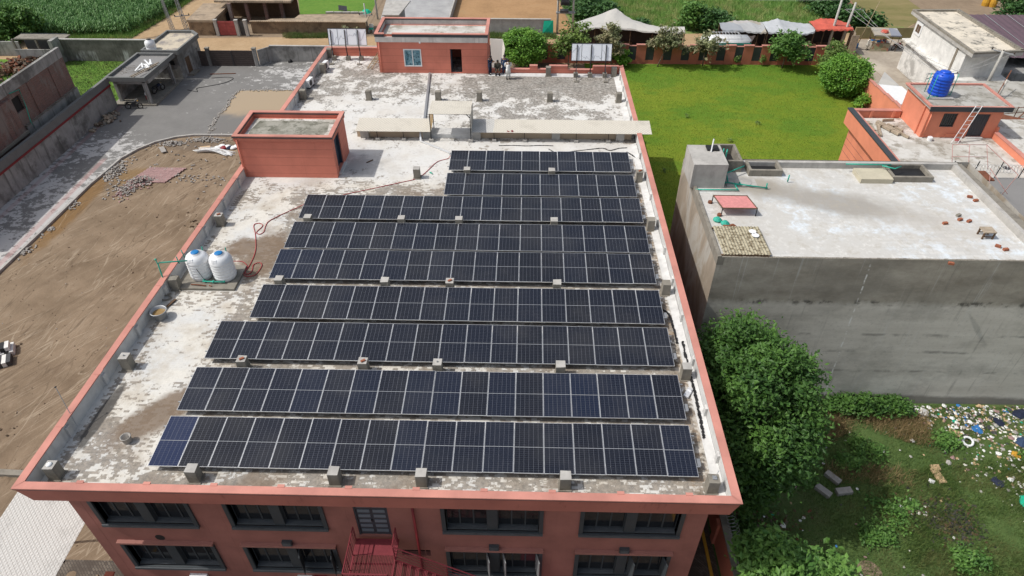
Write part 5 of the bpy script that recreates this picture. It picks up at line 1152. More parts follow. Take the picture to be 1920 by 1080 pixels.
tag(mb.build('twig_heap',M['bark']),'thin dry twigs scattered on the porch roof','twigs',None,'stuff')
t = thing('gatehouse', 'small grey gatehouse with parapet roof and brown door beside the gate', 'house', (-28,63.5,G))
W = [(-29.9,60.9),(-26.15,60.6),(-25.65,64.7),(-25.9,66.0),(-29.6,66.1)]; mb = MB()
mb.prism(W,G,-6.98); mb.build('wall', M['grey_wall'], t)
RP = [(-30.15,60.55),(-25.85,60.45),(-25.6,66.1),(-26.7,67.3),(-29.9,67.25)]; c0=(-28,63.5); RI=[(c0[0]+(x-c0[0])*.9,c0[1]+(y-c0[1])*.92) for x,y in RP]
MB().prism(RP,-7.0,-6.8).build('roof_slab', M['grey_trim'], t); MB().poly([(x,y,-6.79) for x,y in RI]).build('roof', M['roof_gate'], t); mb = MB()
for i in range(5):
    j=(i+1)%5; mb.add([(*RP[i],-6.8),(*RP[j],-6.8),(*RI[j],-6.8),(*RI[i],-6.8),(*RP[i],-6.5),(*RP[j],-6.5),(*RI[j],-6.5),(*RI[i],-6.5)],[(0,1,5,4),(2,3,7,6),(4,5,6,7)])
mb.build('upstand', M['grey_trim'], t)
d_ = MB().prism([(-26.03,61.9),(-25.97,61.9),(-25.87,62.8),(-25.93,62.8)],G+.2,-7.9); d_.build('door', M['wood_dk'], t); MB().box(-27.3,-26.7,60.6,60.66,-8.25,-7.75).build('window', M['black'], t); MB().prism([(-26.0,61.6),(-25.3,61.6),(-25.2,63.1),(-25.8,63.1)],G+.1,G+.3).build('doorstep', M['concrete'], t)
t = thing('water_tank', 'small white water tank on the gatehouse roof edge', 'water tank', (-29.35,61.6,-6.79))
MB().lathe((0,0,0),[(.55,0),(.57,.3),(.54,.34),(.57,.38),(.57,.75),(.5,.95),(.28,1.1),(.26,1.16)],20,cap=False).build('tank_body',M['white_plastic'],t,True,True); MB().lathe((0,0,1.12),[(.27,0),(.27,.05),(0,.06)],14).build('lid',M['black'],t,True,True)
t = thing('sliding_gate', 'dark brown ribbed sheet gate across the yard entrance', 'gate', (-21.6,64.7,G))
def slats(mb,x0,x1,y,z0,z1,n):
    for k in range(n): z=z0+(z1-z0)*k/n; mb.box(x0,x1,y-.03-.015*(k%2),y+.03,z,z+(z1-z0)/n-.012)
    return mb
for k in range(16): z=G+.12+k*.118; MB().box(-24.2,-21.6,64.62-.02*(k%2),64.7,z,z+.107).build('slat',M['brown_gate'],t); MB().box(-21.55,-18.95,64.66-.02*(k%2),64.74,z,z+.107).build('slat',M['brown_gate'],t)
slats(MB(),-25.6,-24.65,64.6,G+.12,-8.05,16).build('wicket_leaf',M['brown_gate'],t); MB().box(-24.2,-18.95,64.70,64.76,G+.1,G+.2).box(-24.2,-18.95,64.70,64.76,-8.15,-8.05).box(-21.62,-21.53,64.6,64.76,G+.1,-8.05).build('gate_frame',M['dkgrey'],t)
for x,lab in ((-25.75,'grey gate pillar next to the gatehouse wall'),(-24.43,'grey gate pillar between the wicket and the wide gate leaf'),(-18.75,'grey gate pillar at the right end of the brown gate')):
    t = thing('gate_pillar',lab,'pillar',(x,64.75,G),'grey pillars of the yard gate'); MB().box(-.2,.2,-.2,.2,0,2.2).build('shaft',M['grey_wall'],t,local=True); MB().box(-.25,.25,-.25,.25,2.2,2.32).build('cap',M['concrete'],t,local=True)
t = thing('yard_wall','grey plastered wall angling from the gate to the big building','wall',(-15,66.3,G))
mb=MB(); mb.prism([(-18.5,65.0),(-17.4,66.3),(-17.4,66.5),(-18.6,65.2)],G,-8.1); mb.build('wall',M['grey_wall'],t); MB().box(-17.4,-2,66.32,66.52,G,-8.05).build('wall',M['grey_wall'],t); MB().box(-17.45,-2,66.27,66.57,-8.045,-7.97).build('cap',M['concrete_lt'],t)
tag(MB().lathe((-15.1,66.05,G+.1),[(.3,0),(.22,.25),(0,.4)],8).build('bush_stump',M['black']),'small dark bin bag against the angled yard wall','bag')
# loose setts round the puddle and in heaps on the soil
def setts(name,label,pts,group,mats=('paver_grey',),s=(.2,.1,.07),kind='stuff'):
    mb=MB()
    for p in pts: mb.obox((p[0],p[1],p[2]),s,(rng.uniform(-.4,.4),rng.uniform(-.4,.4),rng.uniform(0,3.1)),int(rng.integers(len(mats))))
    return tag(mb.build(name,[M[m] for m in mats]),label,'pavers',group,kind)
P=[]
for a,b in zip(PUD[3:],PUD[4:]+PUD[:2]):
    for k in range(26): u=rng.random(); P.append((a[0]+(b[0]-a[0])*u+rng.normal()*.13,a[1]+(b[1]-a[1])*u+rng.normal()*.13,G+.14))
for k in range(60): P.append((rng.uniform(-18.4,-12),57.6+rng.normal()*.13,G+.14))
setts('edge_setts','ragged line of loose grey setts edging the muddy puddle',P,None)
def pile(c,r,n,h): 
    q=rng.normal(size=(n,2))*.5; return [(c[0]+a*r[0],c[1]+b*r[1],G+.04+h*math.exp(-(a*a+b*b)*2.2)*rng.random()) for a,b in q]
setts('sett_heap','heap of grey setts at the top of the curved kerb, left of its middle',pile((-21.0,44.8),(1.1,.5),110,.3),'heaps of paving setts')
setts('sett_heap','heap of grey setts at the top end of the kerb nearest the building',pile((-17.9,45.7),(1.7,.5),150,.3),'heaps of paving setts')
setts('sett_heap','heap of grey setts lower down the left kerb beside the brown puddle',pile((-24.1,39.3),(.75,1.7),170,.3),'heaps of paving setts')
setts('sett_heap','small heap of grey setts by the kerb beside the brown wet strip, further down',pile((-24.9,29.6),(.4,.9),16,.1)+pile((-25.1,26.8),(.4,.9),26,.15)+pile((-25.2,21.5),(.4,.9),40,.2)+pile((-24.9,33.2),(.4,1.2),16,.1),'heaps of paving setts')
setts('scattered_setts','single grey setts scattered over the churned soil',[(rng.uniform(-23.5,-11.5),rng.uniform(34.5,44.5),G+.06) for k in range(60)]+pile((-16.2,38.3),(3.4,1.2),40,.05)+pile((-22.6,36.9),(.9,1.6),26,.05),None)
t=thing('paver_mat','patch of laid pink pavers half covered by tumbled pavers','pavers',(-20.6,38.6,G))
ang=-.12; ca,sa=math.cos(ang),math.sin(ang)
for i in range(17):
    for j in range(14):
        if i+j<6 and rng.random()<.7: continue
        x,y=-22.0+i*.205+(j%2)*.05,37.5+j*.19; x+= (y-37.5)*.35
        MB  # laid rows
        if (i*14+j)%1==0:
            if 'pav_me' not in globals():
                pm_=MB().box(-.098,.098,-.088,.088,0,.06); pav_me=bpy.data.meshes.new('paver'); pav_me.from_pydata(pm_.v,[],pm_.f); pav_me.materials.append(M['paver_pink'])
            o=bpy.data.objects.new('paver',pav_me); COL.objects.link(o); o.parent=t; o.location=(x+20.6,y-38.6,.02+rng.uniform(0,.02)); o.rotation_euler=(0,0,rng.normal()*.03)
setts('tumbled_pavers','tumbled heap of pink and grey pavers spilling off the pink mat',pile((-20.9,37.5),(1.3,1.0),190,.5)+pile((-21.5,36.2),(.9,1.5),150,.25),None,('paver_pink','paver_grey','paver_grey'),(.2,.1,.08))
t=thing('block_stack','stack of black and white striped concrete blocks on the soil at left','blocks',(-20.4,15.6,G),None,.5)
for k in range(7): MB().box(-.9+.26*k,-.66+.26*k,-.5,.5,.02,.34).build('block',M['black' if k%2 else 'white_wall'],t,local=True)
for k in range(6): MB().box(-.8+.26*k,-.56+.26*k,-.45+.1,.35,.36,.66).build('block',M['white_wall' if k%2 else 'black'],t,local=True)
for k in range(5): MB().box(-.5+.26*k,-.26+.26*k,-1.5,-.62,.02,.36).build('block',M['white_wall' if k%2 else 'dkgrey'],t,local=True)
mb=MB()
for k in range(14): a=(-17.9+rng.uniform(-.3,.5),43.2+rng.uniform(-.25,.25)); mb.tube(path([(a[0],a[1],G+.1+.02*k),(a[0]+1.6,a[1]+.1,G+.12+.02*k),(a[0]+3.4,a[1]-.4+rng.uniform(-.3,.3),G+.08)],G,4),.035,5)
tag(mb.build('pipe_bundle',M['white_paint'],smooth=True),'bundle of long white pipes on the soil by the building','pipes')
t=thing('cloth_heap','heap of white and red cloth sacks above the white pipes','sacks',(-15.3,44.1,G))
for k in range(8): MB().lathe((-16.2+k*.3,44.2+rng.uniform(-.2,.3),G),[(.34,0),(.38,.08),(.25,.16),(.0,.19)],9).build('sack',M[('white_cloth','white_cloth','red_pipe','white_cloth','navy_cloth')[k%5]],t,True)
tag(MB().obox((-21.35,43.4,G+.16),(.45,1.25,.06),(0,0,.62)).build('slab',M['paver_grey']),'pale slab laid over the curved kerb','slab')
tag(MB().obox((-17.4,43.9,G+.06),(1.0,.9,.05),(0,0,.3)).build('sheet_scrap',M['cardboard']),'flat cardboard sheet lying on the wet soil near the kerb top','cardboard')
for i,(x,y,lab) in enumerate(((-12.2,31.5,'white paper bag on the soil by the building, the farther one'),(-10.2,28.8,'white paper bag on the soil by the building, the nearer one'))):
    tag(MB().lathe((x,y,G),[(.2,0),(.3,.1),(.18,.22),(0,.26)],7).build('paper_bag',M['white_cloth']),lab,'bag','white bags on the soil')
# motorbikes and people things in the porch
def motorbike(x,y,z,rz,label,body):
    t=thing('motorbike',label,'motorbike',(x,y,z),None,rz)
    for s in (-.62,.62):
        w=MB(); P=[(s+.28*math.cos(a),0,.3+.28*math.sin(a)) for a in np.linspace(0,2*math.pi,17)]; w.tube(P,.05,6,caps=False); w.lathe((s,0,.3),[(.05,0)],6,cap=False); wo=w.build('wheel',M['black'],t,True,True)
        hb=MB()
        for k in range(5): a=k*1.257; hb.beam((s,0,.3),(s+.26*math.cos(a),0,.3+.26*math.sin(a)),.02)
        hb.build('rim',M['galv'],wo,local=True)
    MB().obox((.12,0,.72),(.45,.24,.2),(0,-.15,0)).build('fuel_tank',M[body],t,local=True); MB().obox((-.38,0,.74),(.62,.24,.1)).build('seat',M['black'],t,local=True); MB().obox((0,0,.42),(.4,.26,.32)).build('engine',M['dkgrey'],t,local=True)
    MB().beam((.62,.0,.3),(.42,0,1.0),.06).beam((-.62,0,.3),(-.1,0,.45),.05).beam((.4,-.32,1.0),(.4,.32,1.0),.035).build('fork',M['galv'],t,local=True); MB().lathe((.55,0,.86),[(.02,-.08),(.09,0),(.02,.06)],10).build('headlight',M['yellow_line'],t,True,True)
    MB().obox((-.72,0,.66),(.3,.14,.04),(0,.3,0)).build('mudguard',M[body],t,local=True)
motorbike(-28.3,52.55,G+.1,.15,'black motorbike parked in front of the porch by the wall','dkgrey')
motorbike(-27.3,56.6,G+.28,1.2,'dark motorbike parked inside the porch','navy_cloth')
t=thing('gas_cylinder','red and white fire extinguisher standing inside the porch','extinguisher',(-27.7,54.6,G+.28)); MB().lathe((0,0,0),[(.17,0),(.18,.1),(.18,.5)],14).build('lower_body',M['red_gate'],t,True,True); MB().lathe((0,0,.5),[(.18,0),(.18,.2),(.08,.34),(.08,.42)],14).build('upper_body',M['white_paint'],t,True,True)
heap('branch_heap','heap of dry branches against the left boundary wall near the porch','branches',(-29.9,49.8,G+.1),(.8,2.2),70,.35,['bark','wood','concrete'],None,.4,1.3)
tag(MB().tube(path([(-24.5,57.5),(-23.2,57.0),(-23.6,57.9),(-22.8,58.4),(-21.0,59.5),(-20.4,60.8),(-21.3,61.2),(-23,60.9)],G+.13),.03,5).build('hose',M['black'],smooth=True),'thin dark hose curling over the paved yard','hose')
tag(MB().beam((-23.6,62.0,G+.14),(-20.6,62.3,G+.14),.08).build('rod',M['rust']),'rusty red bar lying on the paving near the gate','bar')
# bottom left: sheeted canopy roof close to the camera
t=thing('entrance_canopy','pale canopy roof of hatched sheets below the front left corner','canopy',(-7,1,-5.2))
for i in range(4):
    x1=-4.95-.965*i; mb=corr(x1-.985,x1,-6,2.85-.0*i,-5.02-.004*(i%2),-4.98-.004*(i%2),.12,.005); mb.build('roof_sheet',M['sheet_white'],t)
pm=MB()
for y in (-4,-1,2.5): pm.box(-8.75,-5.0,y-.05,y+.05,-5.18,-5.07)
for x in (-8.7,-5.1):
    for y in (-4,2.5): pm.box(x-.06,x+.06,y-.06,y+.06,G,-5.18)
pm.build('frame',M['black'],t)
tag(MB().box(-5.1,-4.9,-2.9,.2,G,-8.6).box(-5.2,-4.8,-3.0,.3,-8.598,-8.5).build('low_wall',M['fence']),'low brick red wall in the shade under the canopy roof','wall')
tag(MB().beam((-4.2,-3,G+.03),(-3.75,2.6,G+.03),.14,.05).build('yellow_line',M['yellow_line']),'yellow kerb line beside the left front corner','kerb line')
# ------------------------------------------------------------------ behind: mud compound, gates, poles
t=thing('mud_house','brown mud house with flat earth roofs along the sandy track','house',(-28.5,78,G))
MB().box(-31.1,-27.9,75.45,75.75,G,-8.3).build('wall',M['mud'],t); MB().prism([(-31.2,75.4),(-27.7,75.4),(-27.75,82.5),(-31.6,82.5)],-8.29,-8.0).build('roof',M['mudroof'],t); MB().box(-27.9,-27.8,75.8,82,G,-8.3).build('side_wall',M['mud'],t); MB().box(-27.79,-27.75,80,81,G,-8.6).build('door',M['black'],t)
t=thing('cattle_shed','dark open shed with square brick columns behind the mud wall','shed',(-25,82,G))
MB().box(-28,-18.5,83.2,83.4,G,-7.2).build('back_wall',M['wood_dk'],t); MB().box(-29,-18.4,80.2,84,-7.2,-6.95).build('roof',M['mudroof'],t)
for x,y in ((-26.9,79.9),(-24.9,80.8),(-22.6,81.6),(-20.6,82.4)): MB().box(x-.22,x+.22,y-.22,y+.22,G,-7.2).build('column',M['brickwall'],t)
t=thing('mud_wall','long brown mud wall with flaking plaster along the sandy track','wall',(-15,76.5,G))
MB().box(-23.1,-7.6,76.35,76.6,G,-8.5).build('wall',M['mud'],t); mb=MB(); mb.prism([(-23.2,76.3),(-7.5,76.3),(-7.5,79.6),(-17.2,79.2),(-17.6,76.9),(-23.2,76.7)],-8.495,-8.40); mb.build('earth_top',M['mudroof'],t)
mb=MB()
for k in range(60): x=-23+k*.26; mb.lathe((x,76.32,-8.42),[(.0,-.08),(.14,0),(0,.08)],6)
o=mb.build('mud_lump',M['mud'],t); o['kind']='stuff'
MB().prism([(-23,77.2),(-17.5,77.3),(-14.2,80),(-21.4,79.6)],G,G+.9).build('terrace',M['mudroof'],t)
t=thing('red_gate','faded red two leaf steel gate in the mud compound','gate',(-26,75.4,G))
for a,b in ((-27.15,-26.05),(-26.02,-24.92)):
    lf=MB().box(a,b,75.36,75.41,G+.05,-8.1).build('gate_leaf',M['red_gate'],t); rb=MB()
    for k in range(5): rb.box(a+.02,b-.02,75.33,75.36,G+.2+k*.38,G+.26+k*.38)
    rb.build('rib',M['red_gate'],lf)
t=thing('wicket_gate','narrow grey wicket gate right of the red gate','gate',(-24,75.5,G)); MB().box(-24.35,-23.7,75.45,75.5,G+.05,-8.2).build('gate_leaf',M['dkgrey'],t)
for x,lab in ((-27.4,'concrete pillar left of the faded red gate'),(-24.62,'concrete pillar between the red gate and wicket'),(-23.42,'concrete pillar right of the narrow wicket gate')):
    t=thing('gate_pillar',lab,'pillar',(x,75.4,G),'pillars of the mud compound gate'); MB().box(-.2,.2,-.2,.2,0,2.0).build('shaft',M['concrete_lt'],t,local=True); MB().box(-.24,.24,-.24,.24,2.0,2.1).build('cap',M['concrete_lt'],t,local=True)
t=thing('slab_shed','pale flat slab roof of a small shed behind the stair room','shed',(-4,79,G)); MB().prism([(-5.1,75.9),(-2.9,75.95),(-2.2,82.1),(-5.6,82)],-7.45,-7.3).build('roof',M['concrete_lt'],t); MB().box(-4.9,-3.1,76.2,81.8,G,-7.46).build('wall',M['grey_wall'],t)
t=thing('net_chair','white framed chair with green net seat by the mud wall','chair',(-7.1,77.2,G)); 
MB().box(-.3,.3,-.3,.3,.42,.47).build('seat',M['teal'],t,local=True); MB().box(-.3,.3,.26,.3,.5,1.0).build('backrest',M['white_paint'],t,local=True)
for sx in (-.28,.28):
    for sy in (-.28,.28): MB().box(sx-.03,sx+.03,sy-.03,sy+.03,0,.42).build('leg',M['white_paint'],t,local=True)
def pole(name,label,base,h,lean=(0,0),arm=None,r=.14,mat='pole_conc',group=None,arms_at=(.93,),lattice=False):
    t=thing(name,label,'utility pole',base,group); tip=(lean[0],lean[1],h)
    if lattice:
        mb=MB(); w0,w1=.22,.10
        C=lambda k,u:(lerp(0,lean[0],u)+(w0+(w1-w0)*u)*(1,-1,-1,1)[k],lerp(0,lean[1],u)+(w0+(w1-w0)*u)*(1,1,-1,-1)[k],h*u)
        lerp=lambda a,b,u:a+(b-a)*u
        for k in range(4): mb.beam(C(k,0),C(k,1),.05)
        for i in range(14):
            for k in range(4): mb.beam(C(k,i/14),C((k+1)%4,(i+1)/14),.03)
        mb.build('mast',M['steel_lat'],t,local=True)
    else: MB().tube([(0,0,-.2),(lean[0]*.5,lean[1]*.5,h*.5),tip],[r,r*.85,r*.65],10).build('shaft',M[mat],t,True,True)
    if arm:
        for u in arms_at:
            c=Vector(tip)*u; d=Vector((arm[0],arm[1],0)); MB().beam(c-d,c+d,.09,.09).build('crossarm',M['steel_lat'],t,local=True)
            for k in (-.95,0,.95):
                q=c+d*k; MB().lathe((q.x,q.y,q.z+.03),[(.05,0),(.09,.05),(.05,.1),(.08,.15),(.03,.22)],8).build('insulator',M['ceramic'],t,True,True)
    return t
pole('lattice_pole','grey lattice steel pole on the footpath, the shorter left one',(-34.5,77.4,G),4.2,(-.2,0),None,lattice=True,group='lattice poles by the footpath')
pole('lattice_pole','grey lattice steel pole on the footpath, the taller right one',(-32.4,77.2,G),6.5,(-.4,0),(.9,.3),lattice=True,group='lattice poles by the footpath',arms_at=(.3,))
pole('utility_pole','concrete pole with small crossarm at the mud wall end',(-7.85,78.4,G),3.4,(-.05,0),(.9,0),.12,arms_at=(.55,))
pole('utility_pole','tall thin concrete pole beside the pale slab shed',(-7.2,82.6,G),7,(-.1,0),None,.13)
t=thing('transformer','grey pole mounted transformer on a twin pole platform','transformer',(19.1,77.4,G))
for x in (18.15,20.2): MB().tube([(x,77.4,G),(x-.1,77.4,-2.5)],[.16,.12],9).build('pole',M['pole_conc'],t,True)
MB().box(17.9,20.4,77.1,77.7,-7.35,-7.2).box(17.9,20.4,77.1,77.7,-5.6,-5.5).build('platform',M['steel_lat'],t); MB().box(18.4,19.5,77.0,77.8,-7.19,-6.95).box(18.45,19.6,77.05,77.75,-6.3,-5.75).build('transformer_tank',M['dkgrey'],t)
fn=MB()
for k in range(7): fn.box(18.5+k*.15,18.54+k*.15,76.85,77.04,-6.25,-5.8)
fn.build('cooling_fin',M['dkgrey'],t)
for k in range(3): MB().lathe((18.7+k*.3,77.4,-5.75),[(.05,0),(.08,.08),(.05,.16),(.07,.24),(.02,.3)],8).build('bushing',M['ceramic'],t,True)
t=thing('plot_wall','grey rendered wall in front of the orange soil plot','wall',(14,77.3,G)); MB().box(3.3,17.2,77.2,77.42,G,-8.2).build('wall',M['concrete_lt'],t); MB().box(3.25,17.25,77.15,77.47,-8.195,-8.1).build('cap',M['concrete_lt'],t)
tag(MB().prism([(3.15,77.5),(3.3,77.5),(3.4,98),(3.2,98)],G,-9.0).build('plot_wall',M['concrete_lt']),'low broken wall between the gravel and the orange soil plots','wall')
tag(MB().add([(16.3,77.1,-8.3),(17.55,77.1,-8.25),(17.6,76.9,-10.0),(16.1,76.85,-9.95),(16.9,76.9,-9.1)],[(0,1,4),(1,2,4),(2,3,4),(3,0,4)]).add([(16.3,77.14,-8.3),(17.55,77.14,-8.25),(17.6,76.94,-10.0),(16.1,76.89,-9.95),(16.9,76.94,-9.1)],[(4,1,0),(4,2,1),(4,3,2),(4,0,3)]).build('green_cloth',M['teal']),'teal green net hung over the end of the grey plot wall','cloth')
t=thing('rubble_row','broken white slabs along the edge of the far courtyard grass','rubble',(-12,85,G))
for k in range(5): MB().obox((-14.6+k*1.2,84.9,G+.12),(1.1,.35,.2),(0,0,rng.uniform(-.1,.1))).build('slab',M['concrete_lt'],t)
tag(MB().obox((-12.8,85.6,G+.5),(1.2,.9,.08),(.5,.2,.3)).build('tin_sheet',M['dkgrey']),'dark tin sheet propped on the white slabs','tin sheet')
tag(MB().lathe((-9.4,85.4,G),[(.8,0),(.5,.3),(0,.5)],7).build('green_cloth',M['teal']),'crumpled teal net on the far courtyard grass','cloth')

tag(MB().beam((-19,6.6,G+.1),(-9.5,6.3,G+.1),.35,.25).build('edge_kerb',M['concrete']),'grey kerb stones on the soil left of the front roof corner','kerb')

mb=MB(); mats_=['soil','soil_dark','paver_grey']
for k in range(1300):
    y=rng.uniform(-6,46); x=rng.uniform(kx(y)+.4,-4.6); s_=rng.uniform(.02,.055)*(1 if rng.random()<.93 else 2.2); mb.obox((x,y,G+s_*.3),(s_*1.4,s_,s_*.8),(rng.uniform(-.5,.5),rng.uniform(-.5,.5),rng.uniform(0,3)),int(rng.choice(3,p=[.74,.2,.06])))
tag(mb.build('soil_clods',[M[k] for k in mats_]),'clods and small stones scattered over the churned yard soil','clods',None,'stuff')
for cx,cy,n in ((-20.8,12.6,40),(-21.5,11.0,30),(-17.0,9.0,24),(-13.5,31.0,16)):
    heap('soil_heap','small dark lumps of damp soil beside the wheel tracks','soil',(cx,cy,G),(1.1,.9),n,.16,['soil_dark','soil'],'damp soil lumps on the yard',.06)
# ------------------------------------------------------------------ lawn wall with dark panels
t=thing('lawn_wall','long brick red garden wall with dark upright panels behind the lawn','wall',(37,66.9,G))
MB().box(7.5,51.0,66.855,67.05,G,G+.44).build('plinth',M['fence'],t); 
pitch=2.16; x=8.0; k=0; MB().box(7.5,51.0,66.93,67.02,G+.44,G+2.12).build('infill',M['fence'],t)
while x<50.6:
    MB().box(x,x+1.16,66.80,67.08,G+.005,G+2.25).build('pier',M['fence'],t); MB().box(x-.05,x+1.21,66.74,67.13,G+2.252,G+2.36).build('pier_cap',M['coping'],t)
    if x+pitch<51.5: MB().box(x+1.18,x+pitch-.02,66.86,66.925,G+.46,G+2.12).build('dark_panel',M['wframe'],t); MB().box(x+1.16,x+pitch,66.84,67.06,G+2.122,G+2.2).build('panel_coping',M['coping'],t)
    x+=pitch
t=thing('side_wall','orange stepped garden wall along the street side of the lawn','wall',(51.3,55,G))
for i,(y0,y1,h) in enumerate(((63.2,66.8,2.25),(59.6,63.2,2.3),(56.6,59.6,2.45),(54.4,56.6,2.55),(52.2,54.4,2.65),(50.2,52.2,2.75),(44,50.2,2.85))):
    MB().box(51.2,51.42,y0,y1,G,G+h).build('wall',M['orange'],t); MB().box(51.14,51.48,y0,y1,G+h+.002,G+h+.09).build('coping',M['coping'],t)
# kiosk with a pale roof behind the wall
t=thing('kiosk','small grey kiosk with a pale sheet roof behind the orange garden wall','kiosk',(53,53,G))
MB().box(51.9,54.0,50.6,54.6,G,-7.75).build('wall',M['dkgrey'],t); MB().add([(51.6,50.2,-7.45),(54.4,50.2,-7.6),(54.2,55.0,-7.6),(51.7,55.0,-7.4),(51.6,50.2,-7.52),(54.4,50.2,-7.67),(54.2,55.0,-7.67),(51.7,55.0,-7.47)],[(0,1,2,3),(7,6,5,4),(0,4,5,1),(1,5,6,2),(2,6,7,3),(3,7,4,0)]).build('roof',M['white_paint'],t)
MB().add([(51.6,55.0,-7.4),(54,55.1,-7.6),(53.0,57.2,-6.9),(51.6,55.0,-7.46),(54,55.1,-7.66),(53,57.2,-6.96)],[(0,1,2),(5,4,3)]).build('awning',M['tarp_grey'],t)
# ------------------------------------------------------------------ orange neighbour building with the blue tank
t=thing('orange_building','orange house with flat roof terrace and stair room at right','building',(48,38,G)); ZR=-4.6
MB().box(42.95,62,28.6,40.9,G,ZR-.01).build('wall',M['orange'],t); MB().poly([(43.0,28.6,ZR),(62,28.6,ZR),(62,40.9,ZR),(43.0,40.9,ZR)]).build('roof',M['roof_orange_bldg'],t)
MB().box(42.55,42.94,28.6,41.5,ZR-.75,-4.02).build('parapet',M['orange'],t); MB().box(42.5,42.99,28.5,41.55,-4.018,-3.93).build('coping',M['wframe'],t); MB().box(42.99,43.25,28.6,41.2,ZR+.01,-4.03).build('coping',M['coping'],t)
MB().box(42.95,47.05,41.05,41.4,ZR-.5,-4.02).build('parapet',M['orange'],t); MB().box(42.95,47.05,41.0,41.45,-4.018,-3.94).build('coping',M['coping'],t)
for x in (44.5,46.4): MB().box(x-.12,x+.12,40.95,41.04,ZR+.01,-4.03).build('parapet_rib',M['orange'],t)
MB().box(41.9,42.94,26,31.6,-9.4,-8.2).build('ledge',M['orange'],t); MB().box(41.82,42.94,26,31.7,-8.198,-8.1).build('ledge_coping',M['wframe'],t)
gl=MB()
for z in (-5.9,-6.5,-7.1,-7.7): gl.box(42.93,42.955,28.7,40.85,z-.015,z+.015)
gl.build('wall_groove',M['terra'],t); MB().box(42.85,42.94,30.5,30.75,G,-5.36).build('downpipe',M['fence'],t)
MB().box(42.8,42.93,32.9,33.1,-5.8,-5.55).build('wall_lamp',M['white_paint'],t)
rm=MB(); wall_holes(rm,47.15,53.15,ZR+.005,-2.0,[(48.4,49.55,-3.64,-2.45),(50.92,52.2,ZR+.12,-2.48)],lambda u,d,z:(u,37.34+d,z),.2); rm.add([(47.15,37.34,ZR),(47.15,37.34,-2.0),(47.15,41.6,-2.0),(47.15,41.6,ZR)],[(0,1,2,3)]); rm.add([(53.15,37.34,ZR),(53.15,41.6,ZR),(53.15,41.6,-2.0),(53.15,37.34,-2.0)],[(0,1,2,3)])
ro=rm.build('stair_room',M['orange'],t)
MB().box(46.95,53.5,37.05,41.75,-2.02,-1.82).build('roof_slab',M['concrete_lt'],ro); MB().poly([(x,y,-1.815) for x,y in ((47.15,37.25),(53.3,37.25),(53.3,41.5),(47.15,41.5))]).build('roof',M['roof_dirty'],ro)
MB().box(46.9,53.55,36.98,37.04,-2.14,-1.74).build('fascia',M['wframe'],ro); MB().box(46.86,53.6,37.041,37.22,-1.81,-1.73).box(46.86,47.1,37.22,41.8,-1.81,-1.70).box(53.36,53.6,37.22,41.8,-1.81,-1.72).box(47.1,53.36,41.55,41.8,-1.81,-1.70).build('kerb',M['coping'],ro)
MB().box(48.4,49.55,37.44,37.46,-3.64,-2.45).build('window',M['glass'],ro)
g=MB()
for k in range(6): xx=48.5+k*.19; g.box(xx,xx+.02,37.38,37.4,-3.6,-2.5)
g.box(48.4,49.55,37.36,37.42,-3.64,-3.58).box(48.4,49.55,37.36,37.42,-2.5,-2.45).build('grille',M['wframe'],ro)
dl=MB().box(50.92,52.2,37.42,37.47,ZR+.12,-2.48).build('door',M['door_dark'],ro); g=MB()
for k in range(6): xx=51.0+k*.2; g.box(xx,xx+.03,37.40,37.42,ZR+.14,-2.5)
g.build('door_rib',M['wframe'],dl); MB().box(50.85,52.27,37.1,37.34,ZR+.005,ZR+.12).build('door_step',M['white_wall'],ro)
MB().tube([(47.35,37.26,-2.2),(47.35,37.26,ZR+.1)],.06,8).build('drainpipe',M['orange'],ro,True); MB().box(47.02,47.14,38.0,38.12,G,-2.05).build('corner_pipe',M['orange'],ro)
MB().box(53.1,53.35,28.6,37.2,ZR+.005,-4.05).build('parapet',M['orange'],t); MB().box(53.05,53.4,28.6,37.2,-4.048,-3.97).build('coping',M['coping'],t); MB().box(53.15,53.36,37.21,38.0,ZR,-3.6).build('parapet',M['orange'],t)
MB().lathe((51.7,32.3,ZR+.004),[(.28,0),(.28,.02),(0,.02)],16).build('drain_cover',M['dkgrey'],t)
t=thing('water_tank','royal blue plastic water tank on the orange stair room roof','water tank',(48.45,39.5,-1.72))
MB().box(-1.0,1.0,-.95,.8,-.09,.02).build('tank_base',M['concrete_lt'],t,local=True); pr=[(.72,.03)]
for k in range(6): z=.08+k*.25; pr+=[(.74,z),(.77,z+.03),(.77,z+.18),(.74,z+.21)]
pr+=[(.75,1.62),(.66,1.75),(.42,1.85),(.40,1.88)]
MB().lathe((0,0,0),pr,28,cap=False).build('tank_body',M['blue_tank'],t,True,True); MB().lathe((0,0,1.86),[(.41,0),(.41,.08),(.2,.13),(0,.14)],20).build('lid',M['blue_tank'],t,True,True)
kn=MB()
for k in range(8): a=k*.785; kn.obox((.58*math.cos(a),.58*math.sin(a),1.76),(.2,.1,.08),(0,0,a))
kn.build('shoulder_rib',M['blue_tank'],t,local=True)
t=thing('supply_pipe','thin green pipes standing round the blue water tank','pipe',(47.8,39.6,-1.8)); pm=MB()
for a,b in (((47.35,38.6,-1.75),(47.5,38.8,.2)),((47.6,39.9,-1.75),(47.65,40.0,-.1)),((49.4,39.2,-1.75),(49.45,39.3,.1)),((47.35,38.6,-1.6),(48.2,38.8,-1.6)),((47.6,39.0,-1.7),(47.1,38.4,-1.7)),((49.4,39.2,-1.6),(48.9,39.2,-1.6))): MB().tube([a,b],.03,6).build('pipe',M['green_pipe'],t,True)
ladder('metal_ladder','pale metal ladder leaning on the orange stair room',(49.3,36.3,ZR+.01),(50.35,36.9,-1.55),(49.85,36.3,ZR+.01),(50.85,36.9,-1.55),9,M['alu'],.03)
t=thing('scaffold_timber','heap of roped timber boards and bundles on the orange terrace','timber',(44.5,38.2,ZR))
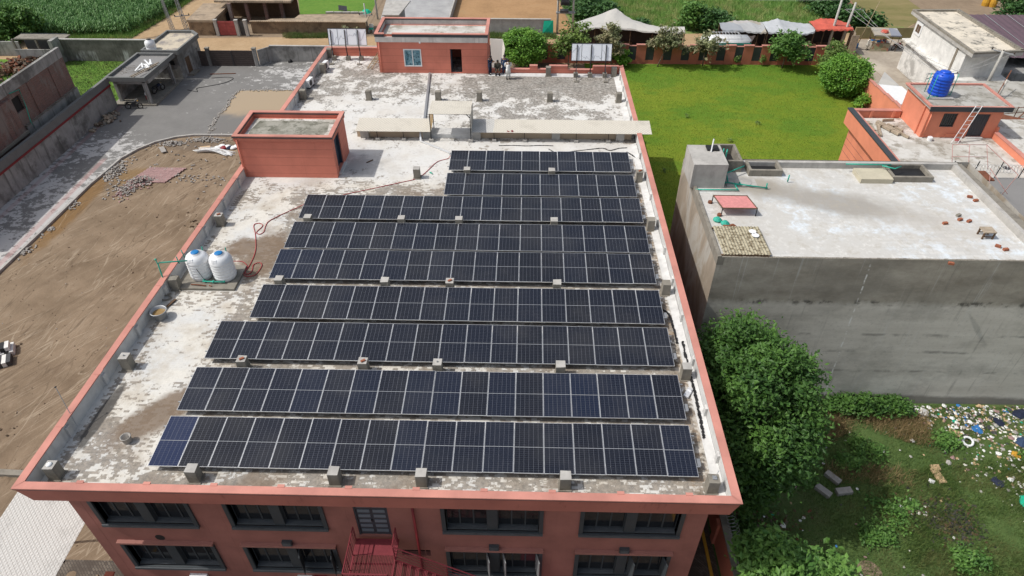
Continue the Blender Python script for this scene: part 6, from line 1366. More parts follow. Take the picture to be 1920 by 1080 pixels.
for a,b,w in (((43.6,37.4,0),(43.75,39.9,0),.30),((43.9,37.3,0),(44.6,39.9,0),.18),((44.5,39.7,.05),(45.5,37.5,.05),.28),((44.7,40,.02),(46.1,37.0,.02),.14),((45.3,39.4,.02),(46.1,38.2,.02),.2),((45.2,40.2,.02),(46.2,40.3,.02),.12)): MB().beam((a[0],a[1],ZR+.12+a[2]),(b[0],b[1],ZR+.12+b[2]),w,.2).build('bundle',M['wood'],t)
for c in ((43.65,38.0),(43.7,39.2),(44.8,39.0),(45.2,38.1),(45.7,38.8)): MB().tube([(c[0]-.22,c[1],ZR+.03),(c[0]-.2,c[1]+.02,ZR+.26),(c[0]+.2,c[1]+.05,ZR+.26),(c[0]+.24,c[1],ZR+.03)],.03,5).build('rope',M['bark'],t)
tag(MB().lathe((47.75,36.8,ZR),[(.2,0),(.22,.28),(.17,.32),(0,.32)],12).build('paint_bucket',M['white_plastic']),'white paint bucket at the foot of the orange stair room','bucket')
t=thing('standpipe','red valve and pipe frame at the foot of the ladder','tap',(49.9,37.0,ZR)); MB().tube([(49.1,37.2,ZR+.1),(49.1,37.2,ZR+.45),(50.6,37.2,ZR+.45),(50.6,37.2,ZR+.1)],.03,6).build('pipe',M['fence'],t); MB().lathe((50.0,36.7,ZR+.01),[(.2,0),(.2,.16),(0,.2)],8).build('valve_wheel',M['red_gate'],t)
# ------------------------------------------------------------------ rust bin and pieces beyond the orange house
t=thing('rusty_bin','brown rusty steel container beside the orange house','container',(56.5,40.5,G))
mb=MB(); mb.prism([(54.8,39.5),(57.4,38.0),(58.6,41.6),(56.0,43.2)],-7.2,-4.9); mb.build('bin_body',M['rust'],t); mb=MB()
for k in range(7): u=k/6; mb.box(54.8+2.6*u-.05,54.8+2.6*u+.05,39.44-1.5*u,39.5-1.5*u,-7.1,-5.0)
mb.build('rib',M['rust'],t)
MB().prism([(54.5,35),(62,31),(64,43),(55.5,46)],G,-7.21).build('platform_block',M['concrete_lt'],t)
t=thing('yard_house','low grey house with roof terrace and rails at the right edge','house',(61,45,G)); MB().box(56.4,75,43.6,53,G,-6.4).build('wall',M['grey_wall'],t); MB().box(56.2,75,43.4,53.2,-6.39,-6.2).build('roof',M['roof_dirty'],t)
rl=MB()
for a in range(5): x=57.5+a*2; rl.tube([(x,44+a*.4,-6.2),(x,44+a*.4,-5.0)],.04,5)
for z in (-5.1,-5.6): rl.tube([(57.5,44,z),(65.5,45.6,z)],.035,5)
rl.tube([(58,46,-6.2),(62,51,-4.2)],.05,5).tube([(60,44.5,-6.2),(66,49,-3.8)],.05,5); rl.build('rail',M['rust'],t)
# ------------------------------------------------------------------ white house and purple roof at the upper right
t=thing('white_house','white two storey house with a stained flat roof at upper right','house',(62,60,G)); ZW=-3.5
MB().prism([(59.45,54.9),(64.2,55.3),(64.1,66.3),(59.35,66.0)],-6.55,-3.95).build('upper_wall',M['white_wall'],t); MB().prism([(59.2,53.6),(64.6,54.0),(64.6,66.6),(59.15,66.2)],G,-6.7).build('lower_wall',M['white_stain'],t)
MB().prism([(58.75,53.0),(64.6,53.4),(64.6,66.9),(58.7,66.6)],-6.698,-6.552).build('ledge',M['white_stain'],t)
WP=[(59.3,53.6),(64.75,54.3),(64.35,67.4),(59.05,67.3)]; WI=[(59.6,53.95),(64.4,54.6),(64.05,67.1),(59.35,67.0)]
MB().prism(WP,-3.948,-3.62).build('roof_slab',M['concrete_lt'],t); MB().poly([(x,y,-3.615) for x,y in WI]).build('roof',M['roof_white_bldg'],t); mb=MB()
for i in range(4):
    j=(i+1)%4; mb.add([(*WP[i],-3.62),(*WP[j],-3.62),(*WI[j],-3.62),(*WI[i],-3.62),(*WP[i],-3.42),(*WP[j],-3.42),(*WI[j],-3.42),(*WI[i],-3.42)],[(0,1,5,4),(2,3,7,6),(4,5,6,7)])
mb.build('roof_kerb',M['concrete'],t)
lm=MB()
for k in range(34): u=k/33; lm.obox((64.55-.35*u,54.6+12.4*u,-3.38),(.3,.3,.14),(0,0,.1))
o=lm.build('kerb_block',M['concrete'],t); o['kind']='stuff'
MB().box(59.28,59.36,64.3,65.7,-5.6,-4.2).build('window',M['white_paint'],t); MB().box(59.24,59.279,64.55,64.95,-5.3,-4.5).build('pane',M['wood_dk'],t); MB().box(59.24,59.279,65.05,65.45,-5.3,-4.5).build('pane',M['wood_dk'],t)
MB().box(59.38,59.44,56.4,56.75,-6.5,-3.96).build('damp_streak',simple('damp_streak',(.22,.19,.15),.9,.3,2),t)
MB().prism([(64.65,56),(72,56),(72,64),(64.65,66)],G,-6.5).build('annex',M['grey_wall'],t)
mb=MB(); n=24
vs=[]
for k in range(n+1): u=k/n; x=64.9+9*u; dz=.05*(k%2); vs+=[(x,57.5,-5.4+dz),(x-.3,69.2,-4.6+dz)]
mb.add(vs,[(2*k,2*k+2,2*k+3,2*k+1) for k in range(n)]); mb.add([(a,b,c-.03) for a,b,c in vs],[(2*k,2*k+1,2*k+3,2*k+2) for k in range(n)]); 
t=thing('purple_shed','large shed under a purple ribbed roof beside the white house','shed',(69,63,G)); mb.build('roof',M['purple_sheet'],t)
pm=MB()
for x,y in ((65.2,58),(73.3,58),(65,68.7),(73,68.7)): pm.box(x-.1,x+.1,y-.1,y+.1,G,-5.42)
pm.build('post',M['rust'],t); MB().box(64.9,73.5,68.8,69,G,-4.9).build('back_wall',M['wood_dk'],t); wr=MB()
for k in range(3): x=66.5+k*2.6; wr.beam((x,57.5,-5.30),(x-.3,69.2,-4.50),.05,.03)
wr.build('roof_lap',M['steel_lat'],t)
# poles and overhead wires on the right
pole('utility_pole','concrete pole with crossarm in front of the white house',(62.05,53.6,-7.5),4.3,(.1,0),(.75,-.75),.2,arms_at=(.97,))
pole('utility_pole','short pale concrete pole right of the orange stair room',(60.6,49.4,-7),2.5,(.3,0),None,.17)
pole('utility_pole','pole with wide crossarm standing behind the blue tank',(55.2,53.2,G),4.6,(.1,0),None,.14)
tq=thing('pole_arm','long steel crossarm with three insulators above the blue tank','crossarm',(56.2,53.2,-5.5)); MB().beam((55.2,53.2,-5.5),(58.3,53.0,-5.35),.09,.09).beam((55.3,53.2,-6.1),(56.4,53.1,-5.5),.06).build('arm',M['steel_lat'],tq)
for x in (56.2,57.3,58.2): MB().lathe((x,53.1,-5.42),[(.05,0),(.1,.08),(.05,.15),(.03,.22)],8).build('insulator',M['ceramic'],tq,True)
pole('utility_pole','grey concrete pole leaning behind the lawn wall, the left of two',(52.6,71.9,G),6.3,(.0,0),None,.19,group='twin poles behind the lawn wall')
pole('utility_pole','grey concrete pole with crossarm behind the lawn wall, the right of two',(54.1,71.9,G),5.9,(.3,0),(1.05,0),.19,group='twin poles behind the lawn wall',arms_at=(.86,))
pole('bamboo_pole','thin bent bamboo pole beside the coral red awning',(56.6,72.8,G),5.8,(1.1,0),None,.06,'bamboo')
def wire(a,b,sag,label,r=.012):
    P=[Vector(a).lerp(Vector(b),k/14)-Vector((0,0,sag*4*(k/14)*(1-k/14))) for k in range(15)]
    return tag(MB().tube(P,r,4,caps=False).build('overhead_wire',M['wire']),label,'wire','overhead wires')
wire((53.35,71.9,-4.9),(58.3,53.05,-5.2),.5,'overhead wire from the twin poles to the crossarm, the uppermost',.02); wire((54.4,71.9,-4.9),(57.3,53.1,-5.25),.5,'overhead wire from the twin poles to the crossarm, the middle one',.02); wire((55.4,71.9,-4.9),(56.2,53.1,-5.25),.55,'overhead wire from the twin poles to the crossarm, the lowest',.02)
wire((57.3,53.1,-5.25),(62.1,53.6,-3.4),.3,'overhead wire joining the crossarm and the pole at the white house',.02); wire((58.2,53.1,-5.2),(62.6,53.1,-3.4),.3,'second overhead wire joining the crossarm and the pole at the white house',.02)
wire((-32.8,77.2,-4.2),(-70,74,-4.5),1.0,'overhead wire crossing the maize field',.012); wire((19.0,77.4,-3.0),(52.6,71.9,-3.8),1.0,'thin overhead wire above the meadow between transformer and twin poles',.012)
# ------------------------------------------------------------------ street stall, awnings, bus behind the wall
t=thing('market_stall','market cart with cloth awning, painted skirt and goods on the street','stall',(59.4,72.4,G))
MB().add([(57.9,71.6,-7.9),(61.2,71.4,-7.95),(61.4,73.6,-7.75),(58.2,73.8,-7.7),(57.9,71.6,-8.05),(61.2,71.4,-8.1),(61.4,73.6,-7.9),(58.2,73.8,-7.85)],[(0,1,2,3),(7,6,5,4),(0,4,5,1),(1,5,6,2),(2,6,7,3),(3,7,4,0)]).build('awning',M['tarp_patch'],t)
for x,y in ((58.1,71.8),(61.1,71.6),(61.2,73.4),(58.3,73.5)): MB().tube([(x,y,G),(x,y,-7.9)],.04,6).build('post',M['wood_dk'],t)
MB().box(58.2,60.3,71.9,73.2,-9.15,-9.05).build('counter',M['wood'],t); MB().add([(58.0,71.85,-9.1),(60.4,71.85,-9.1),(60.2,71.6,-10.0),(57.8,71.6,-10)],[(0,1,2,3),(3,2,1,0)]).build('skirt',mk_tarp('painted_skirt',[(.55,.40,.25),(.40,.42,.25),(.55,.25,.18),(.6,.55,.4)],2.0),t)
MB().lathe((59.4,72.4,-7.8),[(.5,0),(.4,.2),(0,.28)],8).build('red_bundle',M['red_tarp'],t)
gd=MB(); 
for k in range(26): gd.obox((rng.uniform(58.3,60.2),rng.uniform(72,73.1),-8.98),(.25,.2,.16),(0,0,rng.uniform(0,3)),int(rng.integers(4)))
o=gd.build('goods',[M['white_cloth'],M['red_tarp'],M['cardboard'],M['blue_plastic']],t); o['kind']='stuff'
motorbike(61.6,72.3,G,.4,'motorbike parked at the right end of the market stall','red_gate')
J_=dict(STAND); figure('person in pale cream clothes standing left of the market stall',(57.7,72.1,G),R(40),J_,E_,RAD,clothes(M['cream_cloth'],M['cream_cloth'],.5,.24))
tag(MB().lathe((56.6,72.8,G),[(.2,0),(.25,.5),(.2,.6),(0,.6)],10).build('drum',M['blue_plastic']),'blue plastic drum on the street left of the stall','drum')
def awning(name,label,grid,mat,cat='awning',edge=.2,back=True):
    """a sagging cloth over a grid of points, with posts"""
    g=np.array(grid,float); r_,c_=g.shape[:2]; NU,NV=24,10; t=thing(name,label,cat,tuple(g[0,0][:2])+(G,)); vs=[]
    for j in range(NV+1):
        for i in range(NU+1):
            u=i/NU*(c_-1); v=j/NV*(r_-1); a=min(int(u),c_-2); b=min(int(v),r_-2); fu,fv=u-a,v-b
            p=g[b,a]*(1-fu)*(1-fv)+g[b,a+1]*fu*(1-fv)+g[b+1,a]*(1-fu)*fv+g[b+1,a+1]*fu*fv; sag=.2*(fu*(1-fu)+fv*(1-fv)*.6)
            vs.append((p[0],p[1],p[2]-sag+.03*math.sin(i*2.1+j)+.02*math.sin(i*5.3-j*3)))
    n=len(vs); F=[(j*(NU+1)+i,j*(NU+1)+i+1,(j+1)*(NU+1)+i+1,(j+1)*(NU+1)+i) for j in range(NV) for i in range(NU)]
    mb=MB().add(vs,F); mb.add([(a,b,c-.03) for a,b,c in vs],[tuple(reversed(f)) for f in F])
    fr=[(vs[i][0],vs[i][1]-.04,vs[i][2]) for i in range(NU+1)]; mb.add(fr+[(a,b-.05,c-edge*(.7+.3*math.sin(i*1.7))) for i,(a,b,c) in enumerate(fr)],[(NU+1+i,NU+2+i,i+1,i) for i in range(NU)]); mb.build('canopy',mat,t,True)
    for i in range(0,NU+1,6):
        for j in (0,NV): q=vs[j*(NU+1)+i]; MB().tube([(q[0],q[1]+(.15 if j==0 else -.1),G),(q[0],q[1]+(.15 if j==0 else -.1),q[2]-.05)],.05,6).build('post',M['wood_dk'],t)
    if back: 
        q0,q1=vs[NV*(NU+1)],vs[-1]; MB().add([(q0[0],q0[1]-.3,G),(q1[0],q1[1]-.3,G),(q1[0],q1[1]-.3,q1[2]-.3),(q0[0],q0[1]-.3,q0[2]-.3)],[(0,1,2,3),(3,2,1,0)]).build('back_cloth',M['tarp_dark'],t)
        for k in range(5): x=q0[0]+.8+(q1[0]-q0[0]-1.6)*k/4; MB().box(x-.5,x+.5,q0[1]-1.4,q0[1]-.7,G,G+.75).build('counter',M['wood_dk'],t)
    return t
awning('pale_tent','large pale grey tent cloth with one peak behind the lawn wall',[[(20.6,70.6,-7.2),(22.6,70.7,-6.95),(27.0,70.2,-6.9),(29.6,69.4,-7.0),(33.6,69.6,-7.0)],[(20.5,72.0,-7.0),(24.6,72.4,-6.4),(27.6,72.0,-6.7),(30.4,71.2,-6.95),(33.8,71.2,-6.95)],[(20.2,73.2,-7.2),(25.5,75.2,-6.0),(27.5,73.6,-6.9),(30.6,72.3,-7.3),(33.9,72.0,-7.2)]],M['tarp_grey'],'tent')
awning('patchwork_awning','patchwork tarpaulin awning of pale patches over the tea stall',[[(38.3,70.2,-7.0),(40.6,70.1,-6.95),(42.4,69.8,-7.05),(43.6,69.7,-7.0)],[(38.3,71.2,-7.0),(40.5,71.4,-6.8),(42.5,71.2,-6.9),(43.8,71.2,-6.95)],[(38.6,73.2,-7.1),(40.6,73.6,-6.9),(42.6,73.6,-6.85),(44.0,73.3,-7.0)]],M['tarp_patch'])
awning('silver_awning','silver grey tarpaulin awning between the patchwork and coral red ones',[[(43.8,69.6,-7.0),(45.7,69.6,-6.95),(47.6,69.3,-7.15),(49.6,70.0,-7.0)],[(43.9,71.3,-6.95),(45.8,71.3,-6.75),(47.6,71.2,-7.0),(50.2,71.4,-7.15)],[(44.0,73.3,-7.0),(45.9,73.5,-6.6),(47.8,73.3,-6.95),(50.0,73.2,-7.1)]],simple('silver_tarpaulin',(.43,.445,.46),.6,.15,.8))
awning('red_awning','coral red tarpaulin awning at the right end of the stalls',[[(50.0,70.8,-7.05),(51.6,70.9,-6.95),(53.2,70.8,-7.0),(54.7,71.0,-6.95)],[(50.0,72.0,-6.9),(51.6,72.0,-6.8),(53.0,72.0,-6.85),(54.8,72.0,-7.0)],[(49.9,73.4,-6.9),(51.5,73.8,-6.6),(53.2,73.8,-6.65),(54.9,73.2,-7.0)]],M['red_tarp'])
awning('brown_awning','small dark brown awning over the parked bus',[[(38.5,68.3,-7.75),(40,68.3,-7.8),(41.6,68.3,-7.75)],[(38.4,69.6,-7.45),(40,69.6,-7.5),(42.3,69.6,-7.4)]],M['tarp_dark'],'awning',.1,False)
t=thing('timber_screen','upright screen of bare timber planks under the silver awning','screen',(47,68.6,G))
for k in range(11): MB().box(45.6+k*.29,45.86+k*.29,68.5,68.56,G,-7.8+.1*math.sin(k*2)).build('plank',M['wood'],t)
t=thing('timber_screen','slatted wooden hut wall at the right end of the stalls','screen',(55.2,71,G))
for k in range(9): MB().box(54.8+k*.05,54.86+k*.05,70.2+k*.28,70.46+k*.28,G,-7.3+.05*math.sin(k)).build('plank',M['wood'],t)
for k in range(4): MB().box(54.4+k*.24,54.62+k*.24,70.1,70.16,G,-7.5).build('plank',M['wood'],t)
t=thing('minibus','white minibus with green stripe and roof rack behind the lawn wall','bus',(38.6,69.0,G))
bm=bmesh.new(); bmesh.ops.create_cube(bm,size=1); bmesh.ops.scale(bm,vec=(6.2,1.9,2.15),verts=bm.verts); bmesh.ops.translate(bm,vec=(0,0,1.6),verts=bm.verts)
for v in bm.verts:
    if v.co.z>1.6: v.co.x*=.94; v.co.y*=.88
bmesh.ops.bevel(bm,geom=bm.edges[:],offset=.22,segments=3,affect='EDGES'); me=bpy.data.meshes.new('body'); bm.to_mesh(me); bm.free(); o=link('body',me,M['white_paint'],t,True)
MB().box(-2.9,2.9,-.97,-.955,1.95,2.2).build('stripe',M['green_pipe'],t,local=True); MB().box(-2.6,2.3,-.945,-.925,1.4,1.9).build('window',M['glass'],t,local=True); MB().box(2.9,3.0,-.75,.75,1.5,2.25).build('windscreen',M['glass'],t,local=True)
for x in (-2,2):
    for y in (-.85,.85): w=MB().lathe((0,0,-.1),[(.18,0),(.36,0),(.38,.1),(.36,.2),(.18,.2)],16).build('wheel',M['black'],t,True,True); w.location=(x,y,.38); w.rotation_euler=(R(90),0,0)
rk=MB(); rk.tube([(-1.8,-.7,2.95),(1.6,-.7,2.95),(1.6,.7,2.95),(-1.8,.7,2.95),(-1.8,-.7,2.95)],.03,5)
for k in range(9): x=-1.6+k*.38; rk.tube([(x,-.7,2.95),(x,.7,2.95)],.02,4)
for x in (-1.8,0,1.6):
    for y in (-.7,.7): rk.tube([(x,y,2.6),(x,y,2.95)],.025,4)
rk.build('roof_rack',M['alu'],t,local=True)
J_=dict(pelvis=(0,0,.46),chest=(0,-.05,.82),neck=(0,-.1,1.02),head=(0,-.15,1.15),sl=(-.2,-.05,.94),el=(-.26,-.16,.68),hl=(-.1,-.4,.56),sr=(.2,-.05,.94),er=(.26,-.16,.68),hr=(.1,-.4,.56),ql=(-.1,-.06,.44),kl=(-.14,-.46,.44),fl=(-.15,-.44,.07),qr=(.1,-.06,.44),kr=(.14,-.46,.44),fr=(.15,-.44,.07))
seatc=[('shirt', [[(0,0,.36),'pelvis','chest',(0,-.09,.98),(0,-.1,1.03)],['sl','el'],['sr','er'],['el','hl'],['er','hr']], [[.19,.19,.19,.13,.07],[.085,.068],[.085,.068],[.068,.05],[.068,.05]], M['cardboard']), ('trousers', [['ql','kl',(-.15,-.44,.12)],['qr','kr',(.15,-.44,.12)]], [[.12,.1,.075],[.12,.1,.075]], M['olive_cloth'])]
figure('person in brown sitting in the shade under the red awning',(50.6,71.6,G),R(10),J_,E_,RAD,seatc)
t=thing('bench','plank bench in the shade under the red awning','bench',(51.8,71.7,G)); MB().box(-1.6,1.6,-.2,.2,.4,.46).build('seat',M['wood'],t,local=True)
for x in (-1.4,1.4): MB().box(x-.05,x+.05,-.18,.18,0,.4).build('leg',M['wood_dk'],t,local=True)
t=thing('verge_wall','olive plastered wall beyond the market stall','wall',(61,76.3,G)); MB().box(57.5,65.5,76.2,76.4,G,-8.55).build('wall',simple('olive_plaster',(.25,.22,.11),.9,.2,1.2),t)
for i,(x,y) in enumerate(((82.2,90.6),(83.0,90.2))): tag(MB().lathe((x,y,G),[(.5,0),(.55,.5),(.5,1.0),(0,1.0)],12).build('drum',M['yellow_line']),('orange drum in the far right corner, the left one','orange drum in the far right corner, the right one')[i],'drum','orange drums')
# ------------------------------------------------------------------ grey neighbour building with the big blank wall
t=thing('grey_building','grey rendered block with a tall blank end wall and tiled roof','building',(33,18,G)); GR=.45; y0=12.78
MB().add([(24.08,y0,G),(41.8,y0,G),(41.8,y0,1.0),(24.08,y0,1.0)],[(0,1,2,3)]).add([(41.8,y0,G),(62,y0,G),(62,y0,-2.9),(41.8,y0,-2.9)],[(0,1,2,3)]).build('end_wall',M['block_wall'],t)
MB().add([(24.08,y0,G),(24.08,y0,1.04),(24.08,23,1.04),(24.08,23,G)],[(0,1,2,3)]).add([(24.08,23,G),(24.08,23,1.04),(41.8,22.9,1.04),(41.8,22.9,G)],[(0,1,2,3)]).add([(41.8,y0,-2.9),(41.8,y0,1),(41.8,22.9,1),(41.8,22.9,-2.9)],[(0,1,2,3)]).build('side_wall',M['side_wall'],t)
MB().poly([(24.2,y0+.02,.93),(41.3,y0+.02,.93),(41.1,22.8,.93),(24.2,22.8,.93)]).build('roof',M['grey_roof'],t)
kb=MB(); kb.box(24.07,24.25,y0-.005,22.9,.5,1.06).box(24.25,24.42,y0-.004,y0+.16,.5,1.0); kb.build('parapet',M['concrete'],t); MB().box(26.6,40.6,22.1,22.35,.5,1.32).build('parapet',M['concrete_lt'],t)
MB().prism([(40.3,22.35),(40.55,22.35),(40.75,12.8),(40.5,12.8)],.5,1.3).build('parapet',M['concrete_lt'],t); MB().prism([(40.56,22.85),(41.3,22.85),(41.8,12.81),(40.76,12.81)],-.5,.95).build('outer_ledge',M['concrete'],t)
ed=MB()
for k in range(90): x=24.3+k*.19; ed.obox((x,y0+.07,.94+rng.uniform(-.02,.015)),(.17,.13,.09),(0,0,rng.uniform(-.06,.06)))
o=ed.build('edge_brick',M['concrete'],t); o['kind']='stuff'
_before=set(o.name for o in COL.objects)
tk=MB().box(24.12,26.1,20.45,22.85,GR,2.0); tk.build('concrete_tank',M['concrete_lt'],t); MB().box(25.2,25.9,22.1,22.7,2.002,2.1).build('hatch',M['black'],t); MB().tube([(25.4,22.0,2.0),(25.5,22.3,2.7)],.04,6).build('vent_pipe',M['white_paint'],t)
def tank_well(a,b,c,d,h,nm):
    MB().box(a+.17,b-.17,c+.17,d-.17,GR+.01,GR+.12).build('shaft_shade',M['black'],t)  # black sheet imitates the darkness inside a deep shaft
    return MB().box(a,b,c,c+.16,GR,h).box(a,b,d-.16,d,GR,h).box(a,a+.16,c+.16,d-.16,GR,h).box(b-.16,b,c+.16,d-.16,GR,h).build(nm,M['concrete'],t)
tank_well(26.15,27.6,22.4,24.6,1.2,'shaft'); tank_well(28.0,30.0,21.9,23.2,.86,'shaft'); tank_well(36.6,39.0,21.4,23.0,.80,'shaft')
MB().box(26.4,28.2,20.6,21.5,GR+.002,GR+.06).lathe((27.4,21.05,GR+.06),[(.5,0),(.5,.04),(0,.04)],20).build('manhole_slab',M['concrete_lt'],t); MB().box(34.6,36.5,21.2,22.5,GR+.002,.75).build('cover_slab',simple('yellowish_slab',(.46,.42,.32),.9,.15,1),t)
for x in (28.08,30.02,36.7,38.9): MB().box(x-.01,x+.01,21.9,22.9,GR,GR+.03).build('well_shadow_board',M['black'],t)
t=thing('green_pipework','green plastic pipes branching beside the concrete roof tank','pipe',(26.6,21,GR)); pm=MB()
for P in ([(24.4,20.1,.55),(26.9,20.1,.55)],[(26.3,20.8,.55),(26.3,22.5,.9),(26.35,22.6,1.9)],[(26.5,21,.55),(26.55,22.6,1.0),(26.6,22.7,1.8)],[(26.4,21.4,.9),(27.7,22.3,.9)],[(26.2,20.9,.6),(28.7,20.35,.55)],[(28.6,20.35,.5),(28.6,20.4,.85)],[(26.9,20.1,.55),(26.8,20.6,.6),(27.2,20.6,.6),(27.15,20.9,.6)],[(30.1,21.2,.5),(30.1,21.2,.95)],[(33.9,22.55,.98),(36.6,22.5,.98)],[(36,22.4,.98),(36.6,22.0,1.0),(37.1,22.3,1.0)]): MB().tube(P,.04,6).build('pipe',M['green_pipe'],t,True)
t=thing('charpoy','pink webbed string bed on thin dark legs by the left parapet','bed',(26,18.2,GR)); zb=.95
CO=[(25.1,18.75),(27.0,18.75),(27.25,17.45),(25.35,17.45)]; MB().prism([(x*.96+26.15*.04,y*.96+18.1*.04) for x,y in CO],zb-.015,zb+.005).build('webbing',M['bed_net'],t)
for i in range(4): a,b=CO[i],CO[(i+1)%4]; MB().tube([(*a,zb),(*b,zb)],.035,6).build('bed_rail',M['wood_dk'],t)
for x,y in CO: MB().tube([(x,y,GR),(x,y,zb+.03)],.03,6).build('leg',M['black'],t)
for i in (0,3): MB().lathe((CO[i][0]-.1,CO[i][1],GR),[(.13,0),(.13,.12),(0,.12)],8).build('foot_block',M['rust'],t)
t=thing('tin_sheet','speckled tin sheet laid over the front left corner of the grey roof','sheet',(25.8,14.7,GR)); c2=corr(24.55,27.0,13.55,15.95,.62,.72,.16,.02); 
MB().add([(v[0]+(15.95-v[1])*.04,v[1],v[2]) for v in c2.v],c2.f).build('sheet',M['tin_speckled'],t); MB().beam((24.5,13.6,.53),(27.0,13.6,.53),.1,.1).beam((24.5,15.9,.6),(26.9,15.9,.6),.1,.1).build('batten',M['wood_dk'],t)
for x,y,lab in ((26.55,15.45,'white plate lying on the speckled tin sheet, the farther one'),(26.62,15.1,'white plate lying on the speckled tin sheet, the nearer one')): tag(MB().lathe((x,y,.735),[(.17,0),(.2,.03),(0,.03)],14).build('plate',M['white_paint']),lab,'plate','white plates on the tin sheet')
for x,y,lab in ((25.0,16.9,'green net bag heap by the left parapet of the grey roof'),(25.35,16.55,'small green bag beside the green net heap')): tag(MB().lathe((x,y,GR),[(.2,0),(.25,.1),(.12,.22),(0,.25)],8).build('green_bag',M['green_pipe']),lab,'bag','green bags on the grey roof')
tag(MB().tube(path([(25.2,16.3,.5),(25.5,16.2,.55),(25.7,16.25,.6),(25.9,16.1,.5)],.5),.09,6).build('rag',M['rust']),'dark red rag beside the speckled tin sheet','rag')
for i,(x,y,lab) in enumerate(((37.69,16.87,'loose brick alone on the grey roof, left of the group'),(38.71,17.27,'loose brick of the group of three, the nearest'),(38.83,17.7,'loose grey brick of the group of three, the farthest'),(39.14,17.12,'loose brick of the group of three, rightmost'),(39.5,14.75,'long loose brick near the wooden stool'),(39.75,14.45,'dark loose brick near the roof edge by the stool'),(36.1,12.95,'brick balanced on the front edge of the grey roof'),(40.6,19.3,'brick leaning at the right parapet of the grey roof'),(40.45,19.7,'second brick leaning at the right parapet of the grey roof'))):
    tag(MB().obox((x,y,GR+.07+(.15 if i==6 else 0)),(.26,.15,.12),(0,0,random.uniform(-.6,.6))).build('loose_brick',M['brick_red' if i!=2 else 'concrete']),lab,'brick','loose bricks on the grey roof')
t=thing('stool','small square wooden stool on the grey roof','stool',(39.3,15.7,GR)); MB().box(-.32,.32,-.28,.28,.4,.46).build('seat',M['wood'],t,local=True)
for x in (-.27,.27):
    for y in (-.23,.23): MB().box(x-.035,x+.035,y-.035,y+.035,0,.4).build('leg',M['wood_dk'],t,local=True)
MB().box(-.27,.27,-.25,-.21,.12,.17).box(-.27,.27,.21,.25,.12,.17).build('stretcher',M['wood_dk'],t,local=True)
for o in [q for q in COL.objects if q.name not in _before]:        # these stand on the deck, .47 m above the level they were measured at
    if o.parent is not None and o.parent.name not in _before: continue
    if o.type == 'EMPTY': c = o.location.copy()
    else:
        vs=[v.co for v in o.data.vertices]; c=Vector(((min(v.x for v in vs)+max(v.x for v in vs))/2,(min(v.y for v in vs)+max(v.y for v in vs))/2,0))
        if o.parent is not None: c+=_org[o.name]
    o.location += Vector(((c.x-14.16)*-.0225,(c.y+14.93)*-.0225,.48))
t=thing('stair_rail','rusty pink steel stair landing with rails beside the grey roof','stair',(42.8,23.5,-.5)); pm=MB()
for a,b in (((41.6,23.9,.0),(41.9,25.3,1.0)),((43.9,23.9,.0),(44.1,25.3,1.0)),((41.9,25.3,1.0),(44.1,25.3,1.0)),((41.75,24.6,.5),(44,24.6,.5)),((42.7,24.0,0),(43.0,25.3,1.0)),((44.1,25.3,1.0),(44.6,22.2,.6)),((44.6,22.2,.6),(44.2,22.2,-1.2)),((44.1,24,0),(44.6,22.2,-.8)),((43.6,23.2,.2),(43.5,22.2,-1))): MB().tube([a,b],.02,6).build('rail',M['rail_pink'],t,True)
MB(); MB().box(42.0,44.0,23.0,24.2,-.35,-.28).build('landing',M['rust'],t); MB().box(43.0,44.1,22.2,22.9,-.8,-.74).build('tread',M['rust'],t)
t=thing('yellow_house','cream yellow house with grey roof right of the grey building','house',(49,26,G)); MB().box(47.0,58,20,28.2,G,-3.4).build('wall',M['yellow_wall'],t); MB().box(46.8,58,19.8,28.4,-3.39,-3.2).build('roof',M['roof_grey'],t); MB().box(42.2,46.95,12.9,27,G,-2.9).build('annex',M['grey_wall'],t); MB().box(42.0,46.99,12.9,27.2,-2.89,-2.75).build('annex_roof',M['roof_grey'],t)
t=thing('razor_fence','coiled razor wire fence on posts beyond the grey roof','fence',(48,28,-3)); pm=MB()
for k in range(6): x=44.6+k*1.7; pm.tube([(x,28.4,ZR),(x+.2,28.4,-1.9)],.04,5)
pm.build('post',M['dkgrey'],t); P=[(44.6+k*.021,28.4+.28*math.cos(k*.55),-2.5+.3*math.sin(k*.55)) for k in range(420)]; o=MB().tube(P,.012,4,caps=False).build('razor_coil',M['galv'],t); o['kind']='stuff'
# ------------------------------------------------------------------ trees and shrubs
make_tree('ficus_tree','dense ball shaped green tree behind the people at the rear parapet',(13.7,65,G),(13.7,65,-7.3),(2.55,2.4,1.95),420,15000,.13,.26,'leaf_round',None,.14,.8,-.95)
make_tree('ficus_tree','dense ball shaped green tree at the street corner of the lawn',(49.5,58.6,G),(49.7,58.6,-7.9),(2.55,2.4,1.95),420,15000,.13,.26,'leaf_round',None,.14,.8,-.95)
gl_='young trees along the lawn wall'
make_tree('young_tree','yellow green loose tree by the lawn wall left of the rear sign board',(19.0,64.6,G),(19.2,65.2,-6.9),(2.3,2.0,2.4),80,2100,.19,.30,'leaf_tree',gl_,.09,.35)
make_tree('young_tree','dusty green tree right behind the rear sign board',(24.3,65.6,G),(24.4,65.8,-7.0),(1.9,1.7,2.2),60,1500,.18,.26,'leaf_pale',gl_,.08,.35)
make_tree('young_tree','dusty pale tree with bent trunk on the lawn, left of the minibus',(30.0,65.9,G),(31.0,65.9,-7.3),(2.2,1.8,2.3),64,1300,.18,.26,'leaf_pale',gl_,.08,.3,-.5)
make_tree('young_tree','dusty pale tree in front of the minibus',(35.6,66.2,G),(35.4,66.0,-7.3),(2.2,1.7,2.0),60,1250,.18,.26,'leaf_pale',gl_,.08,.3,-.5)
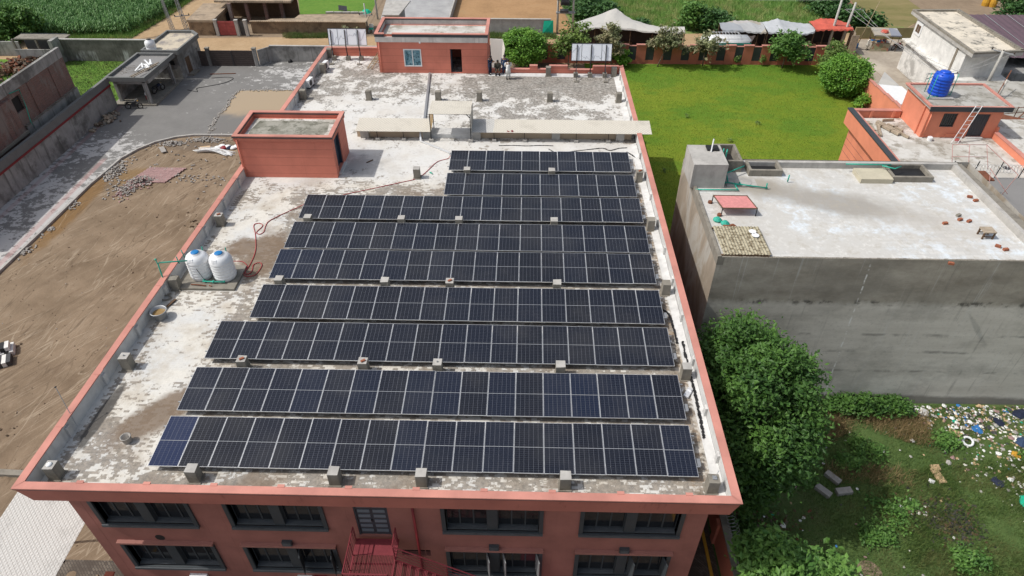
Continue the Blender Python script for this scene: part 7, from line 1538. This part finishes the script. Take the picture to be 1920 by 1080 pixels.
make_tree('young_tree','bushy deep green tree before the silver awning',(45.1,65.8,G),(45.2,65.7,-7.6),(2.0,1.9,2.3),150,4600,.17,.30,'leaf_bush',gl_,.09,.45)
make_tree('young_tree','light shrubby tree above the ball tree at the street corner',(50.4,64.0,G),(50.3,63.8,-8.0),(1.9,1.7,1.9),90,2300,.17,.34,'leaf_tree',gl_,.07,.35)
make_tree('shrub','bright lime green shrub beside the rear sign board',(25.6,66.2,G),(25.6,66.0,-8.9),(1.0,.8,1.0),45,1100,.19,.22,'leaf_lime',None,.04,.3,cat='shrub')
make_tree('shrub','small leafy shrub at the foot of the orange garden wall',(50.7,54.8,G),(50.7,54.8,-9.2),(.7,.7,.9),34,700,.15,.2,'leaf_lime',None,.03,.3,cat='shrub')
for x,y,lab in ((39.8,66.5,'sapling at the foot of the lawn wall, the left one'),(42.8,66.5,'sapling at the foot of the lawn wall, the right one')): make_tree('sapling',lab,(x,y,G),(x,y,G+.75),(.35,.3,.6),12,120,.13,.12,'leaf_tree','saplings by the lawn wall',.02,.2,cat='sapling')
for i,(x,y) in enumerate(((23.6,36.5),(23.7,33.0),(24.0,48.6),(23.9,42.0),(25.0,46.0),(34.5,46.5),(38.2,50.5),(31.2,52.0),(27.0,40.3),(36.8,42.0))): make_tree('sapling',('sapling in the shaded lawn strip, nearest','sapling in the shaded lawn strip, farther','sapling by the roof edge beyond the canopy','sapling at the shadow line by the building','sapling just beyond the shadow line on the lawn','low plant near the middle of the sunny lawn','low plant on the sunny lawn toward the street','low plant on the sunny lawn toward the rear','low plant near the grey concrete roof tank','low plant before the orange house')[i],(x,y,G),(x,y,G+(.8 if i<5 else .25)),(.4,.4,.65) if i<5 else (.2,.2,.12),14,150 if i<5 else 34,.09,.12,'leaf_tree','saplings dotted over the lawn',.02,.2,cat='sapling')
make_tree('shade_tree','dark broad tree at the far left edge before the maize',(-54.0,73,G),(-54.2,73,-8.1),(4.0,3.2,2.7),220,10500,.24,.42,'leaf_bush',None,.2,.55)
make_tree('broad_tree','big broad leaved tree between the solar roof and the blank grey wall',(26.2,7.0,G),(25.35,7.2,-4.4),(2.95,4.1,4.5),300,56000,.115,.38,'leaf_big',None,.26,.72,-.9)
make_tree('young_broad_tree','bright green small tree at the bottom edge by the boundary wall',(26.2,-.8,G),(25.75,-1.0,-5.75),(2.25,2.0,1.65),150,12000,.14,.32,'leaf_bush',None,.12,.55,cat='tree')
for i,(x,y,r,h) in enumerate(((33.4,12.0,.9,1.0),(34.7,12.1,.95,1.2),(35.7,12.0,.7,.9),(36.7,12.15,.75,1.15),(25.2,3.6,.8,.8))):
    make_tree('weed_bush',('leafy weed bush at the grey wall foot, leftmost of four','leafy weed bush at the grey wall foot, second from left','leafy weed bush at the grey wall foot, third from left','leafy weed bush at the grey wall foot, rightmost of four','low weed bush in the shade under the roof corner')[i],(x,y,G),(x,y,G+h*.55),(r,r*.8,h*.6),40,1500,.11,.2,'leaf_big','weed bushes on the rough plot',.03,.4,cat='bush')
for i,(x,y,r) in enumerate(((33.6,8.9,1.0),(32.6,8.2,.7),(33.9,5.2,1.3),(32.4,3.9,1.1),(38.6,9.8,1.0),(36.4,2.6,.9),(43.3,8.5,.8),(29.5,7.3,.7),(31.0,10.6,.6))):
    make_tree('weed_clump',('low bright weed clump on the rough plot between the concrete blocks and the dry grass','low weed clump just left of the bright one','wide weed clump left of the burnt patch','weed clump in the grass below the wide one','leafy weed clump amid the rubbish by the dry grass','weed clump on the grass below the burnt patch','weed clump at the right edge among rubbish','weed clump near the concrete blocks','small weed clump under the big tree edge')[i],(x,y,G),(x,y,G+.22),(r,r*.8,.25),30,900,.09,.22,'leaf_bush','weed clumps on the rough plot',.02,.2,cat='weeds')
# thickets behind the wall and the field edge
def thicket(name,label,c,r,n,lm='leaf_dark',leaf=.26,cl=160): return make_tree(name,label,(c[0],c[1],G),(c[0],c[1],G+r[2]*.6),r,cl,n,leaf,.42,lm,'thickets behind the lawn wall',.08,.5,-.5,cat='bush')
thicket('thicket','dark thicket beside the transformer',(22.2,85.5),(2.6,4.5,1.9),6500); thicket('thicket','dark rounded bush behind the pale tent peak',(25.0,81.8),(2.2,1.8,1.6),4200)
thicket('thicket','tall bush between the pale tent and the patchwork awning, left',(37.0,79.5),(1.8,1.6,2.2),3600,'leaf_bush'); thicket('thicket','dark bush between the pale tent and the patchwork awning, right',(39.4,78.5),(1.9,1.6,2.0),3600)
thicket('thicket','long dark hedge beside the brick red track, nearest part',(57.2,80.5),(2.2,2.5,1.7),4200); thicket('thicket','dark hedge beside the brick red track, middle part',(57.5,85.5),(2.4,2.8,1.8),4600); thicket('thicket','dark hedge beside the brick red track, far part',(57.6,91.0),(3.0,3.2,2.0),5000)
thicket('thicket','dark bush right of the brick red track',(61.2,80.6),(1.7,1.4,1.2),2600); thicket('thicket','small dark bush in the meadow behind the tent',(29.6,79.5),(1.0,.9,.7),900)
thicket('thicket','dark bush at the far meadow corner by the orange soil',(20.8,91.5),(2.2,3.0,1.4),3800)
make_tree('acacia_tree','wide dark crowned tree in the upper right corner',(78,76,G),(79,75.5,-5.6),(5.5,4.5,3.2),230,12500,.26,.5,'leaf_dark',None,.25,.5)
thicket('thicket','deep green bushes in the shade right of the white house',(70.5,58.5),(3.5,3.5,2.4),6500); thicket('thicket','deep green bushes at the right edge behind the rails',(73,54),(3.0,3.5,2.6),5200)
make_tree('weed_tuft','green weed tuft on the soil against the left side of the building',(-6.9,29.5,G),(-6.9,29.5,G+.6),(.8,.9,.9),30,650,.2,.25,'leaf_lime',None,.03,.2,cat='weeds')
for i,(x,y) in enumerate(((-10.2,74.8),(-9.3,75.6))): make_tree('weed_tuft',('weed bush at the mud wall behind the left sign board','second weed bush at the mud wall, nearer its end')[i],(x,y,G),(x,y,G+.6),(.8,.6,.8),26,520,.16,.22,'leaf_pale','weeds at the mud wall',.03,.2,cat='weeds')
# ------------------------------------------------------------------ masses nobody could count
P=scatter([(-75,73),(-56,73.2),(-48,74.4),(-39.4,75),(-38.2,84),(-37.3,97),(-75,97)],8500,G); n=len(P); L=6
base=np.repeat(P,L,0); m_=len(base); a=rng.random(m_)*6.283; hz=np.repeat(1.3+.7*rng.random(n),L)*(.35+.65*rng.random(m_)); ln=.45+.35*rng.random(m_)
d=np.stack([np.cos(a),np.sin(a),0*a],1); s_=np.stack([-np.sin(a),np.cos(a),0*a],1)*.05; up=np.array([0,0,1.0])
p0=base+up*hz[:,None]*.6; p1=base+up*(hz+.18)[:,None]+d*ln[:,None]*.5; p2=base+up*(hz-.05)[:,None]+d*ln[:,None]
V=np.stack([p0-s_*.6,p0+s_*.6,p1+s_,p1-s_,p2],1).reshape(-1,3); k=np.arange(m_)[:,None]*5
F=np.concatenate([k+np.array([[0,1,2]]),k+np.array([[0,2,3]]),k+np.array([[3,2,4]])]); tn=np.tile(np.repeat(rng.random(n),L)*.6+.4*rng.random(m_),3)
o=np_mesh('maize',V,F,M['maize'],None,tn); tag(o,'tall green maize crop filling the field at upper left','crop',None,'stuff')
def turf(name,label,poly,n,h,w,mat,lean=.5,clump=None,z=G):
    P=scatter(poly,n,z)
    if clump is not None: C=scatter(poly,clump[0],z); P=C[rng.integers(0,len(C),n)]+np.column_stack([rng.normal(size=(n,2))*clump[1],np.zeros(n)]); P=P[in_poly(P[:,0],P[:,1],poly)]
    V,F=blades(P,h,w,lean); o=np_mesh(name,V,F,M[mat],None,rng.random(len(P))); return tag(o,label,'grass',None,'stuff')
WP_=[(25,-8),(46,-8),(50,12.6),(29,12.6),(26.5,10.5),(25.2,2)]
turf('weed_grass','green weedy grass over the rough plot',WP_,150000,.16,.012,'grass',.9)
turf('tall_weed_grass','taller green grass tufts round the burnt patch',[(33,0),(42,-2),(43,9),(36,8),(33,6)],26000,.28,.014,'grass',.7,(260,.35))
turf('dry_grass','tufts of long dry brown grass near the grey wall',[(30.6,9.0),(34,10.6),(37.9,9.3),(38.6,12.0),(34,11.9),(30.8,12.4)],6500,.55,.012,'drygrass',.9,(110,.30))
turf('dry_grass','straw coloured grass patch in the middle of the rough plot',[(31,7.0),(36,6.6),(36,8.0),(31,8.2)],1800,.4,.012,'drygrass',.9,(40,.4))
turf('lawn_grass','short mown grass blades covering the lawn',[(22.2,20),(51.1,20),(51.0,66.6),(22.2,66.5)],110000,.06,.022,'lawn_blade',.8)
turf('meadow_grass','long meadow grass beyond the tents',[(21,78.5),(58,79),(62,97),(21,97)],42000,.55,.035,'meadowgrass',.9,(2600,.5))
turf('side_grass','short grass in the plot behind the brick house',[(-50,51),(-31.3,51),(-31.3,66),(-43,66),(-50,62)],22000,.16,.025,'grass',.8)
turf('verge_grass','green fringe along the maize and footpath edge',[(-56,72.6),(-38.6,73.9),(-37.2,84),(-36.5,97),(-39,97),(-40,77),(-56,74.4)],15000,.4,.03,'meadowgrass',.9)
turf('track_grass','green tufts along the mud wall and track',[(-18.5,74.4),(-8.2,74.9),(-8.2,76.3),(-19,76.2)],7000,.3,.03,'grass',.9,(90,.35))
turf('wall_grass','weeds between the grey plot wall and the track',[(6,74.6),(18,75),(18,76.9),(6,76.9)],9000,.35,.03,'grass',.9,(160,.5))
# rubbish: the larger pieces one by one, the scatter as stuff
def crumple(mb,c,s,m):
    n=6; vs=[(c[0]+s*rng.uniform(.5,1)*math.cos(6.283*i/n),c[1]+s*rng.uniform(.5,1)*math.sin(6.283*i/n),c[2]+s*rng.uniform(-.05,.35)) for i in range(n)]+[(c[0],c[1],c[2]+s*rng.uniform(.25,.7))]
    mb.add(vs,[(i,(i+1)%n,n) for i in range(n)],m)
RUB=['white_cloth','white_cloth','cream_cloth','cardboard','paver_grey','bluebag','teal','paver_pink','white_plastic','dkgrey','concrete_lt']
def rubbish(name,label,pts,smin,smax):
    mb=MB(); pr_=np.array([.10,.07,.13,.19,.16,.03,.015,.09,.03,.11,.08])
    for p in pts: crumple(mb,(p[0],p[1],G+.05),rng.uniform(smin,smax)*(1 if rng.random()<.85 else 1.8),int(rng.choice(len(RUB),p=pr_/pr_.sum())))
    return tag(mb.build(name,[M[m] for m in RUB]),label,'rubbish',None,'stuff')
def gauss(c,r,n): q=rng.normal(size=(n,2)); return [(c[0]+a*r[0],min(12.6,c[1]+b*r[1])) for a,b in q]
pts=[(rng.uniform(37.0,49),12.55-abs(rng.normal())*.7) for k in range(420)]+gauss((41.5,11.3),(1.7,.7),300)+gauss((42.3,9.9),(2.0,1.2),220)+gauss((41.0,8.3),(1.6,1.2),70)+gauss((45.5,9.5),(1.5,2),110)+gauss((42.5,7.4),(1.2,.9),70)+gauss((43.0,5.9),(1.2,.6),90)
rubbish('rubbish','dense litter of paper and plastic at the foot of the grey wall',pts,.04,.13)
rubbish('litter','sparse white litter over the rough grass',[(rng.uniform(26,46),rng.uniform(-2,12)) for k in range(170)]+gauss((35.0,5.4),(.4,.25),45),.05,.13)
BIG=[(38.2,12.2,.55,'white_cloth','large white cloth bundle in the rubbish at the wall foot'),(40.9,10.9,.42,'bluebag','bright blue plastic bag among the rubbish'),(42.4,11.3,.4,'navy_cloth','dark blue cloth in the rubbish near the wall'),(44.1,12.1,.55,'navy_cloth','dark blue sheet at the right edge of the rubbish'),(38.9,10.2,.5,'black','black bag beside the cardboard in the rubbish'),(39.5,10.4,.45,'cardboard','cardboard lump above the white tyre in the rubbish'),(42.3,9.0,.3,'yellow_line','yellow printed bag at the right of the rubbish'),(43.0,10.0,.45,'blue_cloth','faded blue cloth strip in the rubbish'),(41.3,5.9,.6,'teal','teal net heap at the right edge of the rough plot'),(40.3,7.1,.4,'navy_cloth','dark cloth lying in the sparse rubbish')]
for x,y,s,m,lab in BIG:
    mb=MB(); 
    for k in range(3): crumple(mb,(x+rng.uniform(-.2,.2),y+rng.uniform(-.15,.15),G+.04),s*rng.uniform(.7,1),0)
    tag(mb.build('discarded_bag',M[m]),lab,'bag')
tag(MB().tube([(39.9+.28*math.cos(a),9.8+.24*math.sin(a),G+.2+.1*math.sin(a)) for a in np.linspace(0,6.283,19)],.07,7,caps=False).build('old_tyre',M['white_paint'],smooth=True),'white painted tyre in the middle of the rubbish','tyre')
tag(MB().obox((37.2,7.5,G+.08),(.42,.95,.12),(0,.1,.15)).obox((37.25,8.0,G+.12),(.5,.35,.1),(.2,0,.1)).build('cardboard_box',M['cardboard']),'flattened cardboard box standing out on the green grass','cardboard')
for x,y,rz,lab in ((31.3,7.2,-.9,'concrete block on the rough plot, the farthest of three'),(30.5,6.35,-.85,'grey concrete block on the rough plot, the left of three'),(31.6,6.35,.15,'concrete block on the rough plot, the right of three')): tag(MB().obox((x,y,G+.13),(.85,.36,.24),(0,0,rz)).build('concrete_block',M['paver_grey']),lab,'block','concrete blocks on the rough plot')
for x,y,rz,lab in ((26.0,2.2,-.6,'pale slab lying in the shade near the boundary wall, the left one'),(27.3,2.6,.9,'pale slab lying in the shade near the boundary wall, the right one')): tag(MB().obox((x,y,G+.08),(.35,.6,.06),(.1,.1,rz)).build('slab',M['concrete_lt']),lab,'slab')
heap('ash_patch','black burnt patch of ash and charred rubbish on the grass','ash',(36.7,4.7,G),(1.9,1.5),700,.13,['ash','ash','black','ash','wood_dk'],None,.08)
heap('earth_mound','low reddish earth mound in the shade by the boundary wall','earth',(26.8,3.7,G-.05),(2.4,2.2),260,.2,['rust','soil_clod','wood_dk'] if 'soil_clod' in M else ['rust','wood_dk','bark'],None,.05)
# ------------------------------------------------------------------ boundary wall with razor wire beside the front right corner
t=thing('boundary_wall','brick red boundary wall topped by razor wire at bottom right','wall',(24.1,0,G))
MB().box(24.0,24.22,-12,12.7,G,-8.12).build('wall',M['fence'],t); MB().box(23.98,24.36,-12,12.7,-8.118,-8.02).build('cap',M['concrete'],t)
mb=MB()
for y in (-3,0.2,3.4,6.6,9.8): mb.box(23.86,24.0,y-.2,y+.2,G,-8.3)
mb.build('buttress',M['fence'],t); pm=MB()
for k in range(9): pm.tube([(24.3,-8+2.4*k,-8.05),(24.45,-8+2.4*k,-7.35)],.02,5)
pm.build('wire_post',M['dkgrey'],t)
P=[(24.42+.24*math.cos(k*.62),-9+k*.0185,-7.72+.24*math.sin(k*.62)) for k in range(1150)]; o=MB().tube(P,.010,4,caps=False).build('razor_coil',M['galv'],t); o['kind']='stuff'
tag(MB().box(23.45,23.60,-12,12,G+.02,G+.10).build('yellow_kerb',M['yellow_line']),'yellow painted kerb along the foot of the boundary wall','kerb'); tag(MB().box(22.15,22.27,-12,1.5,G+.02,G+.07).build('yellow_line',M['yellow_line']),'yellow line on the dark pavers beside the front right corner','line')
